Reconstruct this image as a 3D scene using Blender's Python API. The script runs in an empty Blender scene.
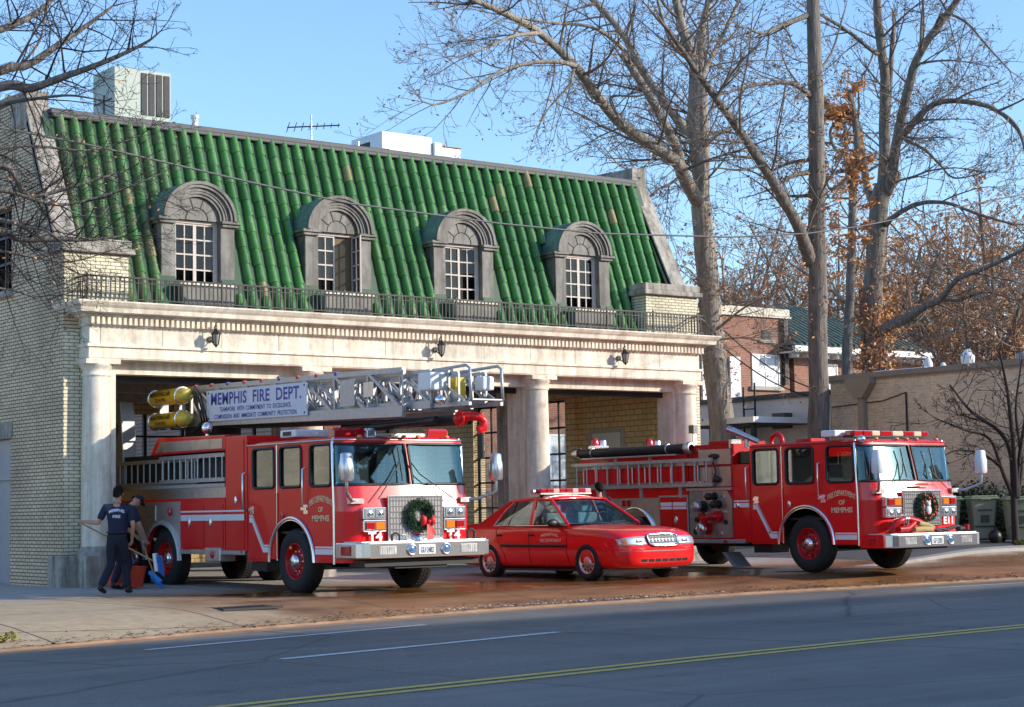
import bpy, bmesh, math, random
from mathutils import Vector, Matrix, Quaternion
PI = math.pi
rnd = random.Random(7)
SC = bpy.context.scene
COL = SC.collection
ORG = {}
SPLIT = {'front_wall', 'body', 'plinth', 'stripe', 'running_board', 'bead', 'eave', 'rafter_end', 'grab_rail', 'bracket', 'window_seal', 'duct', 'tail_lamp', 'upper_body', 'lower_body', 'door_track', 'ceiling_beam', 'pale_panel', 'post', 'end_wall', 'strap', 'tank_bracket', 'rail', 'rung', 'insulator', 'foot', 'plate', 'element', 'louvre', 'tow_hook', 'fog_ring', 'reflector', 'bolt', 'cap', 'speaker_grille'}

# ------------------------------------------------------------------ mesh helper
def frame(d):
    d = Vector(d).normalized()
    a = Vector((0, 0, 1)) if abs(d.z) < .95 else Vector((1, 0, 0))
    u = d.cross(a).normalized()
    return u, d.cross(u).normalized(), d

class MB:
    def __init__(s):
        s.v = []; s.f = []; s.sm = []
    def add(s, vs, fs, smooth=False):
        k = len(s.v)
        s.v.extend([tuple(p) for p in vs])
        for f in fs:
            s.f.append(tuple(i + k for i in f)); s.sm.append(smooth)
        return s
    def poly(s, pts, smooth=False):
        return s.add(pts, [tuple(range(len(pts)))], smooth)
    def box(s, x0, x1, y0, y1, z0, z1):
        if x0 > x1: x0, x1 = x1, x0
        if y0 > y1: y0, y1 = y1, y0
        if z0 > z1: z0, z1 = z1, z0
        v = [(x0,y0,z0),(x1,y0,z0),(x1,y1,z0),(x0,y1,z0),(x0,y0,z1),(x1,y0,z1),(x1,y1,z1),(x0,y1,z1)]
        return s.add(v, [(0,3,2,1),(4,5,6,7),(0,1,5,4),(1,2,6,5),(2,3,7,6),(3,0,4,7)])
    def cbox(s, c, sz):
        return s.box(c[0]-sz[0]/2, c[0]+sz[0]/2, c[1]-sz[1]/2, c[1]+sz[1]/2, c[2]-sz[2]/2, c[2]+sz[2]/2)
    def beam(s, p0, p1, w, h, up=(0, 0, 1)):
        p0 = Vector(p0); p1 = Vector(p1); d = (p1 - p0).normalized(); up = Vector(up)
        if abs(d.dot(up)) > .97: up = Vector((1, 0, 0)) if abs(d.x) < .9 else Vector((0, 1, 0))
        r = d.cross(up).normalized(); u = r.cross(d)
        v = []
        for p in (p0, p1):
            for a, b in ((-1,-1),(1,-1),(1,1),(-1,1)):
                v.append(p + r*a*w/2 + u*b*h/2)
        return s.add(v, [(3,2,1,0),(4,5,6,7),(0,1,5,4),(1,2,6,5),(2,3,7,6),(3,0,4,7)])
    def tube(s, pts, r, n=8, cap=True, closed=False, smooth=True):
        P = [Vector(p) for p in pts]; m = len(P)
        R = r if isinstance(r, (list, tuple)) else [r]*m
        vs = []; u = None
        for i in range(m):
            if closed: t = P[(i+1) % m] - P[i-1]
            else: t = P[min(i+1, m-1)] - P[max(i-1, 0)]
            if t.length < 1e-9: t = Vector((0, 0, 1))
            t.normalize()
            if u is None: u, w, _ = frame(t)
            else:
                u = u - t*u.dot(t)
                if u.length < 1e-6: u = frame(t)[0]
                u.normalize(); w = t.cross(u)
            for k in range(n):
                a = 2*PI*k/n
                vs.append(P[i] + (u*math.cos(a) + w*math.sin(a))*R[i])
        fs = []
        for i in range(m if closed else m-1):
            a = i*n; b = ((i+1) % m)*n
            for k in range(n):
                fs.append((a+k, a+(k+1) % n, b+(k+1) % n, b+k))
        s.add(vs, fs, smooth)
        if cap and not closed:
            s.add(vs[:n], [tuple(range(n-1, -1, -1))]); s.add(vs[-n:], [tuple(range(n))])
        return s
    def cyl(s, p0, p1, r0, r1=None, n=20, cap=True, smooth=True):
        return s.tube([p0, p1], [r0, r0 if r1 is None else r1], n, cap, False, smooth)
    def lathe(s, prof, c, ax=(0, 0, 1), n=24, a0=0, a1=2*PI, smooth=True):
        u, w, d = frame(ax); c = Vector(c); full = abs(a1-a0-2*PI) < 1e-6
        m = n if full else n+1; vs = []
        for r, h in prof:
            for k in range(m):
                a = a0 + (a1-a0)*k/n
                vs.append(c + d*h + (u*math.cos(a) + w*math.sin(a))*r)
        fs = []
        for i in range(len(prof)-1):
            for k in range(n):
                k2 = (k+1) % m
                fs.append((i*m+k, i*m+k2, (i+1)*m+k2, (i+1)*m+k))
        return s.add(vs, fs, smooth)
    def prism(s, pts, ax, a, b):
        def m(p, t):
            if ax == 'x': return (t, p[0], p[1])
            if ax == 'y': return (p[0], t, p[1])
            return (p[0], p[1], t)
        n = len(pts); v = [m(p, a) for p in pts] + [m(p, b) for p in pts]
        f = [tuple(range(n-1, -1, -1)), tuple(range(n, 2*n))]
        f += [(i, (i+1) % n, n+(i+1) % n, n+i) for i in range(n)]
        return s.add(v, f)
    def sphere(s, c, r, nu=16, nv=10, smooth=True):
        if not isinstance(r, (list, tuple)): r = (r, r, r)
        vs = []; fs = []
        for j in range(nv+1):
            t = PI*j/nv
            for i in range(nu):
                a = 2*PI*i/nu
                vs.append((c[0]+r[0]*math.sin(t)*math.cos(a), c[1]+r[1]*math.sin(t)*math.sin(a), c[2]+r[2]*math.cos(t)))
        for j in range(nv):
            for i in range(nu):
                fs.append((j*nu+i, (j+1)*nu+i, (j+1)*nu+(i+1) % nu, j*nu+(i+1) % nu))
        return s.add(vs, fs, smooth)
    def torus(s, c, R, r, ax=(0, 0, 1), n=32, m=10):
        u, w, d = frame(ax); c = Vector(c)
        return s.tube([c + (u*math.cos(2*PI*k/n) + w*math.sin(2*PI*k/n))*R for k in range(n)], r, m, False, True)
    def arc(s, c, R, r, a0, a1, u, w, n=24, m=8):
        c = Vector(c); u = Vector(u); w = Vector(w)
        return s.tube([c + (u*math.cos(a0+(a1-a0)*k/n) + w*math.sin(a0+(a1-a0)*k/n))*R for k in range(n+1)], r, m)
    def grid(s, rows, smooth=True, closed=False):
        n = len(rows[0]); vs = [p for r in rows for p in r]; fs = []
        for i in range(len(rows)-1):
            for k in range(n if closed else n-1):
                fs.append((i*n+k, i*n+(k+1) % n, (i+1)*n+(k+1) % n, (i+1)*n+k))
        return s.add(vs, fs, smooth)
    def xform(s, M):
        s.v = [tuple(M @ Vector(p)) for p in s.v]; return s
    def merge(s, o):
        k = len(s.v); s.v += o.v; s.f += [tuple(i+k for i in f) for f in o.f]; s.sm += o.sm; return s
    def islands(s):
        par = list(range(len(s.v)))
        def fd(i):
            while par[i] != i: par[i] = par[par[i]]; i = par[i]
            return i
        for f in s.f:
            for i in f[1:]: par[fd(i)] = fd(f[0])
        key = {}
        for k, p in enumerate(s.v):
            q = (round(p[0], 4), round(p[1], 4), round(p[2], 4))
            if q in key: par[fd(k)] = fd(key[q])
            else: key[q] = k
        gr = {}
        for fi, f in enumerate(s.f): gr.setdefault(fd(f[0]), []).append(fi)
        out = []
        for fis in gr.values():
            m = MB(); mp = {}
            for fi in fis:
                ff = []
                for i in s.f[fi]:
                    if i not in mp: mp[i] = len(m.v); m.v.append(s.v[i])
                    ff.append(mp[i])
                m.f.append(tuple(ff)); m.sm.append(s.sm[fi])
            out.append(m)
        return out
    def build(s, name, mat, parent=None, bevel=0, sub=0, weld=False, recalc=True, solid=0):
        if name in SPLIT and parent is not None:
            isl = s.islands()
            if 1 < len(isl) <= 40:
                return [m.build1(name, mat, parent, bevel, sub, weld, recalc, solid) for m in isl][0]
        return s.build1(name, mat, parent, bevel, sub, weld, recalc, solid)
    def build1(s, name, mat, parent=None, bevel=0, sub=0, weld=False, recalc=True, solid=0):
        og = Vector((0, 0, 0)); t = parent
        while t is not None and t.parent is not None: t = t.parent
        if t is not None: og = ORG.get(t.name, og)
        me = bpy.data.meshes.new(name)
        me.from_pydata([(p[0]-og.x, p[1]-og.y, p[2]-og.z) for p in s.v], [], s.f)
        me.polygons.foreach_set('use_smooth', s.sm)
        if weld or recalc:
            bm = bmesh.new(); bm.from_mesh(me)
            if weld: bmesh.ops.remove_doubles(bm, verts=bm.verts, dist=1e-4)
            if recalc: bmesh.ops.recalc_face_normals(bm, faces=bm.faces)
            bm.to_mesh(me); bm.free()
        if mat: me.materials.append(mat)
        o = bpy.data.objects.new(name, me); COL.objects.link(o)
        if parent: o.parent = parent
        if solid:
            m = o.modifiers.new('s', 'SOLIDIFY'); m.thickness = solid; m.offset = 0
        if bevel:
            m = o.modifiers.new('b', 'BEVEL'); m.width = bevel; m.segments = 2; m.limit_method = 'ANGLE'; m.angle_limit = math.radians(35)
        if sub:
            m = o.modifiers.new('u', 'SUBSURF'); m.levels = sub; m.render_levels = sub
        return o

def tag(o, label=None, cat=None, group=None, kind=None):
    if label: o['label'] = label
    if cat: o['category'] = cat
    if group: o['group'] = group
    if kind: o['kind'] = kind
    return o

def thing(name, label, cat, loc=(0, 0, 0), group=None):
    o = bpy.data.objects.new(name, None); COL.objects.link(o)
    o.location = loc; o.empty_display_size = .2
    ORG[o.name] = Vector(loc)
    return tag(o, label, cat, group)

def struct(mb, name, mat, **k):
    return tag(mb.build(name, mat, **k), kind='structure')

def copy_child(o, parent, off=None):
    c = o.copy(); COL.objects.link(c); c.parent = parent
    if off is not None: c.location = o.location + Vector(off)
    for ch in list(o.children):
        copy_child(ch, c)
    return c

def text_mb(txt, width, height, pos, right, up, bold=.0, arch=0, depth=.004, spacing=1.0):
    cu = bpy.data.curves.new('t', 'FONT'); cu.body = txt; cu.size = 1; cu.offset = bold; cu.space_character = spacing
    cu.resolution_u = 3
    o = bpy.data.objects.new('t', cu); COL.objects.link(o)
    me = bpy.data.meshes.new_from_object(o.evaluated_get(bpy.context.evaluated_depsgraph_get()))
    vs = [v.co.copy() for v in me.vertices]; fs = [tuple(p.vertices) for p in me.polygons]
    bpy.data.objects.remove(o); bpy.data.curves.remove(cu); bpy.data.meshes.remove(me)
    x0 = min(v.x for v in vs); x1 = max(v.x for v in vs); y0 = min(v.y for v in vs); y1 = max(v.y for v in vs)
    R = Vector(right).normalized(); U = Vector(up).normalized(); N = R.cross(U); P = Vector(pos)
    out = []
    for v in vs:
        a = (v.x-x0)/(x1-x0) - .5; b = (v.y-y0)/(y1-y0) - .5
        out.append(P + R*a*width + U*(b*height + arch*(1-4*a*a)) + N*depth)
    return MB().add(out, fs)

def text(txt, width, height, pos, right, up, mat, parent, name='lettering', **k):
    return text_mb(txt, width, height, pos, right, up, **k).build(name, mat, parent, recalc=False)

# ------------------------------------------------------------------ materials
MATS = {}
def nodes(name):
    m = bpy.data.materials.new(name); m.use_nodes = True
    nt = m.node_tree; b = nt.nodes['Principled BSDF']
    return m, nt, b

def link(nt, a, b): nt.links.new(a, b)

def coords(nt, kind='pos', scale=(1, 1, 1)):
    if kind == 'pos':
        g = nt.nodes.new('ShaderNodeNewGeometry'); out = g.outputs['Position']
    else:
        g = nt.nodes.new('ShaderNodeTexCoord'); out = g.outputs['Object']
    mp = nt.nodes.new('ShaderNodeMapping'); mp.inputs['Scale'].default_value = scale
    link(nt, out, mp.inputs['Vector'])
    return mp.outputs['Vector']

def noise(nt, vec, scale, detail=4, rough=.6):
    n = nt.nodes.new('ShaderNodeTexNoise'); n.inputs['Scale'].default_value = scale
    n.inputs['Detail'].default_value = detail; n.inputs['Roughness'].default_value = rough
    link(nt, vec, n.inputs['Vector'])
    return n.outputs['Fac']

def ramp(nt, fac, stops):
    r = nt.nodes.new('ShaderNodeValToRGB')
    while len(r.color_ramp.elements) < len(stops): r.color_ramp.elements.new(.5)
    for e, (p, c) in zip(r.color_ramp.elements, stops):
        e.position = p; e.color = (*c, 1) if len(c) == 3 else c
    link(nt, fac, r.inputs['Fac'])
    return r.outputs['Color']

def mix(nt, fac, a, b, mode='MIX'):
    m = nt.nodes.new('ShaderNodeMix'); m.data_type = 'RGBA'; m.blend_type = mode
    for s, v in ((m.inputs[0], fac), (m.inputs[6], a), (m.inputs[7], b)):
        if hasattr(v, 'is_output'): link(nt, v, s)
        elif isinstance(v, (int, float)): s.default_value = v
        else: s.default_value = (*v, 1)
    return m.outputs[2]

def math_n(nt, op, a, b=0, clamp=False):
    m = nt.nodes.new('ShaderNodeMath'); m.operation = op; m.use_clamp = clamp
    for s, v in ((m.inputs[0], a), (m.inputs[1], b)):
        if hasattr(v, 'is_output'): link(nt, v, s)
        else: s.default_value = v
    return m.outputs[0]

def bump(nt, b, h, strength=.3, dist=.01):
    n = nt.nodes.new('ShaderNodeBump'); n.inputs['Strength'].default_value = strength; n.inputs['Distance'].default_value = dist
    link(nt, h, n.inputs['Height']); link(nt, n.outputs['Normal'], b.inputs['Normal'])

def streaks(nt, c, amt):
    a = noise(nt, coords(nt, 'pos', (3.2, 3.2, .28)), 1.6, 6, .65); b = noise(nt, coords(nt, 'pos', (1, 1, 1)), 7, 5, .7)
    c = mix(nt, 1, c, ramp(nt, a, [(.36, (1-amt, 1-amt*1.05, 1-amt*1.15)), (.56, (1.03,)*3)]), 'MULTIPLY')
    return mix(nt, 1, c, ramp(nt, b, [(.28, (1-amt*.6,)*3), (.55, (1.02,)*3)]), 'MULTIPLY')
def pm(name, col, rough=.5, metal=0, coat=0, var=0, vscale=6, bmp=0, bscale=40, spec=.5, col2=None, stretch=(1, 1, 1), bdist=.01, streak=0):
    if name in MATS: return MATS[name]
    m, nt, b = nodes(name)
    b.inputs['Base Color'].default_value = (*col, 1); b.inputs['Roughness'].default_value = rough
    b.inputs['Metallic'].default_value = metal; b.inputs['Coat Weight'].default_value = coat
    b.inputs['Coat Roughness'].default_value = .06 if name != 'glossy red nose' else .2
    b.inputs['Specular IOR Level'].default_value = spec
    if var or col2:
        vec = coords(nt, 'pos', stretch)
        n = noise(nt, vec, vscale, 6, .65)
        c2 = col2 if col2 else tuple(min(1, c*(1-var)) for c in col)
        c1 = col if col2 else tuple(min(1, c*(1+var*.6)) for c in col)
        c = ramp(nt, n, [(.3, c2), (.7, c1)])
        if streak: c = streaks(nt, c, streak)
        link(nt, c, b.inputs['Base Color'])
        rr = math_n(nt, 'MULTIPLY_ADD', n, .25); rr.node.inputs[2].default_value = rough - .12
        rr.node.use_clamp = True
        link(nt, rr, b.inputs['Roughness'])
    if bmp:
        vec = coords(nt, 'pos', stretch)
        bump(nt, b, noise(nt, vec, bscale, 5, .6), bmp, bdist)
    MATS[name] = m
    return m

def brick_mat(name, c1, c2, mortar, axis, bw=.205, bh=.067, ms=.009, dirt=.35, offset=.5, rough=.8, bstr=.5, streak=0):
    m, nt, b = nodes(name)
    g = nt.nodes.new('ShaderNodeNewGeometry'); sp = nt.nodes.new('ShaderNodeSeparateXYZ'); cb = nt.nodes.new('ShaderNodeCombineXYZ')
    link(nt, g.outputs['Position'], sp.inputs[0])
    link(nt, sp.outputs['X' if axis == 'x' else 'Y'], cb.inputs[0]); link(nt, sp.outputs['Z'], cb.inputs[1])
    t = nt.nodes.new('ShaderNodeTexBrick'); t.offset = offset
    t.inputs['Scale'].default_value = 1; t.inputs['Brick Width'].default_value = bw; t.inputs['Row Height'].default_value = bh
    t.inputs['Mortar Size'].default_value = ms; t.inputs['Mortar Smooth'].default_value = .2; t.inputs['Bias'].default_value = -.1
    t.inputs['Color1'].default_value = (*c1, 1); t.inputs['Color2'].default_value = (*c2, 1); t.inputs['Mortar'].default_value = (*mortar, 1)
    link(nt, cb.outputs[0], t.inputs['Vector'])
    n1 = noise(nt, g.outputs['Position'], .6, 6, .65); n2 = noise(nt, g.outputs['Position'], 9, 4, .6)
    d = ramp(nt, n1, [(.3, (1-dirt,)*3), (.65, (1.05,)*3)])
    d2 = ramp(nt, n2, [(.25, (.82,)*3), (.75, (1.1,)*3)])
    c = mix(nt, 1.0, t.outputs['Color'], d, 'MULTIPLY'); c = mix(nt, 1.0, c, d2, 'MULTIPLY')
    if streak: c = streaks(nt, c, streak)
    link(nt, c, b.inputs['Base Color']); b.inputs['Roughness'].default_value = rough
    inv = math_n(nt, 'SUBTRACT', 1.0, t.outputs['Fac'])
    bump(nt, b, inv, bstr, .006)
    MATS[name] = m
    return m

RED = pm('red paint', (.74, .006, .008), .34, 0, .3, var=.06, vscale=2, spec=.3)
REDD = pm('dark red paint', (.50, .005, .007), .38, 0, .3, var=.1, vscale=2, spec=.3)
CARRED = pm('car red paint', (.80, .006, .010), .3, 0, .7, var=.04, vscale=2, spec=.3)
CHROME = pm('chrome', (.85, .86, .88), .2, 1)
BUMPER = pm('bumper chrome', (.74, .74, .75), .23, 1)
NOSE = pm('glossy red nose', (.74, .006, .008), .3, 0, 1)
STEEL = pm('brushed steel', (.55, .56, .58), .33, 1, var=.15, vscale=8)
ALU = pm('aluminium', (.46, .46, .46), .45, .7, var=.2, vscale=14)
TREAD = pm('treadplate', (.62, .62, .64), .36, 1, bmp=.8, bscale=55)
PANEL = pm('pump panel steel', (.50, .42, .36), .42, .8, var=.25, vscale=3)
BLACK = pm('black plastic', (.012, .012, .014), .45)
RUBBER = pm('tyre rubber', (.016, .016, .017), .75, var=.3, vscale=12, bmp=.2, bscale=60)
DARK = pm('dark steel', (.03, .03, .033), .6, .2, var=.3)
WHITE = pm('white paint', (.78, .79, .80), .38, 0, .3, var=.06)
STRIPE = pm('white stripe', (.74, .75, .78), .35)
GREYP = pm('grey paint', (.33, .35, .38), .45, 0, .2, var=.1)
YEL = pm('yellow paint', (.72, .46, .02), .38, 0, .6, var=.08)
GOLD = pm('gold leaf', (.85, .62, .36), .45, .0)
BLUEL = pm('blue lettering', (.05, .06, .33), .5)
BLACKL = pm('black lettering', (.02, .02, .025), .5)
REDLENS = pm('red lens', (.45, .008, .012), .16, 0, 1)
AMBER = pm('amber lens', (.75, .22, .02), .2, 0, 1)
CLEAR = pm('clear lens', (.62, .65, .68), .12, .5, 1)
BLUELENS = pm('blue lens', (.16, .28, .5), .12, .4, 1)
SEAT = pm('grey seat cloth', (.40, .39, .37), .8)
NAVY = pm('navy cotton', (.012, .018, .050), .85, var=.25, vscale=14, bmp=.5, bscale=18)
NAVYT = pm('navy trousers', (.010, .013, .030), .85, var=.25, vscale=14, bmp=.6, bscale=14)
SKIN = pm('skin', (.46, .25, .17), .55, var=.08)
HAIR = pm('dark hair', (.010, .008, .006), .8, bmp=.4, bscale=120, spec=.15)
LBLUE = pm('pale blue print', (.45, .62, .85), .6)
WOOD = pm('broom wood', (.38, .22, .10), .6, var=.2, vscale=20)
BRBLUE = pm('blue bristles', (.05, .28, .75), .7, bmp=.8, bscale=130)
TUB = pm('orange red plastic', (.62, .065, .02), .45, var=.12)
STONE = pm('limestone', (.90, .82, .68), .78, col2=(.66, .58, .46), vscale=1.7, streak=.26, bmp=.25, bscale=25)
STONED = pm('weathered stone', (.50, .46, .40), .85, col2=(.25, .225, .195), vscale=2.2, streak=.5, bmp=.3, bscale=22)
LEADG = pm('weathered lead', (.27, .255, .225), .62, col2=(.095, .088, .08), vscale=4.5, streak=.5, stretch=(1, 1, .5), bmp=.15, bscale=14)
PATINA = pm('green patina', (.17, .29, .24), .65, col2=(.10, .13, .12), vscale=4, bmp=.15)
IRON = pm('black wrought iron', (.014, .014, .014), .55, var=.3)
FLASH = pm('roof flashing', (.075, .075, .08), .6, 0, var=.2)
WWOOD = pm('painted sash', (.55, .48, .42), .6, var=.15)
CONC = pm('pale concrete', (.42, .40, .36), .85, col2=(.30, .28, .25), vscale=3, bmp=.2)
INTD = pm('dark interior', (.30, .27, .22), .8, var=.3)
LEAF = pm('orange leaf', (.72, .34, .12), .7, col2=(.42, .19, .07), vscale=1.6)
LEAF3 = pm('russet leaf', (.34, .16, .07), .75, col2=(.18, .09, .045), vscale=.8)
LEAF2 = pm('brown leaf', (.56, .31, .155), .75, col2=(.36, .20, .105), vscale=.5)
GREENL = pm('evergreen leaf', (.030, .062, .018), .6, col2=(.012, .028, .010), vscale=7)
BARK = pm('grey bark', (.42, .37, .315), .9, col2=(.17, .145, .12), vscale=9, stretch=(1, 1, .16), bmp=1, bscale=13, bdist=.06)
BARKD = pm('dark bark', (.28, .24, .205), .9, col2=(.09, .076, .064), vscale=9, stretch=(1, 1, .16), bmp=1, bscale=13, bdist=.06)
TWIG = pm('twig bark', (.17, .135, .11), .9)
TWIGD = pm('dark twig bark', (.035, .027, .024), .9)
TWIGM = pm('reddish twig bark', (.28, .16, .11), .9)
BIN = pm('olive green plastic', (.29, .34, .225), .55, var=.12)

def glass_mat(name, tint, rough=.02, base_refl=.06, gc=(.78, .92, 1)):
    m = bpy.data.materials.new(name); m.use_nodes = True; nt = m.node_tree; nt.nodes.clear()
    out = nt.nodes.new('ShaderNodeOutputMaterial'); mx = nt.nodes.new('ShaderNodeMixShader')
    tr = nt.nodes.new('ShaderNodeBsdfTransparent'); tr.inputs['Color'].default_value = (*tint, 1)
    gl = nt.nodes.new('ShaderNodeBsdfGlossy'); gl.inputs['Roughness'].default_value = rough
    gl.inputs['Color'].default_value = (*gc, 1)
    lw = nt.nodes.new('ShaderNodeLayerWeight'); lw.inputs['Blend'].default_value = .5
    p5 = math_n(nt, 'POWER', lw.outputs['Facing'], 5.0)
    f = math_n(nt, 'MULTIPLY_ADD', p5, .95); f.node.inputs[2].default_value = .04 + base_refl; f.node.use_clamp = True
    link(nt, f, mx.inputs[0]); link(nt, tr.outputs[0], mx.inputs[1]); link(nt, gl.outputs[0], mx.inputs[2]); link(nt, mx.outputs[0], out.inputs[0])
    MATS[name] = m
    return m
WSGLASS = glass_mat('windscreen glass', (.46, .72, .78), .05, .07, (.50, .84, .95))
SGLASS = glass_mat('side window glass', (.62, .66, .58), .02, .26)
CARGLASS = glass_mat('car glass', (.50, .60, .60), .015, .12)
PANE = glass_mat('window pane', (.25, .28, .30), .01, .0, (.45, .5, .55))
CLEARP = glass_mat('clear pane', (.92, .94, .94), .01, .0)

def panel_stone(name, bw, bh, axis='x', c1=(.92, .84, .70), c2=(.82, .74, .60)):
    m = brick_mat(name, c1, c2, (.30, .26, .21), axis, bw, bh, .008, .25, .5, .8, .3, .26)
    return m
ASHLAR = panel_stone('limestone blocks', 1.25, .46)
# ------------------------------------------------------------------ ground, road
KERB = [(-60, 4.0), (-20, 13.2), (0, 17.9), (8.05, 20.0), (12.0, 21.1), (16.9, 21.95), (22.6, 22.15), (28.95, 21.8), (45, 21.2), (160, 17)]
def interp(pts, x):
    for (a, b), (c, d) in zip(pts, pts[1:]):
        if x <= c: return b + (d-b)*max(0, (x-a)/(c-a)) if x > a else b
    return pts[-1][1]
def kerb_y(x): return interp(KERB, x)
def sst(a, b, x):
    t = max(0, min(1, (x-a)/(b-a))); return t*t*(3-2*t)
def gz(x, y):
    d = y - kerb_y(x)
    if d <= 0: return .05
    p = .27 + .33*sst(29, 35, x) + .03*sst(26, 31, y)*(1-sst(29, 33, x))
    r = .05 + .10*d
    k = .06
    h = max(0, min(1, .5+.5*(p-r)/k))
    return p + (r-p)*h - k*h*(1-h)
def road_z(x, y): return .05*sst(14.5, 21.5, y - (kerb_y(x)-22))

def asphalt():
    m, nt, b = nodes('asphalt')
    v = coords(nt); n1 = noise(nt, v, 45, 4, .75); n2 = noise(nt, v, .35, 5, .6); n3 = noise(nt, coords(nt, 'pos', (.15, 3, 1)), .6, 4)
    c = ramp(nt, n1, [(.3, (.105, .095, .083)), (.62, (.205, .187, .166)), (.75, (.38, .36, .33))])
    c = mix(nt, 1, c, ramp(nt, n2, [(.3, (.82,)*3), (.7, (1.15,)*3)]), 'MULTIPLY')
    c = mix(nt, .6, c, ramp(nt, n3, [(.35, (.8,)*3), (.65, (1.1,)*3)]), 'MULTIPLY')
    vo = nt.nodes.new('ShaderNodeTexVoronoi'); vo.feature = 'DISTANCE_TO_EDGE'; vo.inputs['Scale'].default_value = .16
    nd = nt.nodes.new('ShaderNodeTexNoise'); nd.inputs['Scale'].default_value = 1.3; nd.inputs['Detail'].default_value = 6; link(nt, v, nd.inputs['Vector'])
    dv = mix(nt, .16, v, nd.outputs['Color'], 'ADD'); link(nt, dv, vo.inputs['Vector'])
    c = mix(nt, ramp(nt, vo.outputs['Distance'], [(.0, (.75,)*3), (.0022, (.6,)*3), (.0045, (0,)*3)]), c, (.035, .035, .036))
    n6 = noise(nt, coords(nt, 'pos', (.05, .7, 1)), .9, 3); n7 = noise(nt, v, 1.6, 5, .7)
    c = mix(nt, 1, c, ramp(nt, n6, [(.38, (.80,)*3), (.62, (1.12,)*3)]), 'MULTIPLY')
    c = mix(nt, 1, c, ramp(nt, n7, [(.30, (.72,)*3), (.45, (1.0,)*3)]), 'MULTIPLY')
    link(nt, c, b.inputs['Base Color']); b.inputs['Roughness'].default_value = .72
    bump(nt, b, n1, .5, .006)
    return m
ASPH = asphalt()

def apron_mat():
    m, nt, b = nodes('stained concrete')
    g = nt.nodes.new('ShaderNodeNewGeometry'); sp = nt.nodes.new('ShaderNodeSeparateXYZ'); link(nt, g.outputs['Position'], sp.inputs[0])
    P = g.outputs['Position']
    n1 = noise(nt, P, .45, 6, .6); n2 = noise(nt, P, 5, 5, .65); n3 = noise(nt, P, 60, 3, .6)
    nst = noise(nt, coords(nt, 'pos', (.5, 1.6, 1)), 1.1, 5, .6)
    xx = math_n(nt, 'ADD', sp.outputs['X'], math_n(nt, 'MULTIPLY_ADD', n1, 7)); 
    xx.node.inputs[1].links[0].from_node.inputs[2].default_value = -3.5
    fx = math_n(nt, 'MULTIPLY', math_n(nt, 'SUBTRACT', xx, 11.6), .36, True)
    yy = math_n(nt, 'ADD', sp.outputs['Y'], math_n(nt, 'MULTIPLY', n1, 3))
    fy = math_n(nt, 'MULTIPLY', math_n(nt, 'SUBTRACT', 30.6, yy), .4, True)
    mud = math_n(nt, 'MULTIPLY', fx, fy)
    dry = ramp(nt, n2, [(.25, (.36, .26, .155)), (.7, (.54, .41, .255))])
    grey = ramp(nt, n2, [(.25, (.29, .27, .24)), (.7, (.46, .43, .39))])
    wet = ramp(nt, nst, [(.28, (.115, .050, .022)), (.5, (.26, .110, .036)), (.72, (.40, .185, .068))])
    base = mix(nt, fy, grey, dry)
    c = mix(nt, mud, base, wet)
    # joints
    br = nt.nodes.new('ShaderNodeTexBrick'); br.offset = 0
    br.inputs['Scale'].default_value = 1; br.inputs['Brick Width'].default_value = 3.0; br.inputs['Row Height'].default_value = 2.4
    br.inputs['Mortar Size'].default_value = .018
    link(nt, P, br.inputs['Vector'])
    c = mix(nt, math_n(nt, 'MULTIPLY', br.outputs['Fac'], .9), c, (.035, .025, .018))
    c = mix(nt, 1, c, ramp(nt, n3, [(.3, (.86,)*3), (.7, (1.1,)*3)]), 'MULTIPLY')
    link(nt, c, b.inputs['Base Color'])
    ky = math_n(nt, 'MULTIPLY', math_n(nt, 'SUBTRACT', sp.outputs['Y'], 23.3), .9, True)
    wetm = math_n(nt, 'MULTIPLY', mud, ramp(nt, n1, [(.36, (.35,)*3), (.50, (1,)*3)]))
    wetm = math_n(nt, 'MULTIPLY', wetm, math_n(nt, 'MULTIPLY_ADD', ky, .75)); wetm.node.inputs[1].links[0].from_node.inputs[2].default_value = .25
    r = math_n(nt, 'MULTIPLY_ADD', wetm, -.66); r.node.inputs[2].default_value = .8
    link(nt, r, b.inputs['Roughness'])
    bump(nt, b, math_n(nt, 'ADD', math_n(nt, 'MULTIPLY', n3, .35), math_n(nt, 'MULTIPLY', n2, .9)), .22, .012)
    return m
APRON = apron_mat()
EARTH = pm('earth', (.16, .13, .09), .9, col2=(.09, .08, .05), vscale=.4)
GUT = pm('gutter concrete', (.44, .27, .15), .75, col2=(.26, .14, .075), vscale=3, bmp=.3)
LOTM = pm('old tarmac', (.13, .125, .125), .85, col2=(.07, .07, .075), vscale=1.2, bmp=.4)

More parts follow.
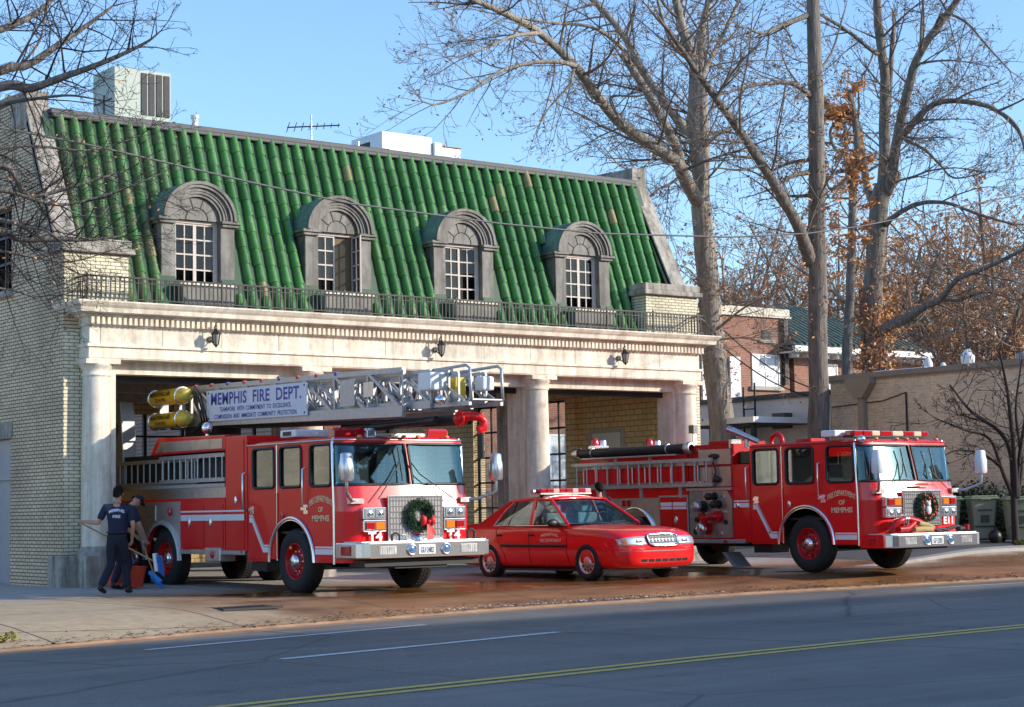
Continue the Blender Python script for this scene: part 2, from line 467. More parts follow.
XS = [-60, -40, -20, -10] + [i*1.0 for i in range(0, 50)] + [55, 65, 80, 110, 160]
mb = MB(); mb.grid([[(-1500, -1500, -.25), (1500, -1500, -.25)], [(-1500, 1500, -.25), (1500, 1500, -.25)]]); struct(mb, 'ground', EARTH, recalc=False)
mb = MB(); mb.grid([[(x, 1.5 + (kerb_y(x)-1.5)*t, road_z(x, 1.5 + (kerb_y(x)-1.5)*t)) for x in XS] for t in [i/14 for i in range(15)]])
struct(mb, 'road', ASPH)
mb = MB(); mb.grid([[(x, -3.2, .12) for x in XS], [(x, 1.5, .12) for x in XS], [(x, 1.5, -.1) for x in XS]], smooth=False); struct(mb, 'far_pavement', CONC)
W_G = .42
mb = MB(); mb.grid([[(x, kerb_y(x)-.02, .052) for x in XS], [(x, kerb_y(x)+.3, .058) for x in XS], [(x, kerb_y(x)+.34, .085) for x in XS], [(x, kerb_y(x)+W_G, .092) for x in XS]], smooth=False)
struct(mb, 'kerb', GUT)
ds = [W_G, .8, 1.2, 1.7, 2.2, 2.7, 3.2, 3.8, 4.5, 5.5, 6.5, 7.5, 9, 10.5, 12, 15, 20, 30, 45]
mb = MB(); mb.grid([[(x, kerb_y(x)+d, gz(x, kerb_y(x)+d) - .003*(d < .5)) for x in XS] for d in ds]); struct(mb, 'forecourt', APRON)
# lot to the right, light kerb strip in front of it
mb = MB(); mb.grid([[(x, y, gz(x, y)+.006) for x in [30.4+.8*i for i in range(60)]] for y in [25.9, 26.6, 27.4, 28.5, 30, 32, 35, 40, 48, 58]]); struct(mb, 'parking_lot', LOTM)
mb = MB()
xs = [28.6+.8*i for i in range(62)]
hk = lambda x: .07*min(1, max(0, (x-28.7)/1.6))
mb.grid([[(x, 25.5, gz(x, 25.5)-.01) for x in xs], [(x, 25.52, gz(x, 25.5)+hk(x)) for x in xs], [(x, 25.86, gz(x, 25.86)+hk(x)) for x in xs], [(x, 25.9, gz(x, 25.9)-.01) for x in xs]], smooth=False)
struct(mb, 'kerb_strip', CONC)
# road markings
def strip(pts, w, name, mat, rag=0):
    rows = []
    P = [Vector((a, b)) for a, b in pts]; Q = []
    for a, b in zip(P, P[1:]):
        k = max(1, int((b-a).length/.5))
        Q += [a + (b-a)*i/k for i in range(k)]
    Q.append(P[-1])
    for i, p in enumerate(Q):
        t = (Q[min(i+1, len(Q)-1)] - Q[max(0, i-1)]).normalized(); n = Vector((-t.y, t.x))*w/2
        rows.append([(p.x-n.x, p.y-n.y, road_z(p.x, p.y)+.005), (p.x+n.x, p.y+n.y, road_z(p.x, p.y)+.005)])
    return struct(MB().grid(rows), name, mat)
YLINE = pm('worn yellow paint', (.78, .56, .10), .7, col2=(.45, .33, .09), vscale=9)
WLINE = pm('worn white paint', (.72, .72, .70), .7, col2=(.45, .45, .44), vscale=9)
cl = [(-8, 12.3), (2, 12.95), (8, 13.55), (10.5, 13.78), (13, 14.06), (15.7, 14.3), (19.1, 14.5), (26, 14.7), (45, 14.8), (120, 13)]
strip([(a, b-.13) for a, b in cl], .135, 'yellow_line', YLINE); strip([(a, b+.13) for a, b in cl], .135, 'yellow_line', YLINE)
strip([(10.0, 17.15), (12.3, 17.6), (14.5, 18.05)], .145, 'white_line', WLINE)
strip([(9.5, 19.35), (11.8, 19.9), (14.1, 20.4)], .125, 'white_line', WLINE)
strip([(25.6, 21.3), (29, 21.1), (36, 20.8)], .10, 'white_line', WLINE)
# debris along the kerb
mb = MB(); r2 = random.Random(3)
for i in range(900):
    x = r2.uniform(4, 31); y = kerb_y(x) + W_G + abs(r2.gauss(0, .28)) - .1
    z = gz(x, y)+.012 if y > kerb_y(x)+W_G else .092; s = r2.uniform(.012, .05); a = r2.uniform(0, PI)
    ca, sa = math.cos(a)*s, math.sin(a)*s
    mb.poly([(x+ca, y+sa, z), (x-sa*.6, y+ca*.6, z+.012), (x-ca, y-sa, z), (x+sa*.6, y-ca*.6, z+.004)])
tag(mb.build('leaf_litter', pm('litter', (.10, .06, .035), .8, col2=(.42, .34, .26), vscale=22), recalc=False), 'dead leaves and grit lying along the kerb edge of the forecourt', 'litter', kind='stuff')
mb = MB(); r2 = random.Random(8)
for i in range(700):
    u_ = r2.random(); x = 16.2 + 5*u_ + r2.gauss(0, .8); y = kerb_y(x) + W_G + abs(r2.gauss(0, .10)) + .02; z = gz(x, y)+.008; s = r2.uniform(.006, .03); a = r2.uniform(0, PI)
    ca, sa = math.cos(a)*s, math.sin(a)*s
    mb.poly([(x+ca, y+sa, z), (x-sa*.8, y+ca*.8, z+.008), (x-ca, y-sa, z), (x+sa*.8, y-ca*.8, z+.004)])
tag(mb.build('soap_suds', pm('suds white', (.75, .75, .74), .6), recalc=False), 'white soap suds washed along the kerb in front of the red car', 'suds', kind='stuff')
# drain cover
t = thing('drain_cover', 'dark iron drain cover set in the forecourt near the kerb', 'drain cover', (12.95, 23.2, gz(12.95, 23.2)))
mb = MB()
for i in range(9): mb.box(12.5+.1*i, 12.55+.1*i, 22.98, 23.42, gz(12.95, 23.2)-.01, gz(12.95, 23.2)+.018)
mb.box(12.44, 13.4, 22.92, 22.98, gz(12.95,23.2)-.01, gz(12.95, 23.2)+.02).box(12.44, 13.4, 23.42, 23.48, gz(12.95,23.2)-.01, gz(12.95, 23.2)+.02)
mb.build('grating', DARK, t)

# ------------------------------------------------------------------ the building across the street (behind the camera; it shades the road)
RB = brick_mat('shop brick', (.26, .11, .07), (.20, .085, .055), (.3, .27, .24), 'x')
t = thing('shop_building', 'long brick shop building across the street', 'building', (40, -3.4, 0))
mb = MB(); mb.box(16, 110, -14, -3.4, 0, 11.35); mb.build('wall', RB, t)
mb = MB(); mb.box(15.8, 110.2, -14.2, -3.2, 11.351, 11.6); mb.build('coping', CONC, t)
w0 = None
for i in range(14):
    for z in (1.2, 4.6, 7.9):
        mb = MB(); mb.box(18.5+6.4*i, 21.5+6.4*i, -3.4, -3.3, z, z+2)
        o = mb.build('window', PANE if z > 2 else DARK, t)
# unseen building to the west, added to block low sky in the trucks' side reflections
t = thing('sky_block_building', 'unseen buff brick building added to block low sky in reflections', 'building', (-15, 55, 0))
MB().box(-70, 6, 58, 72, 0, 11).build('wall', brick_mat('buff brick', (.62, .46, .29), (.5, .36, .22), (.5, .42, .32), 'x', .4, .14, .02), t); MB().box(-70.2, 6.2, 57.8, 72.2, 11, 11.3).build('coping', CONC, t)
# ------------------------------------------------------------------ fire station
BR_S = brick_mat('cream brick side', (.80, .63, .41), (.69, .535, .345), (.10, .07, .045), 'y')
BR_F = brick_mat('cream brick front', (.86, .79, .58), (.76, .69, .49), (.28, .21, .13), 'x')
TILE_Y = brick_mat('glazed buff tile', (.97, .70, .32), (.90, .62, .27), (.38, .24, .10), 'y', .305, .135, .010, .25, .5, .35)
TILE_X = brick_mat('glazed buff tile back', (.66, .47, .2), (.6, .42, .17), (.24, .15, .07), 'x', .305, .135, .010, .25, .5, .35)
st = thing('fire_station', 'cream brick fire station with green tiled mansard roof and three open bays', 'building', (21.8, 31.5, .3))
# side walls (profile in Y,z)
def side_wall(xa, xb, openings, name, mat):
    mb = MB()
    prof = [(31.5, .1), (31.5, 6.45), (31.93, 6.45), (33.22, 8.98), (33.22, 9.66)]
    y0 = openings[0][0] if openings else 46
    mb.prism(prof + [(y0, 9.66), (y0, .1)], 'x', xa, xb)
    ys = sorted(set([o[0] for o in openings] + [o[1] for o in openings] + [46])) if openings else []
    for a, b in zip(ys, ys[1:]):
        ops = sorted((o[2], o[3]) for o in openings if o[0] <= a and o[1] >= b)
        z = .1
        for (c, d) in ops:
            if c > z+.01: mb.box(xa, xb, a, b, z, c)
            z = d
        mb.box(xa, xb, a, b, z, 9.66)
    return mb.build(name, mat, st)
lo = [(33.94, 35.1, .1, 3.1), (33.94, 35.1, 5.98, 7.65)]
side_wall(13.83, 14.2, lo, 'side_wall', BR_S)
eo = [(36.05, 37.5, .9, 4.3), (38.3, 40.0, .9, 4.3)]
side_wall(29.37, 29.72, eo, 'side_wall', BR_S)
# left wall door and window
o = MB().box(13.95, 14.02, 33.95, 35.09, .3, 3.09).build('side_door', GREYP, st)
MB().box(13.90, 13.94, 33.95, 34.05, .3, 3.09).box(13.90, 13.94, 34.05, 35.09, 2.3, 2.38).build('frame', GREYP, o)
MB().box(13.815, 13.83, 33.85, 35.2, 3.1, 3.42).build('lintel', STONED, st)
w = MB().box(14.0, 14.02, 33.95, 35.09, 5.99, 7.64).build('window', PANE, st)
mb = MB(); mb.box(13.93, 13.99, 33.95, 34.05, 6.0, 7.64)
for k in range(4): mb.box(13.945, 13.985, 34.05, 35.08, 6.0+.53*k, 6.05+.53*k)
mb.box(13.945, 13.985, 34.5, 34.54, 6.0, 7.6)
mb.build('frame', pm('dark blue sash', (.05, .055, .075), .5), w)
MB().box(13.75, 13.95, 33.85, 35.2, 5.86, 5.98).build('window_sill', STONED, st)
# copings
def coping(xa, xb):
    mb = MB()
    mb.prism([(31.87, 6.74), (31.98, 6.70), (33.32, 9.32), (33.20, 9.36)], 'x', xa, xb)
    mb.prism([(31.93, 6.45), (33.22, 8.98), (33.2, 9.3), (31.9, 6.74)], 'x', xa, xb)
    mb.box(xa-.005, xb+.005, 33.215, 33.95, 9.05, 9.80)
    mb.box(xa-.02, xb+.02, 33.95, 46, 9.662, 9.82)
    return mb.build('coping', STONED, st, bevel=.015)
coping(13.815, 14.27); coping(29.29, 29.735)
# piers over the cornice
for xa, xb in ((13.84, 15.12), (28.1, 29.71)):
    p = MB().box(xa, xb, 31.49 if xa < 20 else 31.49, 32.0, 5.45, 6.447).build('pier', BR_F, st)
    MB().box(xa-.1, xb+.1, 31.38, 32.1, 6.45, 6.56).box(xa-.05, xb+.05, 31.43, 32.05, 6.56, 6.72).build('cap', STONED, p, bevel=.02)
# front brick slivers beside the columns
MB().box(13.835, 14.3, 31.497, 31.9, .9, 5.0).box(29.3, 29.715, 31.497, 31.9, .9, 5.0).build('front_wall', BR_F, st)
MB().box(13.72, 14.2, 31.38, 31.95, .1, .87).box(29.4, 29.82, 31.38, 31.95, .1, .87).build('plinth', STONED, st, bevel=.02)
# entablature
mb = MB()
mb.box(14.16, 29.36, 31.10, 31.9, 4.72, 5.05)
mb.build('frieze', ASHLAR, st)
mb = MB(); mb.box(14.13, 29.39, 31.07, 31.88, 4.46, 4.70).box(14.09, 29.43, 31.03, 31.88, 4.66, 4.72).box(14.15, 29.37, 31.085, 31.88, 4.44, 4.53)
mb.build('architrave', STONE, st, bevel=.01)
mb = MB(); mb.box(14.3, 29.2, 31.42, 31.95, 4.2, 4.44); mb.build('lintel', STONE, st)
prof = [(31.9, 5.05), (31.09, 5.05), (31.06, 5.06), (31.06, 5.20), (30.98, 5.22), (30.98, 5.26), (30.82, 5.28), (30.80, 5.36), (30.76, 5.40), (30.72, 5.455), (30.72, 5.48), (31.9, 5.49)]
mb = MB()
dx = {31.9: 0}
rows = []
for y, z in prof:
    d = 31.1 - min(y, 31.1)
    rows.append([(14.16-d, 31.9, z), (14.16-d, y, z), (29.36+d, y, z), (29.36+d, 31.9, z)])
mb.grid(rows, smooth=False)
mb.build('cornice', STONE, st)
pl = []; x = 14.14
while x < 29.36:
    pl += [(x, 31.07), (x, 30.97), (x+.058, 30.97), (x+.058, 31.07)]; x += .107
pl += [(pl[-1][0], 31.085), (14.14, 31.085)]
MB().prism(pl, 'z', 5.075, 5.205).build('dentil_course', STONE, st)
# columns and piers
for k, cx in enumerate((14.40, 18.95, 24.70, 29.10)):
    cy = 31.33
    c = MB()
    prof = [(.27, 1.02), (.272, 1.6), (.268, 2.6), (.25, 4.14)]
    c.lathe(prof, (cx, cy, 0), n=40)
    c = c.build('column', STONE, st)
    m2 = MB(); m2.lathe([(.25, 4.12), (.275, 4.14), (.275, 4.17), (.255, 4.18), (.255, 4.25), (.30, 4.30), (.325, 4.345), (.325, 4.35), (0, 4.35)], (cx, cy, 0), n=40)
    m2.box(cx-.34, cx+.34, cy-.31, cy+.3, 4.35, 4.44); m2.build('capital', STONE, c)
    m2 = MB(); m2.lathe([(.36, .86), (.36, .9), (.33, .94), (.315, .97), (.27, 1.03)], (cx, cy, 0), n=40)
    m2.box(cx-.37, cx+.37, cy-.36, cy+.35, .15, .86)
    m2.build('base', STONED, c, bevel=.015)
    if k == 0: MB().box(14.62, 14.80, 31.36, 31.9, .15, 4.2).build('jamb', STONE, st)
    elif k == 3: MB().box(28.78, 28.92, 31.40, 31.95, .15, 4.2).build('jamb', STONE, st)
    else:
        MB().box(cx-.22, cx+.3, 31.45, 32.1, .15, 4.2).build('jamb', STONE, st)
        MB().box(cx-.14, cx+.24, 32.1, 32.6, .15, 4.3).build('jamb', STONED, st)
# interior
m = MB()
for ya, yb in ((31.96, 36.05), (37.5, 38.3), (40.0, 44)): m.box(29.33, 29.366, ya, yb, .3, 4.55)
for ya, yb in ((36.05, 37.5), (38.3, 40.0)): m.box(29.33, 29.366, ya, yb, .3, .9).box(29.33, 29.366, ya, yb, 4.3, 4.55)
m.build('interior_wall', TILE_Y, st)
MB().box(29.22, 29.325, 35.55, 35.9, .3, 4.5).build('interior_wall', TILE_Y, st)
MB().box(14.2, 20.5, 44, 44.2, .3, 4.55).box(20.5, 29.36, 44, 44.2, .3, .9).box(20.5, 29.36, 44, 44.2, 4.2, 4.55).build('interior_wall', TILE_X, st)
m = MB()
for k in range(9): m.box(20.5+1.09*k, 20.58+1.09*k, 44.05, 44.15, .9, 4.2)
for k in range(4): m.box(20.5, 29.36, 44.06, 44.14, 1.5+.7*k, 1.55+.7*k)
m.build('added_opening_frame', IRON, st)  # unseen rear opening, added so skylight brightens the bay walls
MB().box(14.21, 14.24, 31.92, 43.98, .3, 4.55).build('interior_wall', TILE_Y, st)
MB().box(14.2, 29.36, 31.95, 44.2, 4.56, 4.75).build('ceiling', INTD, st)
mb = MB()
for y in (34.5, 37.5, 40.5): mb.box(14.25, 29.3, y, y+.25, 4.3, 4.55)
mb.build('ceiling_beam', INTD, st)
for y0, y1 in ((36.05, 37.5), (38.3, 40.0)):
    w = MB().box(29.55, 29.56, y0+.04, y1-.04, .95, 4.26).build('window', CLEARP, st)
    mb = MB()
    for k in range(6): mb.box(29.5, 29.545, y0, y1, .9+.67*k, .95+.67*k)
    for k in range(4): mb.box(29.505, 29.54, y0+(y1-y0-.05)*k/3, y0+(y1-y0-.05)*k/3+.05, .95, 4.3)
    mb.build('frame', IRON, w)
w = MB().box(29.30, 29.325, 33.75, 35.1, 2.86, 3.48).build('small_window_frame', WWOOD, st)
MB().box(29.285, 29.298, 33.9, 34.95, 2.96, 3.38).build('panel', pm('painted window daylight', (.85, .83, .74), .5), w)  # pale colour stands in for daylight at a small window
# rolled door tracks
mb = MB()
for a, b in ((14.8, 18.72), (19.28, 24.46), (25.03, 28.78)): mb.box(a, b, 31.75, 31.84, 4.08, 4.196)
mb.build('door_track', DARK, st)

# roof ---------------------------------------------------------------
R0 = Vector((0, 31.72, 5.5)); R1 = Vector((0, 33.10, 9.30)); RD = (R1-R0); RL = RD.length; RD.normalize(); RN = Vector((0, -RD.z, RD.y))
def tile_mat():
    m, nt, b = nodes('green glazed tile')
    g = nt.nodes.new('ShaderNodeNewGeometry')
    r = g.outputs['Random Per Island']
    c = ramp(nt, r, [(0, (.050, .165, .034)), (.25, (.070, .225, .048)), (.5, (.092, .260, .060)), (.75, (.062, .200, .044)), (.97, (.12, .28, .075)), (.984, (.36, .28, .12))])
    n = noise(nt, g.outputs['Position'], 1.1, 6, .65)
    n2 = noise(nt, coords(nt, 'pos', (6, 6, 1.2)), 2, 4, .6)
    c = mix(nt, ramp(nt, n2, [(.58, (0,)*3), (.75, (.5,)*3)]), c, (.19, .24, .12))
    c = mix(nt, 1, c, ramp(nt, n, [(.3, (.72,)*3), (.7, (1.15,)*3)]), 'MULTIPLY')
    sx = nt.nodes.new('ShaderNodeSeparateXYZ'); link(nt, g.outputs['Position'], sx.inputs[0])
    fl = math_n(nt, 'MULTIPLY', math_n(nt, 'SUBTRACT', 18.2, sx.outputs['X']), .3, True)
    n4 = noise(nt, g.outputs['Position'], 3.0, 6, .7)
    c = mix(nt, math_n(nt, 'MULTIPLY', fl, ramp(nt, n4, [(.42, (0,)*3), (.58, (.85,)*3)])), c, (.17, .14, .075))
    n5 = noise(nt, g.outputs['Position'], 14, 5, .7)
    c = mix(nt, 1, c, ramp(nt, n5, [(.3, (.75,)*3), (.7, (1.2,)*3)]), 'MULTIPLY')
    link(nt, c, b.inputs['Base Color']); b.inputs['Roughness'].default_value = .34; b.inputs['Coat Weight'].default_value = .35
    b.inputs['Coat Roughness'].default_value = .2
    return m
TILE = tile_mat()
PAN = pm('shaded green pan tile', (.014, .075, .022), .5, col2=(.007, .040, .013), vscale=5)  # green darkened to paint the shade in the gaps between barrel ribs
rf = MB(); P = .2933; n_row = 11; rl = RL/n_row
mbp = MB()
def rp(x, z): return (x, R0.y + (z-R0.z)*(R1.y-R0.y)/(R1.z-R0.z), z)
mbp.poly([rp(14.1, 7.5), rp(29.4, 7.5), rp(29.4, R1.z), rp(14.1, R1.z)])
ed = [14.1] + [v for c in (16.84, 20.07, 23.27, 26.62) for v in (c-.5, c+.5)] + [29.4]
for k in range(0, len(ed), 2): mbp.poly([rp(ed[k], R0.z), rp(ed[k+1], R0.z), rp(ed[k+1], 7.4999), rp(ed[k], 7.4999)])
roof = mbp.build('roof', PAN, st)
x = 14.42
while x < 29.3:
    for j in range(n_row):
        a = R0 + RD*(rl*j - .03); b2 = R0 + RD*(rl*(j+1)+.015)
        jx = rnd.uniform(-.008, .008); jl = rnd.uniform(-.012, .012)
        vs = []; fs = []
        zm = (a.z+b2.z)/2
        if any(abs(x-c) < (.83 if zm > 5.95 else .68) and zm < 7.6 for c in (16.84, 20.07, 23.27, 26.62)): continue
        a = a + RD*jl; nseg = 9; m = nseg+1
        def ringp(pp, rr, sc=1.0, lift=0):
            return [pp + Vector((x + jx - math.cos(PI*k/nseg)*rr*sc, 0, 0)) + RN*(math.sin(PI*k/nseg)*rr*1.42*sc + .004 + lift) for k in range(m)]
        r0 = ringp(a, .092); r1 = ringp(b2, .080); k0 = len(rf.v)
        vs = r0 + r1 + ringp(a, .092, .80)
        fs = [(k, k+1, m+k+1, m+k) for k in range(nseg)]
        rf.add(vs[:2*m], fs, True)
        rf.add(r0 + vs[2*m:], [(k, k+1, m+k+1, m+k) for k in range(nseg)], False)
    x += P
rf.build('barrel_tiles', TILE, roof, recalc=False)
MB().box(14.27, 29.29, 33.0, 33.4, 9.28, 9.36).box(14.25, 29.3, 33.06, 33.5, 9.36, 9.47).build('ridge_flashing', FLASH, st, bevel=.02)
MB().box(14.2, 29.37, 33.4, 46, 9.2, 9.3).build('flat_roof', FLASH, st)
MB().box(14.2, 20.5, 45.7, 46, .1, 9.6).box(20.5, 29.37, 45.7, 46, 4.3, 9.6).box(20.5, 29.37, 45.7, 46, .1, .85).build('rear_wall', BR_S, st)  # gap continues the added rear opening that lets skylight in
MB().box(14.2, 29.36, 31.5, 31.9, 4.76, 5.42).box(14.2, 29.36, 31.95, 33.3, 4.76, 4.9).build('wall_core', STONED, st)
MB().box(14.25, 29.3, 31.2, 31.74, 5.491, 5.505).build('gutter', FLASH, st)

# dormers --------------------------------------------------------------
def dormer(cx, state):
    yf = 31.97
    body = MB()
    for s in (-1, 1):
        a, b = sorted((cx+s*.49, cx+s*.80)); body.box(a, b, yf, 32.6, 5.9, 7.28)
    body.box(cx-.56, cx+.56, yf-.40, 32.4, 5.53, 5.975)
    d = body.build('dormer', LEADG, st, bevel=.01)
    m = MB()
    # eave blocks
    for s in (-1, 1):
        a, b = sorted((cx+s*.47, cx+s*.90)); m.box(a, b, yf-.10, yf+.9, 7.28, 7.34); a, b = sorted((cx+s*.50, cx+s*.86)); m.box(a, b, yf-.06, yf+.85, 7.22, 7.28)
    m.build('eave', LEADG, d, bevel=.01)
    # hood: stepped arch rings
    m = MB()
    def ring(r0, r1, ya, yb):
        rows = []
        for (r, y) in ((r0, yb), (r0, ya), (r1, ya), (r1, yb)):
            rows.append([(cx + math.cos(PI*k/24)*r*1.0, y, 7.34 + math.sin(PI*k/24)*r*.93) for k in range(25)])
        rows.append(rows[0]); m.grid(rows, smooth=False)
    ring(.485, .545, yf, yf+.5); ring(.545, .60, yf-.03, yf+.5); ring(.60, .67, yf-.05, yf+.5); ring(.67, .735, yf-.10, yf+.5); ring(.735, .80, yf-.13, yf+.5)
    h = m.build('hood', LEADG, d)
    m = MB(); m.grid([[(cx + math.cos(PI*k/24)*.80, y, 7.345 + math.sin(PI*k/24)*.745) for k in range(25)] for y in (yf-.1, 33.0)])
    m.build('barrel_top', PATINA, d)
    # fan panel
    m = MB(); m.poly([(cx + math.cos(PI*k/24)*.49, yf+.06, 7.33 + math.sin(PI*k/24)*.455) for k in range(25)]); f = m.build('fan_panel', LEADG, d)
    m = MB()
    for a in (.2, .4, .6, .8):
        m.beam((cx+math.cos(PI*a)*.24, yf+.055, 7.34+math.sin(PI*a)*.22), (cx+math.cos(PI*a)*.48, yf+.055, 7.34+math.sin(PI*a)*.44), .010, .016)
    m.arc((cx, yf+.055, 7.34), .24, .008, 0, PI, (1, 0, 0), (0, 0, 1), 14, 5)
    m.build('ribs', DARK, f)
    # sill
    MB().box(cx-.60, cx+.60, yf-.44, yf+.1, 5.976, 6.04).build('sill', STONE, d, bevel=.012)
    # window
    yw = yf+.16
    fr = MB()
    fr.box(cx-.487, cx-.44, yw-.02, yw+.05, 6.01, 7.33).box(cx+.44, cx+.487, yw-.02, yw+.05, 6.01, 7.33).box(cx-.44, cx+.44, yw-.02, yw+.05, 7.27, 7.33).box(cx-.44, cx+.44, yw-.02, yw+.05, 6.01, 6.05)
    w = fr.build('window', WWOOD, d)
    def sash(xc, ang, hinge):
        m = MB(); g = MB(); hw = .22
        m.box(-hw, -hw+.035, 0, .03, 6.05, 7.27).box(hw-.035, hw, 0, .03, 6.05, 7.27)
        m.box(-.012, .012, .004, .028, 6.09, 7.23)
        for k in range(5):
            z = 6.05 + (1.22-.035)*k/4; m.box(-hw+.035, hw-.035, .002, .03, z, z+.03)
        g.poly([(-hw+.03, .02, 6.06), (hw-.03, .02, 6.06), (hw-.03, .02, 7.25), (-hw+.03, .02, 7.25)])
        M = Matrix.Translation((hinge, yw, 0)) @ Matrix.Rotation(ang, 4, 'Z') @ Matrix.Translation((xc-hinge, 0, 0))
        s_ = m.xform(M).build('sash', WWOOD, w); g.xform(M).build('pane', PANE, w)
    sash(cx-.22, 0 if state != 'ajar' else math.radians(3), cx-.44)
    if state == 'open':
        sash(cx+.22, math.radians(82), cx+.44)
    elif state == 'ajar': sash(cx+.22, math.radians(-7), cx+.44)
    else: sash(cx+.22, 0, cx+.44)
    MB().box(cx-.486, cx+.486, yf+.22, yf+.225, 6.05, 7.3).build('room_shade_backing', pm('room shade black', (.012, .011, .010), .8) if state != 'open' else pm('dim room brown', (.16, .12, .07), .8), d)  # sheet close behind the sashes, its colour stands in for the room's shade
    return d
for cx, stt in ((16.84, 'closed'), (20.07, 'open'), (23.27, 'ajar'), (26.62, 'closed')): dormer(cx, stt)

# railing --------------------------------------------------------------
rl_ = MB(); ZB, ZT, YR = 5.56, 5.96, 31.0
xa, xb = 14.07, 29.42
for (p, q) in (((xa, YR), (xb, YR)), ((xa, YR), (xa, 31.48)), ((xb, YR), (xb, 31.48))):
    for z, h in ((ZB, .02), (ZT, .03), (ZT-.09, .014)):
        rl_.beam((p[0], p[1], z), (q[0], q[1], z), .03, h)
x = xa; k = 0
while x <= xb:
    if k % 15 == 0:
        rl_.beam((x, YR, 5.48), (x, YR, ZT+.05), .035, .035)
    else:
        rl_.beam((x, YR, ZB), (x, YR, ZT), .019, .019)
        if k % 2: rl_.torus((x+.053, YR, ZT-.045), .035, .007, (0, 1, 0), 10, 4)
    x += .092; k += 1
for y in (31.1, 31.2, 31.3, 31.4):
    for xx in (xa, xb): rl_.beam((xx, y, ZB), (xx, y, ZT), .014, .014)
rl_.build('balcony_railing', IRON, st)

# wall lanterns ---------------------------------------------------------
def lantern(x, label):
    t = thing('wall_lantern', label, 'lantern', (x, 31.1, 4.92), 'lanterns along the stone frieze')
    z = 4.87; y = 30.86
    m = MB(); m.cyl((x, 31.1, z+.02), (x, 31.06, z+.02), .06, n=14)
    m.tube([(x, 31.07, z), (x, 30.98, z-.06), (x, 30.92, z+.05), (x, 30.93, z+.24), (x, 30.86, z+.28), (x, y, z+.24)], .012, 6)
    m.build('bracket', IRON, t)
    m = MB()
    m.lathe([(.048, -.10), (.085, .09), (.085, .095)], (x, y, z), n=6, smooth=False)
    m.build('glass', pm('lantern glass', (.45, .42, .34), .2, 0, .5), t)
    m = MB(); m.lathe([(.10, .095), (.096, .11), (.04, .165), (.016, .21), (0, .22)], (x, y, z), n=6, smooth=False)
    m.lathe([(0, -.16), (.016, -.14), (.03, -.12), (.052, -.10)], (x, y, z), n=6, smooth=False)
    for k in range(6):
        a = PI/3*k; m.beam((x+.05*math.cos(a), y+.05*math.sin(a), z-.10), (x+.087*math.cos(a), y+.087*math.sin(a), z+.095), .012, .012)
    m.build('frame', IRON, t)
lantern(16.62, 'black wall lantern on the frieze below the dormer nearest the air conditioner')
lantern(21.85, 'black wall lantern on the frieze above the ladder tip of the ladder truck')
lantern(26.88, 'black wall lantern on the frieze above the black suction hose of the fire engine')

# things on the roof ------------------------------------------------------
t = thing('air_conditioner', 'large grey green rooftop air conditioning unit with louvred front', 'air conditioner', (17.1, 35.5, 9.3))
MB().box(16.5, 17.82, 35.04, 36.08, 9.45, 11.0).build('cabinet', pm('grey green enamel', (.36, .42, .37), .5, var=.12), t, bevel=.02)
MB().box(16.45, 17.9, 35.0, 36.1, 9.3, 9.9).build('base', WHITE, t)
m = MB()
for k in range(4): m.box(17.12+.175*k, 17.25+.175*k, 35.02, 35.041, 10.02, 10.92)
m.build('louvre', DARK, t)
m = MB(); m.box(16.485, 16.501, 35.5, 35.55, 10, 10.45).box(16.485, 16.501, 35.15, 36.0, 10.3, 10.33); m.build('conduit', DARK, t)
t = thing('roof_vent_box', 'white rooftop ventilation box with a lower stepped duct beside it', 'vent box', (23.5, 35, 9.3))
MB().box(22.85, 24.25, 34.5, 35.8, 9.3, 10.22).build('housing', WHITE, t, bevel=.015)
MB().box(24.26, 24.48, 34.42, 35.2, 9.3, 10.10).box(24.49, 25.15, 34.6, 35.6, 9.3, 10.08).build('duct', WHITE, t, bevel=.015)
MB().box(22.84, 22.852, 35.0, 35.7, 9.75, 10.05).box(22.845, 23.05, 34.49, 34.502, 9.78, 9.82).build('grille', DARK, t)
MB().box(24.5, 25.15, 34.595, 34.6, 10.04, 10.075).build('rust_edge', pm('rust', (.22, .09, .03), .8), t)
t = thing('tv_antenna', 'old thin metal television aerial standing on the roof', 'antenna', (21.28, 35, 9.3))
MB().cyl((21.28, 35, 9.3), (21.28, 35, 10.5), .022, n=8).build('mast', STEEL, t)
m = MB(); m.cyl((20.80, 35.25, 10.20), (21.85, 34.70, 10.27), .016, n=6)
for k in range(8):
    f = k/7; c = Vector((20.82+1.0*f, 35.24-.53*f, 10.205+.06*f)); L = .62-.38*f; dd = Vector((.42, .62, .30)).normalized()*L
    m.cyl(c-dd, c+dd, .010, n=5)
m.build('element', DARK, t)
t = thing('vent_pipe', 'short pale vent pipe poking above the roof edge near the air conditioner', 'pipe', (18.1, 34.5, 9.3))
MB().cyl((18.1, 34.5, 9.3), (18.1, 34.5, 9.95), .07, n=14).cyl((18.1, 34.5, 9.95), (18.1, 34.5, 10.02), .09, n=14).build('pipe', WHITE, t)
t = thing('vent_pipe', 'thin vent pipe standing between the aerial and the white rooftop box', 'pipe', (22.2, 34.5, 9.3))
MB().cyl((22.2, 34.5, 9.3), (22.2, 34.5, 9.9), .04, n=10).build('pipe', STEEL, t)
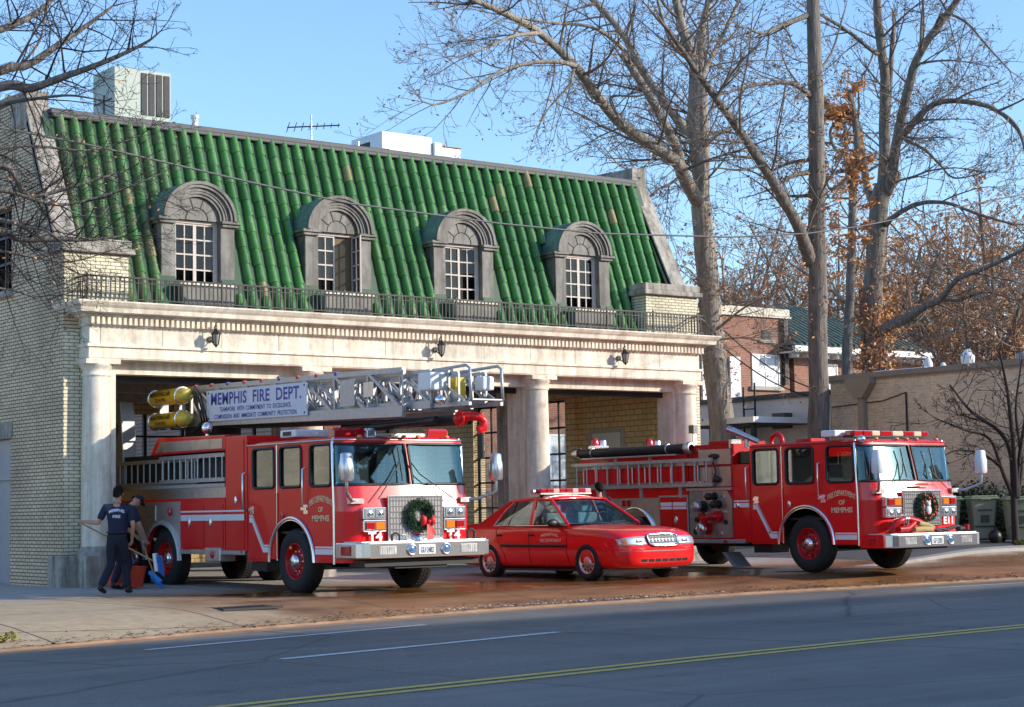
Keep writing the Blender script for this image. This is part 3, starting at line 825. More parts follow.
# ------------------------------------------------------------------ neighbours
BR_R = brick_mat('red brick', (.36, .125, .07), (.27, .09, .055), (.32, .25, .20), 'x', .215, .075, .012)
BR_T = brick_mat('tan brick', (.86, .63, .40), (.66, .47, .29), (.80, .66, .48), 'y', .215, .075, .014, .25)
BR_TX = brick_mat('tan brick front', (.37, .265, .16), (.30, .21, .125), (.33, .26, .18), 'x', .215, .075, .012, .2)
WWALL = pm('white stucco', (.82, .81, .80), .8, col2=(.66, .65, .65), vscale=.8, bmp=.15)
# red brick block
t = thing('brick_building', 'two storey red brick building with white parapet behind the fire station', 'building', (48, 55, .3))
MB().box(33, 57.2, 55, 70, .1, 9.45).build('wall', BR_R, t)
MB().box(32.9, 57.3, 54.88, 70.1, 9.45, 9.55).box(32.95, 57.25, 54.93, 70, 9.55, 9.85).build('parapet', pm('cream coping', (.62, .56, .46), .8, var=.2), t)
def rwin(xa, xb, za, zb, y=55, par=None, blinds=True):
    w = MB().box(xa, xb, y-.03, y-.005, za, zb).build('window', pm('white blind', (.62, .64, .68), .6) if blinds else PANE, par)
    m = MB(); c = (xa+xb)/2
    m.box(xa-.07, xa, y-.06, y, za, zb+.07).box(xb, xb+.07, y-.06, y, za, zb+.07).box(xa, xb, y-.06, y, zb, zb+.07).box(c-.04, c+.04, y-.055, y-.031, za, zb).box(xa, c-.04, y-.055, y-.031, (za+zb)/2-.03, (za+zb)/2+.03).box(c+.04, xb, y-.055, y-.031, (za+zb)/2-.03, (za+zb)/2+.03)
    m.build('frame', WHITE, w)
    MB().box(xa-.2, xb+.2, y-.16, y, za-.16, za).build('sill', CONC, w)
rwin(55.0, 56.5, 6.5, 7.8, par=t)
rwin(49.6, 51.0, 6.5, 7.8, par=t)
rwin(43.0, 44.5, 6.5, 7.8, par=t)
for xa in (38.5, 43.2, 47.5): rwin(xa, xa+1.5, 2.4, 4.3, par=t)
v = MB().box(55.6, 56.15, 54.96, 54.99, 8.5, 8.9).build('wall_vent', DARK, t)
MB().box(55.4, 56.35, 54.9, 55, 8.36, 8.49).build('sill', CONC, v)
MB().box(52.0, 52.5, 54.9, 55, 5.6, 8.0).box(53.6, 54.2, 54.9, 55, 5.4, 7.7).build('pale_panel', WWALL, t)
MB().box(56.75, 56.95, 54.8, 55, 6.6, 9.4).build('downpipe', DARK, t)
# green roofed house
t = thing('green_roof_house', 'brick house with green tiled hip roof and white eaves seen over the tan wall', 'house', (60, 56, .3))
MB().box(57.4, 65.0, 54.9, 62, .1, 8.1).build('wall', BR_R, t)
m = MB()
E = [(56.5, 54, 8.25), (65.6, 54, 8.25), (65.6, 63, 8.25), (56.5, 63, 8.25)]; A = (60.3, 58.4, 10.5); B = (61.6, 58.6, 10.5)
m.poly([E[0], E[1], B, A]); m.poly([E[1], E[2], B]); m.poly([E[2], E[3], A, B]); m.poly([E[3], E[0], A])
GR = pm('pale green tile', (.13, .20, .16), .6, col2=(.07, .11, .09), vscale=3)
r = m.build('roof', GR, t)
m = MB()
for i in range(26):
    x = 56.6 + .35*i
    f = min(1, (x-56.5)/3.8, (65.6-x)/4.0)
    if f > .05: m.tube([(x, 54, 8.3), (x, 54+4.4*f, 8.3+2.24*f)], .07, 5)
m.build('tile_ribs', GR, r)
MB().box(56.4, 65.7, 53.85, 54.0, 7.95, 8.2).box(56.5, 65.6, 54.0, 54.9, 7.93, 7.99).box(65.6, 65.72, 53.95, 63, 7.95, 8.2).build('eave', WHITE, t)
m = MB()
for i in range(14): m.box(57+.62*i, 57.12+.62*i, 54.3, 54.9, 7.75, 7.92)
m.build('rafter_end', WHITE, t)
rwin(58.6, 60.0, 6.0, 7.5, 54.9, t); rwin(63.0, 64.2, 6.2, 7.4, 54.9, t)
# tan brick building along the lot
t = thing('tan_building', 'long low tan brick building beside the parking lot', 'building', (45, 28, .5))
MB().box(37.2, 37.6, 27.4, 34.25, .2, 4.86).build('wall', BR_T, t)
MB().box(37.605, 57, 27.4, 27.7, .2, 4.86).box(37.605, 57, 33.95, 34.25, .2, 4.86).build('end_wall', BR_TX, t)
MB().box(37.605, 57, 27.71, 33.94, 4.5, 4.6).build('roof', FLASH, t)
MB().box(37.12, 37.7, 27.3, 34.3, 4.861, 5.0).box(37.16, 37.66, 27.35, 34.28, 4.80, 4.859).build('coping', pm('brown metal coping', (.30, .25, .19), .6, var=.15), t)
d = MB().box(37.02, 37.19, 32.95, 33.15, .5, 4.35).build('downspout', pm('tan metal', (.33, .26, .19), .55, .1), t, bevel=.02)
m = MB(); m.prism([(32.62, 4.86), (33.48, 4.86), (33.48, 4.7), (33.2, 4.33), (32.9, 4.33), (32.62, 4.7)], 'x', 36.92, 37.19); m.build('hopper', MATS['tan metal'], d)
MB().cyl((37.17, 31.6, 2.6), (37.17, 31.6, 4.4), .025, n=6).tube([(37.17, 31.6, 4.4), (37.17, 32.4, 4.22), (37.17, 34.2, 4.15)], .015, 5).build('cable', DARK, t)
# roof vents
def rvent(x, y, z0, z1, r, lab):
    t = thing('roof_vent', lab, 'roof vent', (x, y, z0))
    MB().cyl((x, y, z0), (x, y, z1), r, n=20).build('stack', WHITE, t)
    m = MB(); m.lathe([(r*1.35, z1-.22), (r*1.5, z1-.05), (r*1.5, z1+.02), (r*.5, z1+.2), (0, z1+.22)], (x, y, 0), n=20); m.lathe([(r*1.5, z1-.42), (r*1.5, z1-.30), (r*1.0, z1-.28)], (x, y, 0), n=20)
    m.build('cap', WHITE, t)
rvent(41, 34.0, 4.6, 5.45, .085, 'slim white capped vent on the tan building roof beside the green roofed house')
rvent(41.9, 34.2, 4.6, 5.32, .10, 'shorter white vent beside the slim one on the tan building roof')
rvent(41, 32.6, 4.6, 5.55, .13, 'stout white capped vent on the tan building roof near the utility pole')
t = thing('roof_hatch', 'flat white unit lying on the tan building roof edge', 'roof unit', (39, 32.6, 4.6))
MB().box(38.2, 39.4, 31.8, 33.6, 4.6, 5.12).build('housing', WHITE, t, bevel=.03)
t = thing('roof_fan', 'grey boxy exhaust fan on the tan building roof beyond the stout vent', 'roof unit', (42.6, 32.3, 4.6))
MB().box(43.4, 44.0, 32.2, 32.8, 4.6, 5.75).build('housing', pm('grey vent metal', (.35, .35, .36), .5, .3, var=.2), t, bevel=.03)
# white annex
t = thing('white_annex', 'low white rendered annex between the brick building and the tan wall', 'building', (40, 38, .3))
MB().box(37.25, 46, 34.32, 41.5, .2, 4.5).build('wall', WWALL, t)
MB().box(37.17, 46.1, 34.31, 41.6, 4.5, 4.64).build('coping', FLASH, t)
MB().box(36.95, 37.245, 35.75, 36.25, 3.65, 4.08).build('wall_unit', pm('brown box', (.10, .085, .07), .6), t)
m = MB()
for y in (37.0, 37.45): m.cyl((37.05, y, .5), (37.05, y, 5.0 if y < 37.2 else 4.9), .03, n=6)
for i in range(9): m.cyl((37.05, 37.0, .9+.42*i), (37.05, 37.45, .9+.42*i), .018, n=5)
t2 = thing('wall_ladder', 'thin dark ladder fixed upright against the white annex wall', 'ladder', (37.05, 37.2, .4)); m.build('ladder', DARK, t2)
t = thing('carport', 'flat roofed carport with white fascia against the white annex', 'carport', (36, 36.4, .4))
MB().box(34.9, 37.2, 34.9, 38.2, 3.72, 3.86).build('roof', DARK, t)
MB().box(34.82, 34.895, 34.85, 38.25, 3.74, 3.9).box(34.9, 37.2, 34.84, 34.898, 3.74, 3.9).build('fascia', WHITE, t)
m = [MB().box(34.95, 35.05, y, y+.1, .4, 3.72).build('post', DARK, t) for y in (35.0, 36.6, 38.0)]
# far utility pole
t = thing('utility_pole', 'weathered utility pole with pale insulators beyond the tan building', 'utility pole', (60.3, 47.9, .3))
MB().cyl((60.3, 47.9, .2), (60.3, 47.9, 9.6), .14, .11, n=12).build('pole', pm('grey pole wood', (.24, .22, .20), .9, var=.3), t)
MB().beam((59.3, 48.6, 8.2), (61.3, 47.2, 8.2), .12, .14).build('crossarm', MATS['grey pole wood'], t)
for i in range(6): 
    f = i/5; MB().lathe([(.03, -.1), (.09, 0), (.05, .1), (.1, .18), (.04, .3), (0, .32)], (59.4+1.8*f, 48.53-1.26*f, 8.3), n=10).build('insulator', pm('pale porcelain', (.62, .66, .70), .3), t)
MB().cyl((60.5, 47.4, 7.6), (60.5, 47.4, 8.1), .2, n=14).build('transformer', GREYP, t)
# overhead wire across the street
t = thing('overhead_wire', 'single overhead cable sagging across the front of the fire station', 'cable', (18, 21, 5.7))
W = [(-6, 21, 8.6), (0, 21, 7.25), (5, 21, 6.55), (7.67, 21, 6.33), (8.4, 21, 6.27), (9.5, 21, 6.19), (10.66, 21, 6.06), (11.9, 21, 5.92), (13.37, 21, 5.78), (15.94, 21, 5.71), (17.84, 21, 5.71), (20.58, 21, 5.86), (22.39, 21, 6.06), (23.67, 21, 6.28), (28.23, 21, 7.25), (34, 21, 8.8), (44, 21, 12)]
MB().tube(W, .014, 6).build('cable', pm('cable grey', (.12, .12, .125), .6), t)
for i, zz in enumerate((0, .5)):
    t = thing('service_wire', ['lower', 'upper'][i] + ' of two dark service wires slanting from the leafy tree trunk to the pale trunk', 'cable', (36, 35, 5))
    P0 = Vector((34.9, 36.1, 5.9+zz)); P1 = Vector((36.4, 33.75, 4.3+zz*.4))
    MB().tube([P0 + (P1-P0)*k/8 - Vector((0, 0, .25*math.sin(PI*k/8))) for k in range(9)], .018, 5).build('cable', DARK, t)
# bins
def wheelie(x, y, lab, rz=0):
    z = gz(x, y)
    t = thing('wheelie_bin', lab, 'bin', (x, y, z), 'wheeled refuse bins beside the tan wall')
    t.rotation_euler = (0, 0, rz); ORG[t.name] = Vector((0, 0, 0))
    rows = []
    for zz, s in ((.08, .74), (.5, .86), (.98, 1.0)):
        a, b = .29*s, .34*s
        rows.append([(-a+.04, -b, zz), (a-.04, -b, zz), (a, -b+.04, zz), (a, b-.04, zz), (a-.04, b, zz), (-a+.04, b, zz), (-a, b-.04, zz), (-a, -b+.04, zz)])
    m = MB(); m.grid(rows, False, True); m.poly(rows[0]); m.poly(rows[-1]); m.build('body', BIN, t)
    m = MB(); m.box(-.335, .335, -.385, .38, .985, 1.03); m.box(-.30, .30, -.36, .33, 1.03, 1.075); m.box(-.12, .12, -.41, -.375, .97, 1.02); m.build('lid', BIN, t, bevel=.025)
    m = MB(); m.box(-.16, .16, -.345, -.30, .72, .75); m.box(-.10, .10, -.325, -.29, .45, .62); m.cyl((-.24, -.31, .36), (.24, -.31, .36), .018, n=8)
    m.build('catch_bar', pm('dark olive plastic', (.06, .075, .05), .6), t)
    m = MB(); m.cyl((-.28, .42, 1.0), (.28, .42, 1.0), .02, n=8); m.beam((-.25, .36, 1.0), (-.25, .43, 1.0), .04, .04).beam((.25, .36, 1.0), (.25, .43, 1.0), .04, .04); m.build('handle', BIN, t)
    for s in (-1, 1): MB().cyl((s*.26, .30, .12), (s*.33, .30, .12), .12, n=18).build('wheel', BLACK, t)
wheelie(34.40, 28.15, 'olive wheelie bin closest to the front of the fire engine', -.72)
wheelie(34.93, 27.55, 'sunlit pale olive wheelie bin in the middle of the three', -.66)
wheelie(35.28, 26.8, 'olive wheelie bin closest to the leafless shrub tree, with the rubbish bag at its foot', -.75)
# black sack between the bins
t = thing('rubbish_bag', 'small black rubbish bag on the ground between the wheelie bins', 'bag', (34.75, 27.0, gz(34.7, 27.0)))
m = MB(); m.sphere((34.7, 27.0, gz(34.7, 27)+.14), (.16, .15, .17), 14, 9); m.sphere((34.72, 27.0, gz(34.7, 27)+.32), (.05, .05, .06), 8, 6); m.build('bag', BLACK, t)

# ------------------------------------------------------------------ foliage helpers
def leaf_mb(mb, c, s, rg):
    a = rg.uniform(0, 2*PI); e = rg.uniform(-.9, .9)
    u = Vector((math.cos(a)*math.cos(e), math.sin(a)*math.cos(e), math.sin(e))); w = u.cross(Vector((rg.uniform(-1, 1), rg.uniform(-1, 1), rg.uniform(-1, 1)))).normalized()
    c = Vector(c)
    mb.add([c-u*s, c+w*s*.45, c+u*s, c-w*s*.45], [(0, 1, 2, 3)])
def rand_perp(d, rg):
    v = Vector((rg.gauss(0, 1), rg.gauss(0, 1), rg.gauss(0, 1))); v -= d*v.dot(d)
    return v.normalized() if v.length > 1e-6 else frame(d)[0]
def grow(twigs, tips, p, d, L, r, lev, rg, spec):
    """one twig with its side twigs; p start, d direction, L length, r radius"""
    n = max(3, min(7, int(L/.35)))
    pts = [p.copy()]; dirs = [d.copy()]; q = p.copy()
    bend = rand_perp(d, rg)*rg.uniform(.0, spec['bend'])
    for i in range(n):
        d = (d + bend/n + rand_perp(d, rg)*spec['wob'] + Vector((0, 0, spec['up']/n))).normalized()
        q = q + d*L/n; pts.append(q.copy()); dirs.append(d.copy())
    rr = [max(spec['rmin'], r*(1-.75*i/n)) for i in range(n+1)]
    (twigs).tube(pts, rr, 5 if r > .03 else 3, False)
    tips.append((pts[-1], dirs[-1], lev)); 
    if rg.random() < .5: tips.append((pts[len(pts)//2], dirs[len(pts)//2], lev))
    if lev <= 0: return
    k = max(2, int(L*spec['dens'][min(lev, len(spec['dens'])-1)]))
    for j in range(k):
        f = .15 + .85*(j+rg.random())/k; i = min(n-1, int(f*n)); g = f*n-i
        b = pts[i] + (pts[i+1]-pts[i])*g
        a = math.radians(rg.uniform(28, 62)); dd = (dirs[i]*math.cos(a) + rand_perp(dirs[i], rg)*math.sin(a)).normalized()
        grow(twigs, tips, b, dd, L*rg.uniform(.32, .62)*(1.1-.5*f), max(spec['rmin'], rr[i]*.55), lev-1, rg, spec)
def smooth_path(P, sub=4):
    out = []
    for i in range(len(P)-1):
        p0 = P[max(i-1, 0)]; p1 = P[i]; p2 = P[i+1]; p3 = P[min(i+2, len(P)-1)]
        for k in range(sub):
            t = k/sub
            out.append(tuple(.5*((2*p1[c]) + (-p0[c]+p2[c])*t + (2*p0[c]-5*p1[c]+4*p2[c]-p3[c])*t*t + (-p0[c]+3*p1[c]-3*p2[c]+p3[c])*t**3) for c in range(4)))
    out.append(P[-1]); return out
def tree(name, label, limbs, bark, twm, seed, spec, leafm=None, nleaf=0, lsize=.06, trunk_leaves=0, base_z=.3, skip=0, group=None, cat='tree', thick=.05, zmin=0):
    rg = random.Random(seed)
    b = limbs[0][0]
    t = thing(name, label, cat, (b[0], b[1], base_z), group)
    tr = MB(); tw = MB(); tips = []
    P0 = [(b[0], b[1], base_z-.3, b[3]*1.25)] + list(limbs[0]) if skip == 0 and b[2] > base_z else list(limbs[0])
    for li, L in enumerate([P0] + [list(x) for x in limbs[1:]]):
        S = smooth_path(L, 5)
        pts = []; rad = []
        for i, q in enumerate(S):
            j = Vector((rg.gauss(0, 1), rg.gauss(0, 1), rg.gauss(0, 1)))*q[3]*(.035 if 0 < i < len(S)-1 else 0)
            pts.append(Vector(q[:3]) + j); rad.append(q[3]*rg.uniform(.97, 1.035))
        tr.tube(pts, rad, 12 if rad[0] > .12 else (8 if rad[0] > .05 else 5))
        # length along
        ln = sum((b2-a2).length for a2, b2 in zip(pts, pts[1:]))
        if li == 0:
            dens, f0 = spec.get('trunk', .0), .45
        else: dens, f0 = spec['limb'], .12
        k = int(ln*dens)
        for j in range(k):
            f = f0 + (1-f0)*(j+rg.random())/k; i = min(len(pts)-2, int(f*(len(pts)-1)))
            d = (pts[i+1]-pts[i]).normalized(); r0 = rad[i]
            if pts[i].z < zmin: continue
            a = math.radians(rg.uniform(35, 75)); dd = (d*math.cos(a) + rand_perp(d, rg)*math.sin(a)).normalized()
            if li == 0: dd.z = abs(dd.z)*.5
            Lg = spec['len']*rg.uniform(.45, 1.15)*(1.15-.45*f)
            grow(tw, tips, pts[i], dd, Lg, min(r0*.5, thick*rg.uniform(.4, 1)), spec['lev'], rg, spec)
        if li and rad[-1] < .09:
            for q in range(2):
                d = (pts[-1]-pts[-2]).normalized(); d = (d + rand_perp(d, rg)*.4).normalized()
                grow(tw, tips, pts[-1], d, spec['len']*rg.uniform(.25, .5), rad[-1]*.8, spec['lev'], rg, spec)
    tr.build('trunk', bark, t, recalc=False)
    tw.build('crown', twm, t, recalc=False)
    if leafm and nleaf and tips:
        lf = MB()
        for i in range(nleaf):
            p, d, lv = rg.choice(tips); leaf_mb(lf, p + Vector((rg.gauss(0, .06), rg.gauss(0, .06), rg.gauss(-.03, .06))), lsize*rg.uniform(.6, 1.3), rg)
        tag(lf.build('foliage', leafm, t, recalc=False), kind='stuff')
    return t
LIMBS_A = [
  [(35.09,36.22,2.51,0.382), (35.0,36.21,3.32,0.358), (34.78,36.19,5.09,0.334), (34.52,36.14,7.41,0.31), (34.29,36.08,9.72,0.286)],
  [(34.29,36.08,9.72,0.232), (34.07,35.89,10.64,0.204), (33.76,35.75,11.79,0.176), (33.59,35.47,13.33,0.148), (33.11,35.46,14.55,0.121), (32.76,35.35,15.7,0.094)],
  [(34.32,36.03,9.86,0.191), (34.58,36.22,11.02,0.171), (34.79,36.43,12.28,0.15), (34.94,36.6,14.4,0.129), (35.33,36.68,15.56,0.107), (35.66,36.81,16.69,0.085)],
  [(34.29,36.08,9.64,0.205), (33.31,35.64,10.28,0.185), (32.46,35.13,10.63,0.165), (30.82,35.19,11.33,0.146), (29.63,34.91,12.0,0.128), (28.56,34.55,12.58,0.11), (27.3,34.33,13.15,0.093), (26.08,34.12,13.39,0.077), (25.03,33.79,13.44,0.061), (23.86,33.54,13.62,0.046)],
  [(33.43,35.99,10.73,0.149), (33.14,35.71,11.01,0.135), (32.61,35.58,11.63,0.121), (31.91,35.55,12.48,0.108), (31.13,35.59,13.38,0.094)],
  [(34.14,36.03,11.22,0.15), (34.14,36.21,11.53,0.137), (33.72,36.65,12.45,0.124), (33.29,37.08,13.37,0.11), (32.91,37.48,14.47,0.097), (32.34,38.01,15.49,0.083), (31.85,38.53,16.19,0.07)],
  [(27.96,33.71,12.25,0.063), (27.41,33.6,12.25,0.055), (26.6,33.71,12.14,0.048), (25.76,33.86,11.84,0.04), (24.99,33.98,11.31,0.033), (24.17,34.12,10.93,0.025), (23.64,34.01,10.91,0.018)],
  [(26.34,33.01,12.67,0.056), (25.76,32.84,12.53,0.046), (25.15,32.7,12.32,0.036), (24.39,32.69,11.93,0.025), (23.57,32.72,11.62,0.016)],
  [(32.83,36.8,13.48,0.065), (31.07,36.39,14.18,0.049), (29.11,36.22,14.07,0.033), (27.52,35.77,13.91,0.018)],
  [(27.94,33.73,12.18,0.044), (27.76,33.7,11.75,0.034), (27.29,33.91,11.17,0.024), (26.98,34.0,10.64,0.014)],
  [(29.96,34.2,11.06,0.04), (29.42,34.12,11.72,0.032), (29.79,33.42,11.68,0.023), (29.95,32.85,11.89,0.015)],
  [(34.21,35.98,11.22,0.071), (34.15,35.59,11.34,0.055), (34.21,35.1,11.56,0.039), (34.36,34.58,11.41,0.024)],
  [(33.9,35.95,13.67,0.071), (32.78,35.52,13.97,0.051), (31.75,34.93,15.03,0.031)],
  [(34.88,36.48,13.49,0.072), (35.58,36.7,14.34,0.06), (36.45,36.74,15.63,0.048), (37.11,36.95,16.81,0.035)],
  [(32.01,35.18,10.85,0.039), (31.17,35.04,10.22,0.03), (30.32,34.85,10.23,0.021), (29.6,34.53,10.49,0.013)],
  [(34.62,36.1,7.13,0.033), (33.43,35.67,7.83,0.025), (32.28,35.27,7.93,0.017), (31.26,34.75,8.36,0.01)],
  [(34.62,36.1,7.13,0.033), (35.56,36.15,7.75,0.026), (36.39,36.29,8.43,0.019), (36.97,36.6,9.17,0.011)],
  [(34.46,35.8,6.28,0.041), (34.54,35.02,6.7,0.031), (34.57,34.3,6.95,0.022), (34.48,33.69,6.99,0.013)],
  [(34.46,35.81,6.14,0.027), (33.55,35.46,6.53,0.019), (32.8,35.05,6.35,0.01)],
  [(34.51,35.79,6.01,0.027), (34.52,34.77,5.98,0.019), (34.48,33.82,5.71,0.01)],
]
LIMBS_B = [
  [(36.39,33.98,2.31,0.321), (36.33,33.92,3.24,0.294), (36.22,33.73,5.91,0.267), (36.09,33.52,8.84,0.241), (35.96,33.31,11.77,0.214), (35.84,33.18,13.9,0.187), (35.73,33.07,15.77,0.16)],
  [(35.99,33.69,7.99,0.187), (35.38,33.38,8.5,0.167), (34.78,33.07,8.94,0.147), (33.81,32.98,9.97,0.128), (32.77,32.94,11.0,0.109), (31.84,32.86,11.77,0.09), (30.9,32.77,12.55,0.072), (30.06,32.63,13.21,0.054)],
  [(35.85,33.33,12.36,0.086), (34.93,33.17,12.61,0.065), (33.73,33.27,12.43,0.045), (32.49,33.41,12.04,0.026)],
  [(35.75,33.17,14.6,0.08), (34.67,33.21,14.14,0.063), (33.8,33.07,13.77,0.047), (33.02,32.83,13.74,0.031)],
  [(35.92,33.48,10.39,0.08), (35.14,33.47,10.2,0.058), (34.46,33.4,9.83,0.037)],
  [(35.91,33.46,10.71,0.064), (35.81,34.17,10.73,0.046), (35.75,34.86,10.59,0.027)],
  [(35.95,33.53,9.77,0.059), (35.65,33.76,9.75,0.043), (35.31,34.02,9.76,0.027)],
  [(32.62,32.79,10.96,0.041), (32.46,32.63,11.75,0.032), (32.46,32.31,12.72,0.024), (32.39,32.05,13.68,0.015)],
  [(31.74,32.75,11.74,0.035), (31.65,32.13,12.32,0.024), (31.42,31.58,13.18,0.012)],
  [(33.49,32.84,10.23,0.038), (32.76,33.0,10.05,0.03), (32.02,33.14,10.05,0.021), (31.5,33.15,9.82,0.013)],
  [(35.97,33.16,13.1,0.048), (36.6,33.25,13.69,0.035), (37.21,33.28,14.95,0.022)],
]
LIMBS_C = [
  [(48.84,43.0,6.08,0.349), (48.79,42.89,7.54,0.342), (48.78,42.79,8.58,0.335), (48.78,42.56,10.67,0.328), (48.84,42.37,12.06,0.321), (48.91,42.26,12.58,0.314)],
  [(48.89,42.31,12.23,0.227), (48.93,42.15,13.52,0.21), (48.86,42.08,14.63,0.192), (48.83,41.93,16.26,0.175), (48.6,41.93,17.9,0.157), (48.5,41.89,19.02,0.14), (48.44,41.83,20.06,0.122)],
  [(48.97,42.25,12.23,0.21), (48.87,41.86,12.69,0.191), (48.75,41.38,14.14,0.173), (48.73,40.79,15.82,0.155), (48.75,40.24,16.89,0.137), (49.3,39.24,18.31,0.119), (49.34,38.74,18.82,0.101)],
  [(48.89,42.07,14.49,0.105), (48.95,41.95,15.18,0.098), (48.97,41.84,16.16,0.091), (48.99,41.64,17.86,0.084)],
  [(48.91,41.48,14.04,0.125), (48.56,40.99,14.12,0.111), (48.91,39.89,15.01,0.098), (49.55,38.68,14.89,0.084), (49.86,37.76,14.35,0.071), (49.83,37.12,13.62,0.058), (49.6,36.69,12.46,0.046)],
  [(48.7,37.19,14.21,0.052), (48.65,36.59,14.29,0.039), (48.74,35.86,14.49,0.026)],
  [(49.04,42.31,11.18,0.112), (48.61,41.61,11.33,0.095), (48.65,40.53,11.64,0.079), (48.8,39.42,11.52,0.063), (49.0,38.31,11.01,0.048), (49.33,37.1,10.51,0.033)],
  [(48.86,42.39,11.71,0.175), (48.88,42.93,12.5,0.15), (49.0,43.29,14.14,0.124), (49.17,43.68,15.17,0.098), (48.7,44.61,15.86,0.072)],
  [(49.11,42.13,12.4,0.105), (49.29,41.95,12.74,0.098), (49.33,41.89,13.02,0.091)],
  [(48.97,39.78,17.62,0.068), (48.71,39.16,17.93,0.057), (48.81,38.34,17.48,0.045), (48.84,37.62,16.59,0.034), (49.02,36.81,15.54,0.023)],
  [(48.6,42.01,17.21,0.084), (47.98,41.66,17.05,0.074), (46.77,41.68,17.58,0.064), (45.56,41.73,17.97,0.054)],
  [(48.9,42.82,7.36,0.192), (48.62,41.93,7.59,0.17), (48.41,40.99,7.73,0.149), (48.18,40.05,8.04,0.128), (47.95,39.13,8.2,0.108), (47.68,38.18,8.75,0.088), (47.7,37.06,8.98,0.069), (48.09,35.62,9.54,0.051)],
  [(49.46,41.67,14.13,0.063), (49.64,40.95,13.67,0.052), (49.67,40.36,13.06,0.041), (49.7,39.76,12.51,0.031), (50.1,38.81,12.61,0.02)],
  [(48.23,39.81,16.73,0.068), (48.22,39.71,17.77,0.051), (48.26,39.56,18.95,0.034)],
  [(48.29,39.4,8.25,0.067), (48.26,38.59,8.13,0.052), (48.36,37.65,8.3,0.037), (48.6,36.67,7.95,0.023)],
]
LIMBS_D = [
  [(45.14,40.81,5.81,0.18), (45.11,40.68,7.18,0.168), (45.13,40.57,8.16,0.157), (45.11,40.38,10.12,0.145), (45.08,40.23,11.75,0.133), (45.17,40.06,12.72,0.122), (45.04,40.01,14.03,0.11), (44.83,40.08,15.01,0.098)],
  [(45.09,40.26,11.42,0.098), (44.86,40.29,12.73,0.082), (44.82,40.22,13.71,0.065), (44.6,40.35,14.04,0.049)],
  [(45.03,40.2,12.4,0.079), (44.29,40.15,12.25,0.058), (43.67,40.01,12.04,0.039)],
  [(45.08,40.23,11.75,0.065), (44.49,40.26,11.79,0.054), (43.98,40.23,11.68,0.043), (43.62,40.06,11.98,0.032)],
  [(45.11,40.53,8.65,0.049), (45.39,40.22,9.62,0.034), (45.52,40.05,10.27,0.02)],
  [(44.9,40.23,13.05,0.065), (44.59,40.47,13.06,0.057), (44.41,40.54,13.65,0.048), (44.6,40.35,14.04,0.039)],
]
LIMBS_L = [
  [(6.14,22.09,-0.68,0.183), (6.27,22.01,0.69,0.17), (6.45,21.79,2.99,0.157), (6.61,21.64,4.73,0.143), (6.69,21.57,6.27,0.129)],
  [(6.57,21.53,5.13,0.081), (7.4,20.91,6.35,0.071), (8.17,20.42,6.82,0.06), (8.47,20.32,6.91,0.048), (8.83,20.17,7.2,0.037), (9.13,20.05,7.45,0.026), (9.39,19.98,7.68,0.014)],
  [(6.53,21.58,4.95,0.081), (7.26,20.84,6.2,0.072), (8.06,20.14,6.56,0.063), (8.33,19.89,6.53,0.054), (8.62,19.61,6.65,0.044), (8.86,19.37,6.75,0.035), (9.1,19.12,6.87,0.026), (9.31,18.9,7.0,0.017), (9.41,18.76,7.11,0.008)],
  [(7.34,21.08,6.14,0.035), (8.12,20.3,6.38,0.028), (8.41,19.92,6.42,0.021), (8.66,19.56,6.42,0.015), (8.87,19.26,6.34,0.008)],
  [(6.61,21.81,4.64,0.059), (7.49,21.15,5.45,0.05), (8.26,20.63,5.73,0.042), (8.53,20.56,5.43,0.034), (8.75,20.5,5.41,0.025), (9.26,20.19,5.59,0.017), (9.6,20.03,5.72,0.008)],
  [(6.61,21.83,4.4,0.07), (7.5,21.18,5.04,0.061), (8.29,20.69,4.96,0.051), (8.51,20.64,4.88,0.041), (8.94,20.41,4.88,0.031), (9.26,20.27,4.88,0.021), (9.61,20.1,4.93,0.011)],
  [(8.44,20.62,4.89,0.018), (8.56,20.63,4.88,0.015), (8.72,20.62,4.75,0.013), (8.98,20.53,4.59,0.01), (9.19,20.47,4.48,0.007)],
  [(7.54,21.28,5.21,0.036), (8.23,20.55,5.07,0.028), (8.39,20.22,4.96,0.021), (8.54,19.89,4.87,0.014), (8.72,19.55,4.6,0.007)],
  [(6.66,21.66,5.57,0.07), (7.44,21.39,7.05,0.058), (8.42,21.06,7.49,0.046), (8.95,21.1,7.82,0.033), (9.38,21.19,8.29,0.02)],
  [(6.69,21.58,6.15,0.094), (7.66,21.01,7.48,0.071), (8.11,20.91,8.26,0.048)],
  [(8.42,20.43,6.91,0.019), (8.65,20.4,7.25,0.014), (8.75,20.48,7.65,0.01)],
  [(9.01,20.57,4.91,0.012), (9.27,20.35,5.07,0.01), (9.56,20.13,5.02,0.007), (9.83,19.89,5.29,0.005)],
  [(8.74,20.47,5.4,0.012), (9.13,20.32,5.17,0.008), (9.46,20.19,5.18,0.005)],
  [(7.5,21.16,5.45,0.035), (8.28,20.69,5.45,0.028), (8.89,20.36,5.28,0.021), (9.5,20.01,5.46,0.013), (9.96,19.75,5.69,0.006)],
  [(7.67,20.97,4.85,0.023), (8.49,20.57,4.68,0.017), (9.03,20.37,4.61,0.011), (9.55,20.17,4.79,0.005)],
  [(7.82,20.75,5.78,0.026), (8.44,20.47,5.96,0.019), (9.17,20.13,5.93,0.012), (9.71,19.9,6.13,0.005)],
  [(7.87,20.87,4.31,0.019), (8.41,20.68,4.27,0.014), (8.81,20.59,4.16,0.01), (9.11,20.56,4.27,0.005)],
]
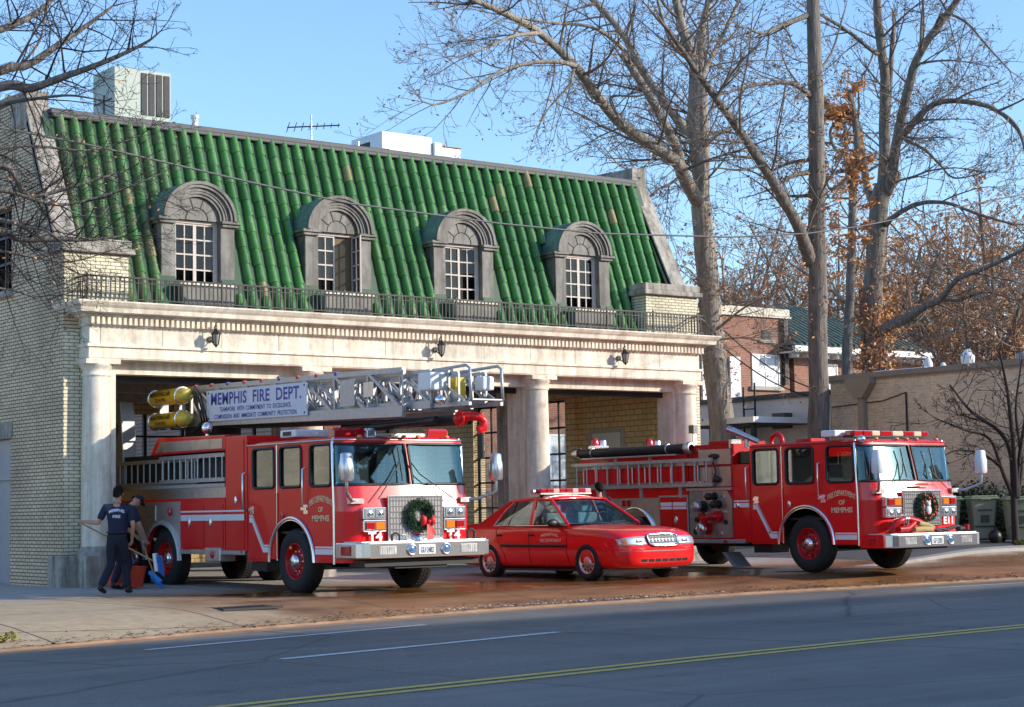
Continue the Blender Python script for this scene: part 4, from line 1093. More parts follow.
LIMBS_M = [
  [(34.74,26.47,1.6,0.073), (34.65,26.43,2.61,0.06), (34.41,26.56,3.14,0.047), (33.9,26.9,3.58,0.034), (33.48,27.16,4.21,0.021)],
  [(34.78,26.44,1.6,0.069), (34.56,26.28,2.69,0.053), (34.25,26.16,4.07,0.036), (33.96,26.09,4.83,0.02)],
  [(34.81,26.41,1.6,0.064), (34.79,26.36,2.24,0.05), (34.88,26.17,3.38,0.035), (35.02,25.96,4.29,0.021)],
  [(34.74,26.47,1.6,0.055), (34.42,26.5,2.18,0.045), (34.05,26.54,2.95,0.035), (33.49,26.79,3.16,0.026), (32.84,27.1,3.44,0.016)],
  [(34.8,26.42,1.6,0.06), (35.13,26.5,2.47,0.046), (35.25,26.7,3.64,0.033), (35.6,26.73,4.83,0.019)],
  [(34.52,26.57,2.25,0.032), (34.04,26.69,2.59,0.025), (33.45,26.92,2.71,0.018), (33.05,27.02,2.6,0.011)],
]

SP = dict(bend=.5, wob=.13, up=.12, rmin=.006, dens=[0, 3.0, 2.6, 2.0], limb=1.5, trunk=.0, len=2.6, lev=3)
tree('bare_tree', 'tall bare pale barked tree growing beside the end of the fire station', LIMBS_A, BARK, TWIG, 11, dict(SP, limb=3.3, len=2.6, rmin=.005, dens=[0, 5.6, 4.2, 2.9]), LEAF3, 2200, .045, base_z=.4)
tree('bare_tree', 'straight dark trunked bare tree standing where the tan wall begins', LIMBS_B, BARKD, TWIG, 12, dict(SP, limb=2.6, len=2.5, dens=[0, 5.2, 4.0, 2.8]), LEAF3, 1300, .05, base_z=.4)
tree('bare_tree', 'forked bare tree with a cut stub behind the tan building', LIMBS_C, BARKD, TWIG, 13, dict(SP, limb=2.0, len=3.2, rmin=.007, dens=[0, 4.6, 3.6, 2.6]), LEAF3, 1500, .06, base_z=.3)
tree('ivy_tree', 'slender broken tree hung with orange leaves beside the forked tree', LIMBS_D, BARKD, TWIGM, 14, dict(SP, limb=2.0, trunk=2.6, len=1.2, lev=2), LEAF, 3000, .085, base_z=.3)
tree('street_tree', 'dark bare branches of a tree reaching in over the roof beside the air conditioner', LIMBS_L, BARKD, TWIGD, 15, dict(SP, limb=4.4, len=1.3, rmin=.0026, dens=[0, 8, 6.2, 4.6], up=.05), LEAF, 220, .026, base_z=.1, thick=.018)
# orange creeper around the forked tree's trunk
rg = random.Random(21); lf = MB(); tw = MB()
CB = Vector(LIMBS_C[0][1][:3])
t = thing('creeper', 'mass of orange leaved creeper covering the lower trunk of the forked tree', 'creeper', (CB.x, CB.y, .3))
for i in range(2600):
    z = rg.triangular(5.0, 11.6, 6.8); a = rg.uniform(0, 2*PI); r = abs(rg.gauss(.45, .35)) + .08*max(0, 8-z)
    leaf_mb(lf, (CB.x + math.cos(a)*r + (z-6)*.05, CB.y + math.sin(a)*r - .1, z), rg.uniform(.05, .11), rg)
for i in range(40):
    a = rg.uniform(0, 2*PI); tw.tube([(CB.x+math.cos(a+z*.3)*.4, CB.y+math.sin(a+z*.3)*.4, z) for z in (0.5, 3, 5, 7, 9)], .02, 4)
tw.build('stem', TWIGM, t, recalc=False); tag(lf.build('foliage', LEAF, t, recalc=False), kind='stuff')
# leaves clinging to tree trunks
for (L, n, z0, z1, nm) in ((LIMBS_A[0], 420, 5.3, 8.2, 'tall pale tree trunk'), (LIMBS_B[0], 260, 7, 11, 'straight dark tree trunk')):
    lf = MB(); tw = MB(); S = smooth_path(L, 6)
    c0 = min(S, key=lambda q: abs(q[2]-z0)); t = thing('climbing_vine', 'sparse rusty leaved vine clinging to the ' + nm, 'vine', c0[:3])
    SS = [q for q in S if z0-1 <= q[2] <= z1+1]
    tw.tube([Vector(q[:3]) + Vector((math.cos(k*1.3), math.sin(k*1.3), 0))*(q[3]+.02) for k, q in enumerate(SS)], .018, 5)
    for i in range(n):
        q = rg.choice(SS); a = rg.uniform(0, 2*PI); r = q[3] + abs(rg.gauss(.05, .28))
        leaf_mb(lf, (q[0]+math.cos(a)*r, q[1]+math.sin(a)*r, q[2]+rg.gauss(0, .4)), rg.uniform(.04, .08), rg)
    tw.build('stem', TWIGM, t, recalc=False); tag(lf.build('foliage', LEAF, t, recalc=False), kind='stuff')
tree('crape_myrtle', 'multi stemmed leafless shrub tree in front of the tan wall', LIMBS_M, TWIGD, TWIGD, 16, dict(SP, limb=3.6, trunk=3.2, len=1.5, rmin=.007, dens=[0, 3.6, 3.0, 2.4], up=.25, lev=3), LEAF2, 120, .04, base_z=.55, thick=.02, cat='shrub', zmin=2.2)
# far trees
def far_tree(x, y, h, seed, lab, leafm, nleaf, ls=.095):
    rg = random.Random(seed); limbs = []
    top = (x+rg.uniform(-.6, .6), y, h*.55)
    limbs.append([(x, y, .2, .32), (x+rg.uniform(-.2, .2), y, h*.28, .26), top + (.18,)])
    for k in range(13):
        a = rg.uniform(0, 2*PI); f = rg.uniform(.45, 1.0); z0 = h*.55*f
        R = h*rg.uniform(.16, .30)
        limbs.append([(x, y, z0, .14), (x+math.cos(a)*R*.5, y+math.sin(a)*R*.5, z0+h*.16, .09), (x+math.cos(a)*R, y+math.sin(a)*R, z0+h*rg.uniform(.26, .44), .04)])
    return tree('autumn_tree', lab, limbs, BARKD, TWIGM, seed, dict(SP, limb=1.5, len=3.2, lev=2, rmin=.012, dens=[0, 2.6, 2.2], trunk=.8), leafm, nleaf, ls, base_z=.2, group='autumn trees behind the tan building')
FT = [(69.3, 70.9, 18.0, 'rusty twiggy tree seen over the red brick building', LEAF2, 3510),
      (73.9, 72.5, 17.0, 'brownish tree between the tall pale tree and the straight trunk', LEAF2, 4050),
      (71.5, 76.8, 15.5, 'thin brown tree glimpsed between the station roof and the tall pale tree', LEAF2, 1890),
      (72.3, 66.1, 18.0, 'orange tree directly behind the slender broken tree', LEAF, 5130),
      (68.5, 58.9, 17.5, 'full orange tree crowding the limb of the forked tree', LEAF, 6210),
      (76.8, 62.6, 19.5, 'tall orange tree above the stout roof vent', LEAF, 6210),
      (70.7, 54.7, 18.0, 'rust coloured tree rising above the leafless shrub tree', LEAF, 5805),
      (77.4, 57.1, 19.0, 'tawny tree farthest from the fire station', LEAF2, 6750),
      (53.8, 42.3, 11.5, 'low tawny tree behind the utility pole', LEAF2, 5670),
      (82.7, 73.3, 19.0, 'distant brown tree behind the forked tree', LEAF2, 5400)]
for i, (x, y, h, lab, lm, nl) in enumerate(FT): far_tree(x, y, h, 40+i, lab, lm, nl)
# evergreen hedge at the foot of the tan wall, small tufts
def bush(name, label, c, r, n, mat, ls, seed):
    rg = random.Random(seed); t = thing(name, label, 'shrub', c); m = MB(); s = MB()
    cl = [(rg.uniform(-.7, .7)*r[0], rg.uniform(-.7, .7)*r[1], rg.uniform(.25, .85)*r[2], rg.uniform(.25, .5)*min(1, r[2])) for _ in range(26)]
    for i in range(n):
        q = rg.choice(cl); v = Vector((rg.gauss(0, 1), rg.gauss(0, 1), rg.gauss(0, 1))).normalized()*q[3]*rg.uniform(.7, 1.05)
        leaf_mb(m, (c[0]+q[0]+v.x, c[1]+q[1]+v.y, max(c[2]+.03, c[2]+q[2]+v.z)), ls*rg.uniform(.6, 1.3), rg)
    for q in cl: s.tube([(c[0], c[1], c[2]), (c[0]+q[0]*.5, c[1]+q[1]*.5, c[2]+q[2]*.6), (c[0]+q[0], c[1]+q[1], c[2]+q[2])], .012 if r[2] > .5 else .004, 4)
    s.build('stem', TWIGD, t, recalc=False); tag(m.build('foliage', mat, t, recalc=False), kind='stuff')
bush('evergreen_shrub', 'dark evergreen shrub against the tan wall behind the wheelie bins', (36.4, 29.6, .55), (.6, 1.3, 1.55), 5200, GREENL, .05, 61)
bush('evergreen_shrub', 'dark evergreen shrub beside the leafless shrub tree stems', (36.5, 28.0, .55), (.5, .9, 1.3), 3600, GREENL, .05, 62)
bush('grass_tuft', 'small yellow green tuft of grass on the ground in front of the wheelie bins', (34.6, 25.9, .5), (.5, .3, .15), 600, pm('yellow grass', (.30, .26, .05), .8), .05, 63)
bush('weed_patch', 'yellowish weeds growing at the edge of the pavement by the kerb', (8.4, 20.85, gz(8.4, 20.85)), (.25, .18, .1), 300, MATS['yellow grass'], .035, 64)
# ------------------------------------------------------------------ fire trucks
def shift(mb, loc): return mb.xform(Matrix.Translation(loc))
def rrect(y0, y1, z0, z1, r, n=4):
    out = []
    for cy, cz, a0 in ((y1-r, z1-r, 0), (y0+r, z1-r, PI/2), (y0+r, z0+r, PI), (y1-r, z0+r, 1.5*PI)):
        for k in range(n+1):
            a = a0 + PI/2*k/n; out.append((cy+r*math.cos(a), cz+r*math.sin(a)))
    return out
def wheel(t, loc, x, y, R, side, kind='truck', dual=False, yaw=0):
    """side -1: outer face looks to -x"""
    if kind == 'truck':
        W = .30; tp = [(.30, .02), (.33, .0), (.44, -.012), (.50, .012), (.525, .05), (.53, .07), (.53, .23), (.525, .25), (.5, .285), (.40, .30), (.30, .28)]
    else:
        W = .22; tp = [(.215, .02), (.23, .0), (.28, -.008), (.312, .012), (.325, .035), (.328, .05), (.328, .17), (.325, .185), (.30, .215), (.215, .2)]
    k = R/tp[5][0]
    c = Vector((x, y, R)); ax = Vector((-side, 0, 0))
    m = MB(); n = 56
    m.lathe([(r*k, h) for r, h in tp], c, ax, n)
    # tread blocks
    u, w, d = frame(ax)
    for i in range(44 if kind == 'truck' else 36):
        a = 2*PI*i/(44 if kind == 'truck' else 36)
        for h in ((.065, .12), (.135, .18), (.195, .24)) if kind == 'truck' else ((.05, .1), (.12, .17)):
            a2 = a + (.05 if h[0] < .1 else 0)
            rr = R-.001; p = c + (u*math.cos(a2)+w*math.sin(a2))*rr
            q = u*(-math.sin(a2)) + w*math.cos(a2)
            m.beam(p + d*h[0], p + d*h[1], .045 if kind == 'truck' else .032, .02, up=(u*math.cos(a2)+w*math.sin(a2)))
    Mr = Matrix.Translation(c) @ Matrix.Rotation(yaw, 4, 'Z') @ Matrix.Translation(-c)
    tyre = shift(m.xform(Mr), loc).build('wheel', RUBBER, t)
    if kind == 'truck':
        m = MB(); m.lathe([(.305, .03), (.30, .012), (.288, .012), (.278, .05), (.25, .10), (.235, .115), (.20, .12), (.13, .12), (.125, .10), (0, .10)], c, ax, 40)
        rim = shift(m.xform(Mr), loc).build('rim', REDD if not dual else REDD, tyre)
        m = MB()
        hub_out = -.02 if not dual else .03
        m.lathe([(.125, .115), (.12, .05 + hub_out), (.095, hub_out), (.05, hub_out-.015), (0, hub_out-.02)], c, ax, 26)
        for i in range(10):
            a = 2*PI*i/10; p = c + (u*math.cos(a)+w*math.sin(a))*.168
            m.cyl(p + d*.12, p + d*.072, .019, .015, n=8)
        shift(m.xform(Mr), loc).build('hub', CHROME, tyre)
        m = MB()
        for i in range(10):
            a = 2*PI*(i+.5)/10; p = c + (u*math.cos(a)+w*math.sin(a))*.222
            m.cyl(p + d*.11, p + d*.098, .021, n=10)
        shift(m.xform(Mr), loc).build('hand_holes', BLACK, tyre)
    else:
        m = MB(); m.lathe([(.222, .03), (.218, .015), (.205, .012), (.195, .035), (.175, .05), (.10, .04), (.09, .02), (.06, .01), (.0, .008)], c, ax, 40)
        rim = shift(m.xform(Mr), loc).build('rim', pm('wheel steel', (.62, .54, .50), .34, .85), tyre)
        m = MB()
        for i in range(12):
            a = 2*PI*i/12; p = c + (u*math.cos(a)+w*math.sin(a))*.158
            m.cyl(p + d*.052, p + d*.036, .021, n=10)
        shift(m.xform(Mr), loc).build('hand_holes', DARK, tyre)
    return tyre

def cab(t, loc, wz0, wz1, wins, split, bz, unit, lens_up, co_txt, gr_top, str_z):
    W = 1.25; YR_ = 1.45
    ys = [YR_, wins[0][0], wins[0][1], wins[1][0], wins[1][1], wins[2][0], wins[2][1], -1.33]
    out = [(-W, y) for y in ys]
    for k in range(1, 6):
        a = PI/2*k/5; out.append((-W + .34*(1-math.cos(a)), -1.33 - .34*math.sin(a)))
    out += [(-.62, -1.70), (-.31, -1.725), (-.035, -1.735)]
    nL = len(out); out = out + [(-x, y) for x, y in reversed(out)]
    zl = [.52, .95, 1.33, wz0, wz1, wz1+.07, wz1+.115]
    def pt(i, j):
        x, y = out[i]; z = zl[j]
        wf = max(0, min(1, (-y-1.2)/.5))
        dy = [0, 0, 0, .085, .245, .265, .34][j]*wf
        dx = .07 if j == 6 else 0
        x2 = x - math.copysign(dx, x) if abs(x) > .3 else x
        return (x2, y+dy, z)
    N = len(out)
    nose = MB(); m = MB(); glass = []; pane_s = [MB() for _ in range(6)]; ws = [MB(), MB()]
    sidecols = {}
    for i in range(N-1):
        side = -1 if i < nL-1 else (1 if i >= nL else 0)
        ii = i if i < nL-1 else N-2-i
        for j in range(6):
            q = [pt(i, j), pt(i+1, j), pt(i+1, j+1), pt(i, j+1)]
            flat = ii < 7 and i != nL-1
            if flat and j < 3: continue
            if j == 3:
                if flat and ii in (1, 3, 5):
                    k = (ii-1)//2 + (0 if i < nL else 3)
                    pane_s[k].poly([(p[0]*.985, p[1], p[2]) for p in q]); continue
                if not flat and i != nL-1:
                    k = 0 if i < nL else 1
                    ws[k].add([(p[0]*.992, p[1]+.012, p[2]) for p in q], [(0, 1, 2, 3)], True); continue
            (nose if (j == 2 and not flat) else m).add(q, [(0, 1, 2, 3)], not flat)
    # side lower panels with wheel arch
    AR = .69; zc = .53
    for s in (-1, 1):
        P = [(YR_, wz0), (YR_, .52)]
        a0 = math.asin((.52-zc)/AR)
        for k in range(21):
            a = a0 + (PI-2*a0)*k/20; P.append((AR*math.cos(a), zc+AR*math.sin(a)))
        P += [(-1.33, .52), (-1.33, wz0)]
        m.poly([(s*W, y, z) for y, z in P])
        liner = MB(); liner.grid([[(s*(W-.002), AR*math.cos(PI*k/20), zc+AR*math.sin(PI*k/20)) for k in range(21)], [(s*(W-.55), AR*math.cos(PI*k/20), zc+AR*math.sin(PI*k/20)) for k in range(21)]])
        shift(liner, loc).build('wheel_arch', BLACK, t)
        ch = MB(); ch.tube([(s*(W+.015), (AR+.02)*math.cos(a0+(PI-2*a0)*k/24), zc+(AR+.02)*math.sin(a0+(PI-2*a0)*k/24)) for k in range(25)], .032, 8)
        ch.grid([[(s*(W+.03), (AR-.02)*math.cos(PI*k/24), zc+(AR-.02)*math.sin(PI*k/24)) for k in range(25)], [(s*(W+.02), (AR+.05)*math.cos(PI*k/24), zc+(AR+.05)*math.sin(PI*k/24)) for k in range(25)]])
        shift(ch, loc).build('fender_trim', CHROME, t)
    top = [pt(i, 6) for i in range(N)]
    m.poly(top); rear = [pt(0, j) for j in (0, 3, 4, 5, 6)] + [pt(N-1, j) for j in (6, 5, 4, 3, 0)]
    m.poly(rear)
    # backfacing = dark trim inside
    shift(nose, loc).build('nose_panel', NOSE, t, weld=True)
    body = shift(m, loc).build('cab', RED, t, weld=True)
    me = body.data
    for p in me.polygons: p.use_smooth = True
    me.set_sharp_from_angle(angle=math.radians(24))
    for k, p in enumerate(pane_s):
        if p.v: shift(p, loc).build('side_window', SGLASS, t, recalc=False)
    for s in (-1, 1):
        g = MB()
        for a, b in wins:
            r = rrect(b-.005, a+.005, wz0-.005, wz1+.005, .075)
            g.tube([(s*(W+.004), y, z) for y, z in r], .026, 6, closed=True)
        shift(g, loc).build('window_seal', BLACK, t)
    for k in (0, 1):
        w_ = shift(ws[k], loc).build('windscreen', WSGLASS, t, weld=True)
        rng = range(7, nL) if k == 0 else range(nL, N-7)
        path = [pt(i, 3) for i in rng] + [pt(i, 4) for i in reversed(rng)]
        sealp = [tuple(Vector(p)) for p in path]
        shift(MB().tube(sealp, .024, 6, closed=True), loc).build('seal', BLACK, w_)
    # interior
    m = MB(); m.box(-1.2, 1.2, -1.5, 1.4, .98, 1.02).box(-1.2, 1.2, 1.36, 1.42, 1.0, wz1).box(-1.15, 1.15, -1.45, -1.15, 1.0, wz0-.12).box(-.45, .45, -1.1, .9, 1.0, 1.45)
    shift(m, loc).build('interior', BLACK, t)
    for x in (-.8, .8):
        m = MB(); m.box(x-.26, x+.26, -.75, -.25, 1.25, 1.42).box(x-.25, x+.25, -.35, -.22, 1.40, 2.02).box(x-.14, x+.14, -.33, -.24, 2.03, 2.22)
        shift(m, loc).build('seat', pm('dark seat', (.07, .07, .08), .8), t, bevel=.05)
    m = MB(); m.torus((.8, -1.05, 1.72), .22, .018, (0, -.75, .65), 24, 6); m.cyl((.8, -1.05, 1.72), (.8, -1.25, 1.5), .03, n=8); shift(m, loc).build('steering_wheel', BLACK, t)
    # doors
    for s in (-1, 1):
        d = shift(MB().prism([(split-.02, .56), (split-.02, wz0-.09), (YR_-.06, wz0-.09), (YR_-.06, .56)] if s < 0 else [(split-.02, .56), (split-.02, wz0-.09), (YR_-.06, wz0-.09), (YR_-.06, .56)], 'x', s*W, s*(W+.014)), loc).build('door', RED, t, bevel=.006)
        h = MB().box(s*(W+.014), s*(W+.05), YR_-.25, YR_-.1, 1.36, 1.41)
        h.box(s*(W+.014), s*(W+.02), YR_-.22, YR_-.10, 1.31, 1.44); shift(h, loc).build('handle', CHROME, d, bevel=.006)
        P = [(split-.08, 1.30), (split-.08, wz0-.09), (-1.28, wz0-.09), (-1.28, .56), (-.80, .56)]
        for k in range(9):
            a = PI - .06 - (PI/2+.35)*k/8; P.append((.80*math.cos(a), zc+.80*math.sin(a)))
        d2 = shift(MB().prism(P, 'x', s*W, s*(W+.012)), loc).build('door', RED, t)
        h = MB().box(s*(W+.014), s*(W+.05), -.52, -.36, 1.36, 1.41); h.box(s*(W+.013), s*(W+.02), -.52, -.40, 1.30, 1.45); shift(h, loc).build('handle', CHROME, d2, bevel=.006)
    # grab rails, corner beads, seams
    for s in (-1, 1):
        m = MB()
        for yy, z0, z1 in ((YR_+.06, 1.38, 2.02), (-.46 if False else (wins[1][1]+wins[2][0])/2, 1.40, 2.05)):
            m.tube([(s*W, yy, z0), (s*(W+.07), yy, z0+.02), (s*(W+.07), yy, z1-.02), (s*W, yy, z1)], .017, 7)
        shift(m, loc).build('grab_rail', CHROME, t)
        m = MB(); m.tube([(s*(W+.008), -1.315, .50), (s*(W+.008), -1.315, 1.4), (s*(W+.008), -1.30, wz0), (s*(W+.006), -1.275, wz1), (s*(W-.03), -1.25, wz1+.1)], .026, 7)
        m.tube([(s*(W+.004), split+.01, .54), (s*(W+.004), split+.01, wz1+.05)], .013, 6)
        shift(m, loc).build('bead', CHROME, t)
    m = MB(); m.tube([pt(i, 5) for i in range(N)], .018, 6); shift(m, loc).build('drip_rail', STEEL if unit == 'T4' else REDD, t)
    # clearance lamps
    for x in (-.85, -.28, 0, .28, .85):
        m = MB(); m.sphere((x, -1.45, wz1+.12), (.05, .035, .03), 10, 6); shift(m, loc).build('clearance_lamp', AMBER, t)
    # grille
    gx = .0; yf = -1.745
    g = MB().box(gx-.53, gx+.53, yf-.025, yf+.02, .845, gr_top); g = shift(g, loc).build('grille', CHROME, t, bevel=.008)
    m = MB()
    for i in range(17): m.box(gx-.49+.0575*i, gx-.455+.0575*i, yf-.028, yf-.0251, .89, gr_top-.045)
    shift(m, loc).build('slots', pm('grille shadow', (.26, .26, .27), .4, .7), g)
    m = MB()
    for i in range(7): z = .93+(gr_top-1.02)*i/6; m.box(gx-.50, gx+.50, yf-.034, yf-.0285, z, z+.02)
    shift(m, loc).build('bars', CHROME, g)
    # headlamps
    for s in (-1, 1):
        x0, x1 = sorted((s*.56, s*.99)); yb = -1.70
        h = shift(MB().box(x0, x1, yb-.06, yb+.05, 1.20, 1.385).box(x0, x1, yb-.06, yb+.05, 1.005, 1.19), loc).build('headlight', CHROME, t, bevel=.012)
        up, dn = ((1.2925, 'lamp'), (1.0975, 'turn')) if lens_up else ((1.0975, 'lamp'), (1.2925, 'turn'))
        m = MB()
        for dx in (-.1, .1):
            m.box((x0+x1)/2+dx-.085, (x0+x1)/2+dx+.085, yb-.072, yb-.061, up[0]-.065, up[0]+.065)
        shift(m, loc).build('lens', CLEAR, h, bevel=.01)
        m = MB()
        for dx in (-.1, .1):
            m.lathe([(.058, 0), (.055, .008), (.03, .003), (.012, .012), (0, .012)], ((x0+x1)/2+dx, yb-.072, up[0]), (0, -1, 0), 16)
        shift(m, loc).build('reflector', CHROME, h)
        a, b = sorted((s*.60, s*.76)); shift(MB().box(a, b, yb-.072, yb-.061, dn[0]-.06, dn[0]+.06), loc).build('indicator', AMBER, h)
        a, b = sorted((s*.79, s*.95)); shift(MB().box(a, b, yb-.085, yb-.061, dn[0]-.06, dn[0]+.06), loc).build('flasher', REDLENS, h, bevel=.015)
    # bumper
    b0, b1 = bz; yb = -2.12
    pl = [(-1.27, -1.36), (-1.27, yb+.16), (-1.22, yb+.04), (-1.10, yb), (1.10, yb), (1.22, yb+.04), (1.27, yb+.16), (1.27, -1.36)]
    m = MB(); m.prism(pl, 'z', b0, b1); B = shift(m, loc).build('bumper', BUMPER, t, bevel=.02)
    m = MB(); m.box(-1.2, 1.2, yb+.1, -1.4, b1, b1+.014); shift(m, loc).build('deck', TREAD, B)
    for s in (-1, 1):
        m = MB(); m.torus((s*.33-.0, yb-.012, (b0+b1)/2), .078, .016, (0, 1, 0), 22, 8); shift(m, loc).build('fog_ring', CHROME, B)
        m = MB(); m.sphere((s*.33, yb-.005, (b0+b1)/2), (.07, .025, .07), 14, 8); shift(m, loc).build('fog_lamp', BLUELENS, B)
        m = MB(); m.box(s*.78-.16, s*.78+.16, yb-.008, yb-.001, b0+.06, b1-.06)
        for q in range(7): m.box(s*.78-.145+.043*q, s*.78-.125+.043*q, yb-.014, yb-.008, b0+.07, b1-.07)
        shift(m, loc).build('speaker_grille', STEEL, B)
        m = MB(); x0, x1 = sorted((s*1.27, s*1.30)); m.box(x0, x1, -1.80, -1.56, b0+.05, b1-.05); shift(m, loc).build('marker_lamp', REDLENS if unit == 'E11' else REDLENS, B, bevel=.012)
    if unit == 'E11':
        for s in (-1, 1):
            m = MB(); x0, x1 = sorted((s*1.272, s*1.284)); m.box(x0, x1, -1.9, -1.36, b0+.0, b1-.0)
            shift(m, loc).build('bumper_end', RED, B)
    pl_ = shift(MB().box(-.20, .12, yb-.012, yb-.001, b0+.05, b1-.05), loc).build('number_plate', WHITE, B)
    shift(text_mb('GU·2482' if unit == 'T4' else 'GF·2205', .25, .09, (-.04, yb-.013, (b0+b1)/2-.01), (1, 0, 0), (0, 0, 1), bold=.012), loc).build('lettering', pm('plate green', (.05, .09, .13), .6), pl_, recalc=False)
    # chassis under
    m = MB(); m.box(-.5, .5, -1.9, 2.0, .42, .62).box(-.95, .95, -.1, .1, .38, .52).box(-1.1, 1.1, -1.95, -1.5, .46, .56); m.box(-1.15, -.7, 1.0, 1.5, .35, .6)
    shift(m, loc).build('chassis', BLACK, t)
    # mirrors
    for s in (-1, 1):
        a = MB(); a.tube([(s*1.06, -1.62, 1.50), (s*1.22, -1.78, 1.50), (s*1.42, -1.98, 1.60), (s*1.45, -2.0, 1.64), (s*1.45, -2.0, 1.82)], .026, 8)
        a.box(s*1.06-.12, s*1.06+.12, -1.70, -1.58, 1.45, 1.53)
        mi = shift(a, loc).build('mirror_arm', STEEL, t)
        m = MB(); rows = []
        for z, k in ((1.80, .8), (1.83, 1), (2.05, 1), (2.12, .86), (2.125, .84), (2.22, .80), (2.24, .55)):
            rows.append([(s*1.45 + dx*.105*k, -2.0 + dy*.09*k, z) for dx, dy in ((-1, .6), (-.8, 1), (.8, 1), (1, .6), (1, -.5), (.6, -1), (-.6, -1), (-1, -.5))])
        m.grid(rows, True, True); m.poly(rows[0]); m.poly(rows[-1])
        o = shift(m, loc).build('mirror', WHITE if unit == 'E11' else pm('mirror steel', (.7, .7, .72), .3, .9), mi)
        shift(MB().box(s*1.45-.085, s*1.45+.085, -1.908, -1.9, 1.85, 2.04), loc).build('mirror_glass', pm('mirror glass', (.5, .55, .6), .05, 1), mi)
    # wipers
    for s, xa in ((-1, -.52), (1, .30)):
        m = MB(); xt = xa + (.33 if s < 0 else -.30) if unit == 'T4' else xa + .2
        yo = -1.80
        m.tube([(xa-.2 if s < 0 else xa+.42, yo+.02, 1.52), ((xa+xt)/2, yo+.12, wz0+.16), (xt, yo+.19, wz0+.38)], .011, 5)
        m.tube([(xt-.02, yo+.09, wz0+.06), (xt, yo+.18, wz0+.34), (xt-.02, yo+.225, wz0+.6)], .014, 5)
        shift(m, loc).build('wiper', BLACK, t)
    # stripes on the cab side
    z0, z1 = str_z
    for s in (-1, 1):
        X = s*(W+.016)
        def sp(P, w):
            n = MB(); L = []; 
            for k, p in enumerate(P): L.append(Vector(p))
            top_ = []; bot = []
            for k in range(len(L)):
                a = (L[k]-L[k-1]) if k else (L[1]-L[0]); b = (L[k+1]-L[k]) if k < len(L)-1 else a
                n1 = Vector((-a.y, a.x)).normalized(); n2 = Vector((-b.y, b.x)).normalized(); nn = (n1+n2).normalized(); sc = w/2/max(.4, nn.dot(n1))
                top_.append(L[k]+nn*sc); bot.append(L[k]-nn*sc)
            n.grid([[(X, p.x, p.y) for p in top_], [(X, p.x, p.y) for p in bot]], smooth=False)
            return n
        zt = str_z[1]
        P1 = [(YR_-.07, zt), (YR_-.18, zt), (.90, z0+.02), (.74, z0+.02)]
        P2 = [(-.74, z0), (-1.28, z0)]
        m = MB()
        for off, w in ((.045, .028), (-.025, .085)):
            m.merge(sp([(y, z+off) for y, z in P1], w)); m.merge(sp([(y, z+off) for y, z in P2], w))
        # wrap round the corner
        xx = []
        shift(m, loc).build('stripe', STRIPE, t, recalc=False)
    # door lettering
    for s in (-1,):
        X = -(W+.02); R_ = (0, -1, 0); U = (0, 0, 1)
        yc = -.93
        shift(text_mb('FIRE DEPARTMENT', .70, .10, (X, yc, wz0-.29), R_, U, bold=.02, arch=.085, depth=0), loc).build('lettering', GOLD, t, recalc=False)
        shift(text_mb('OF', .15, .085, (X, yc, wz0-.38), R_, U, bold=.02, depth=0), loc).build('lettering', GOLD, t, recalc=False)
        shift(text_mb('MEMPHIS', .52, .10, (X, yc, wz0-.52), R_, U, bold=.025, depth=0), loc).build('lettering', GOLD, t, recalc=False)
        shift(text_mb(co_txt, .50, .065, (-(W+.004), (wins[1][0]+wins[1][1])/2-.02, wz0-.28), R_, U, bold=.02, depth=0), loc).build('lettering', GOLD, t, recalc=False)
    # front unit lettering
    yn = -1.722
    for s in (-1, 1):
        if unit == 'E11' and s < 0: continue
        shift(text_mb(unit, .27, .14, (s*.76, yn-.004, .93), (1, 0, 0), (0, 0, 1), bold=.045, depth=.012), loc).build('lettering', STRIPE, t, recalc=False)
    # oval maker plate by the door, red lamp
    m = MB(); m.sphere((-W-.012, split-.17, 1.28), (.02, .05, .07), 12, 8); shift(m, loc).build('side_lamp', REDLENS if unit == 'T4' else CHROME, t)
    m = MB(); m.sphere((-W-.01, YR_-1.42 if unit == 'T4' else YR_-.5, .75), (.015, .05, .03), 10, 6); shift(m, loc).build('side_marker', AMBER, t)
    # step well silver
    return body

def lamp_dome(t, loc, x0, x1, y, z, mat):
    m = MB(); rows = []
    for zz, k in ((z, 1), (z+.11, .95), (z+.15, .75)):
        rows.append([(a, b, zz) for a, b in ((x0+.09*(1-k), y-.1*k), (x1-.09*(1-k), y-.1*k), (x1-.02-.09*(1-k), y+.1*k), (x0+.02+.09*(1-k), y+.1*k))])
    m.grid(rows, False, True); m.poly(rows[-1]); return shift(m, loc).build('beacon', mat, t, bevel=.02)

# ---------------- ladder truck
LT = Vector((16.70, 26.13, .25))
T4 = thing('ladder_truck', 'red ladder truck carrying a long aerial ladder with a white name board', 'fire truck', LT)
cab(T4, LT, 1.75, 2.40, ((1.26, .56), (.36, -.31), (-.60, -1.22)), .46, (.59, .84), 'T4', True, 'TRUCK CO. 4', 1.57, (.72, 1.24))
wheel(T4, LT, -1.22, 0, .53, -1); wheel(T4, LT, 1.22, 0, .53, 1)
for y in (4.62, 6.0):
    wheel(T4, LT, -1.22, y, .53, -1, dual=True); wheel(T4, LT, 1.22, y, .53, 1, dual=True)
W = 1.25
def B4(*a): return shift(MB().box(*a), LT)
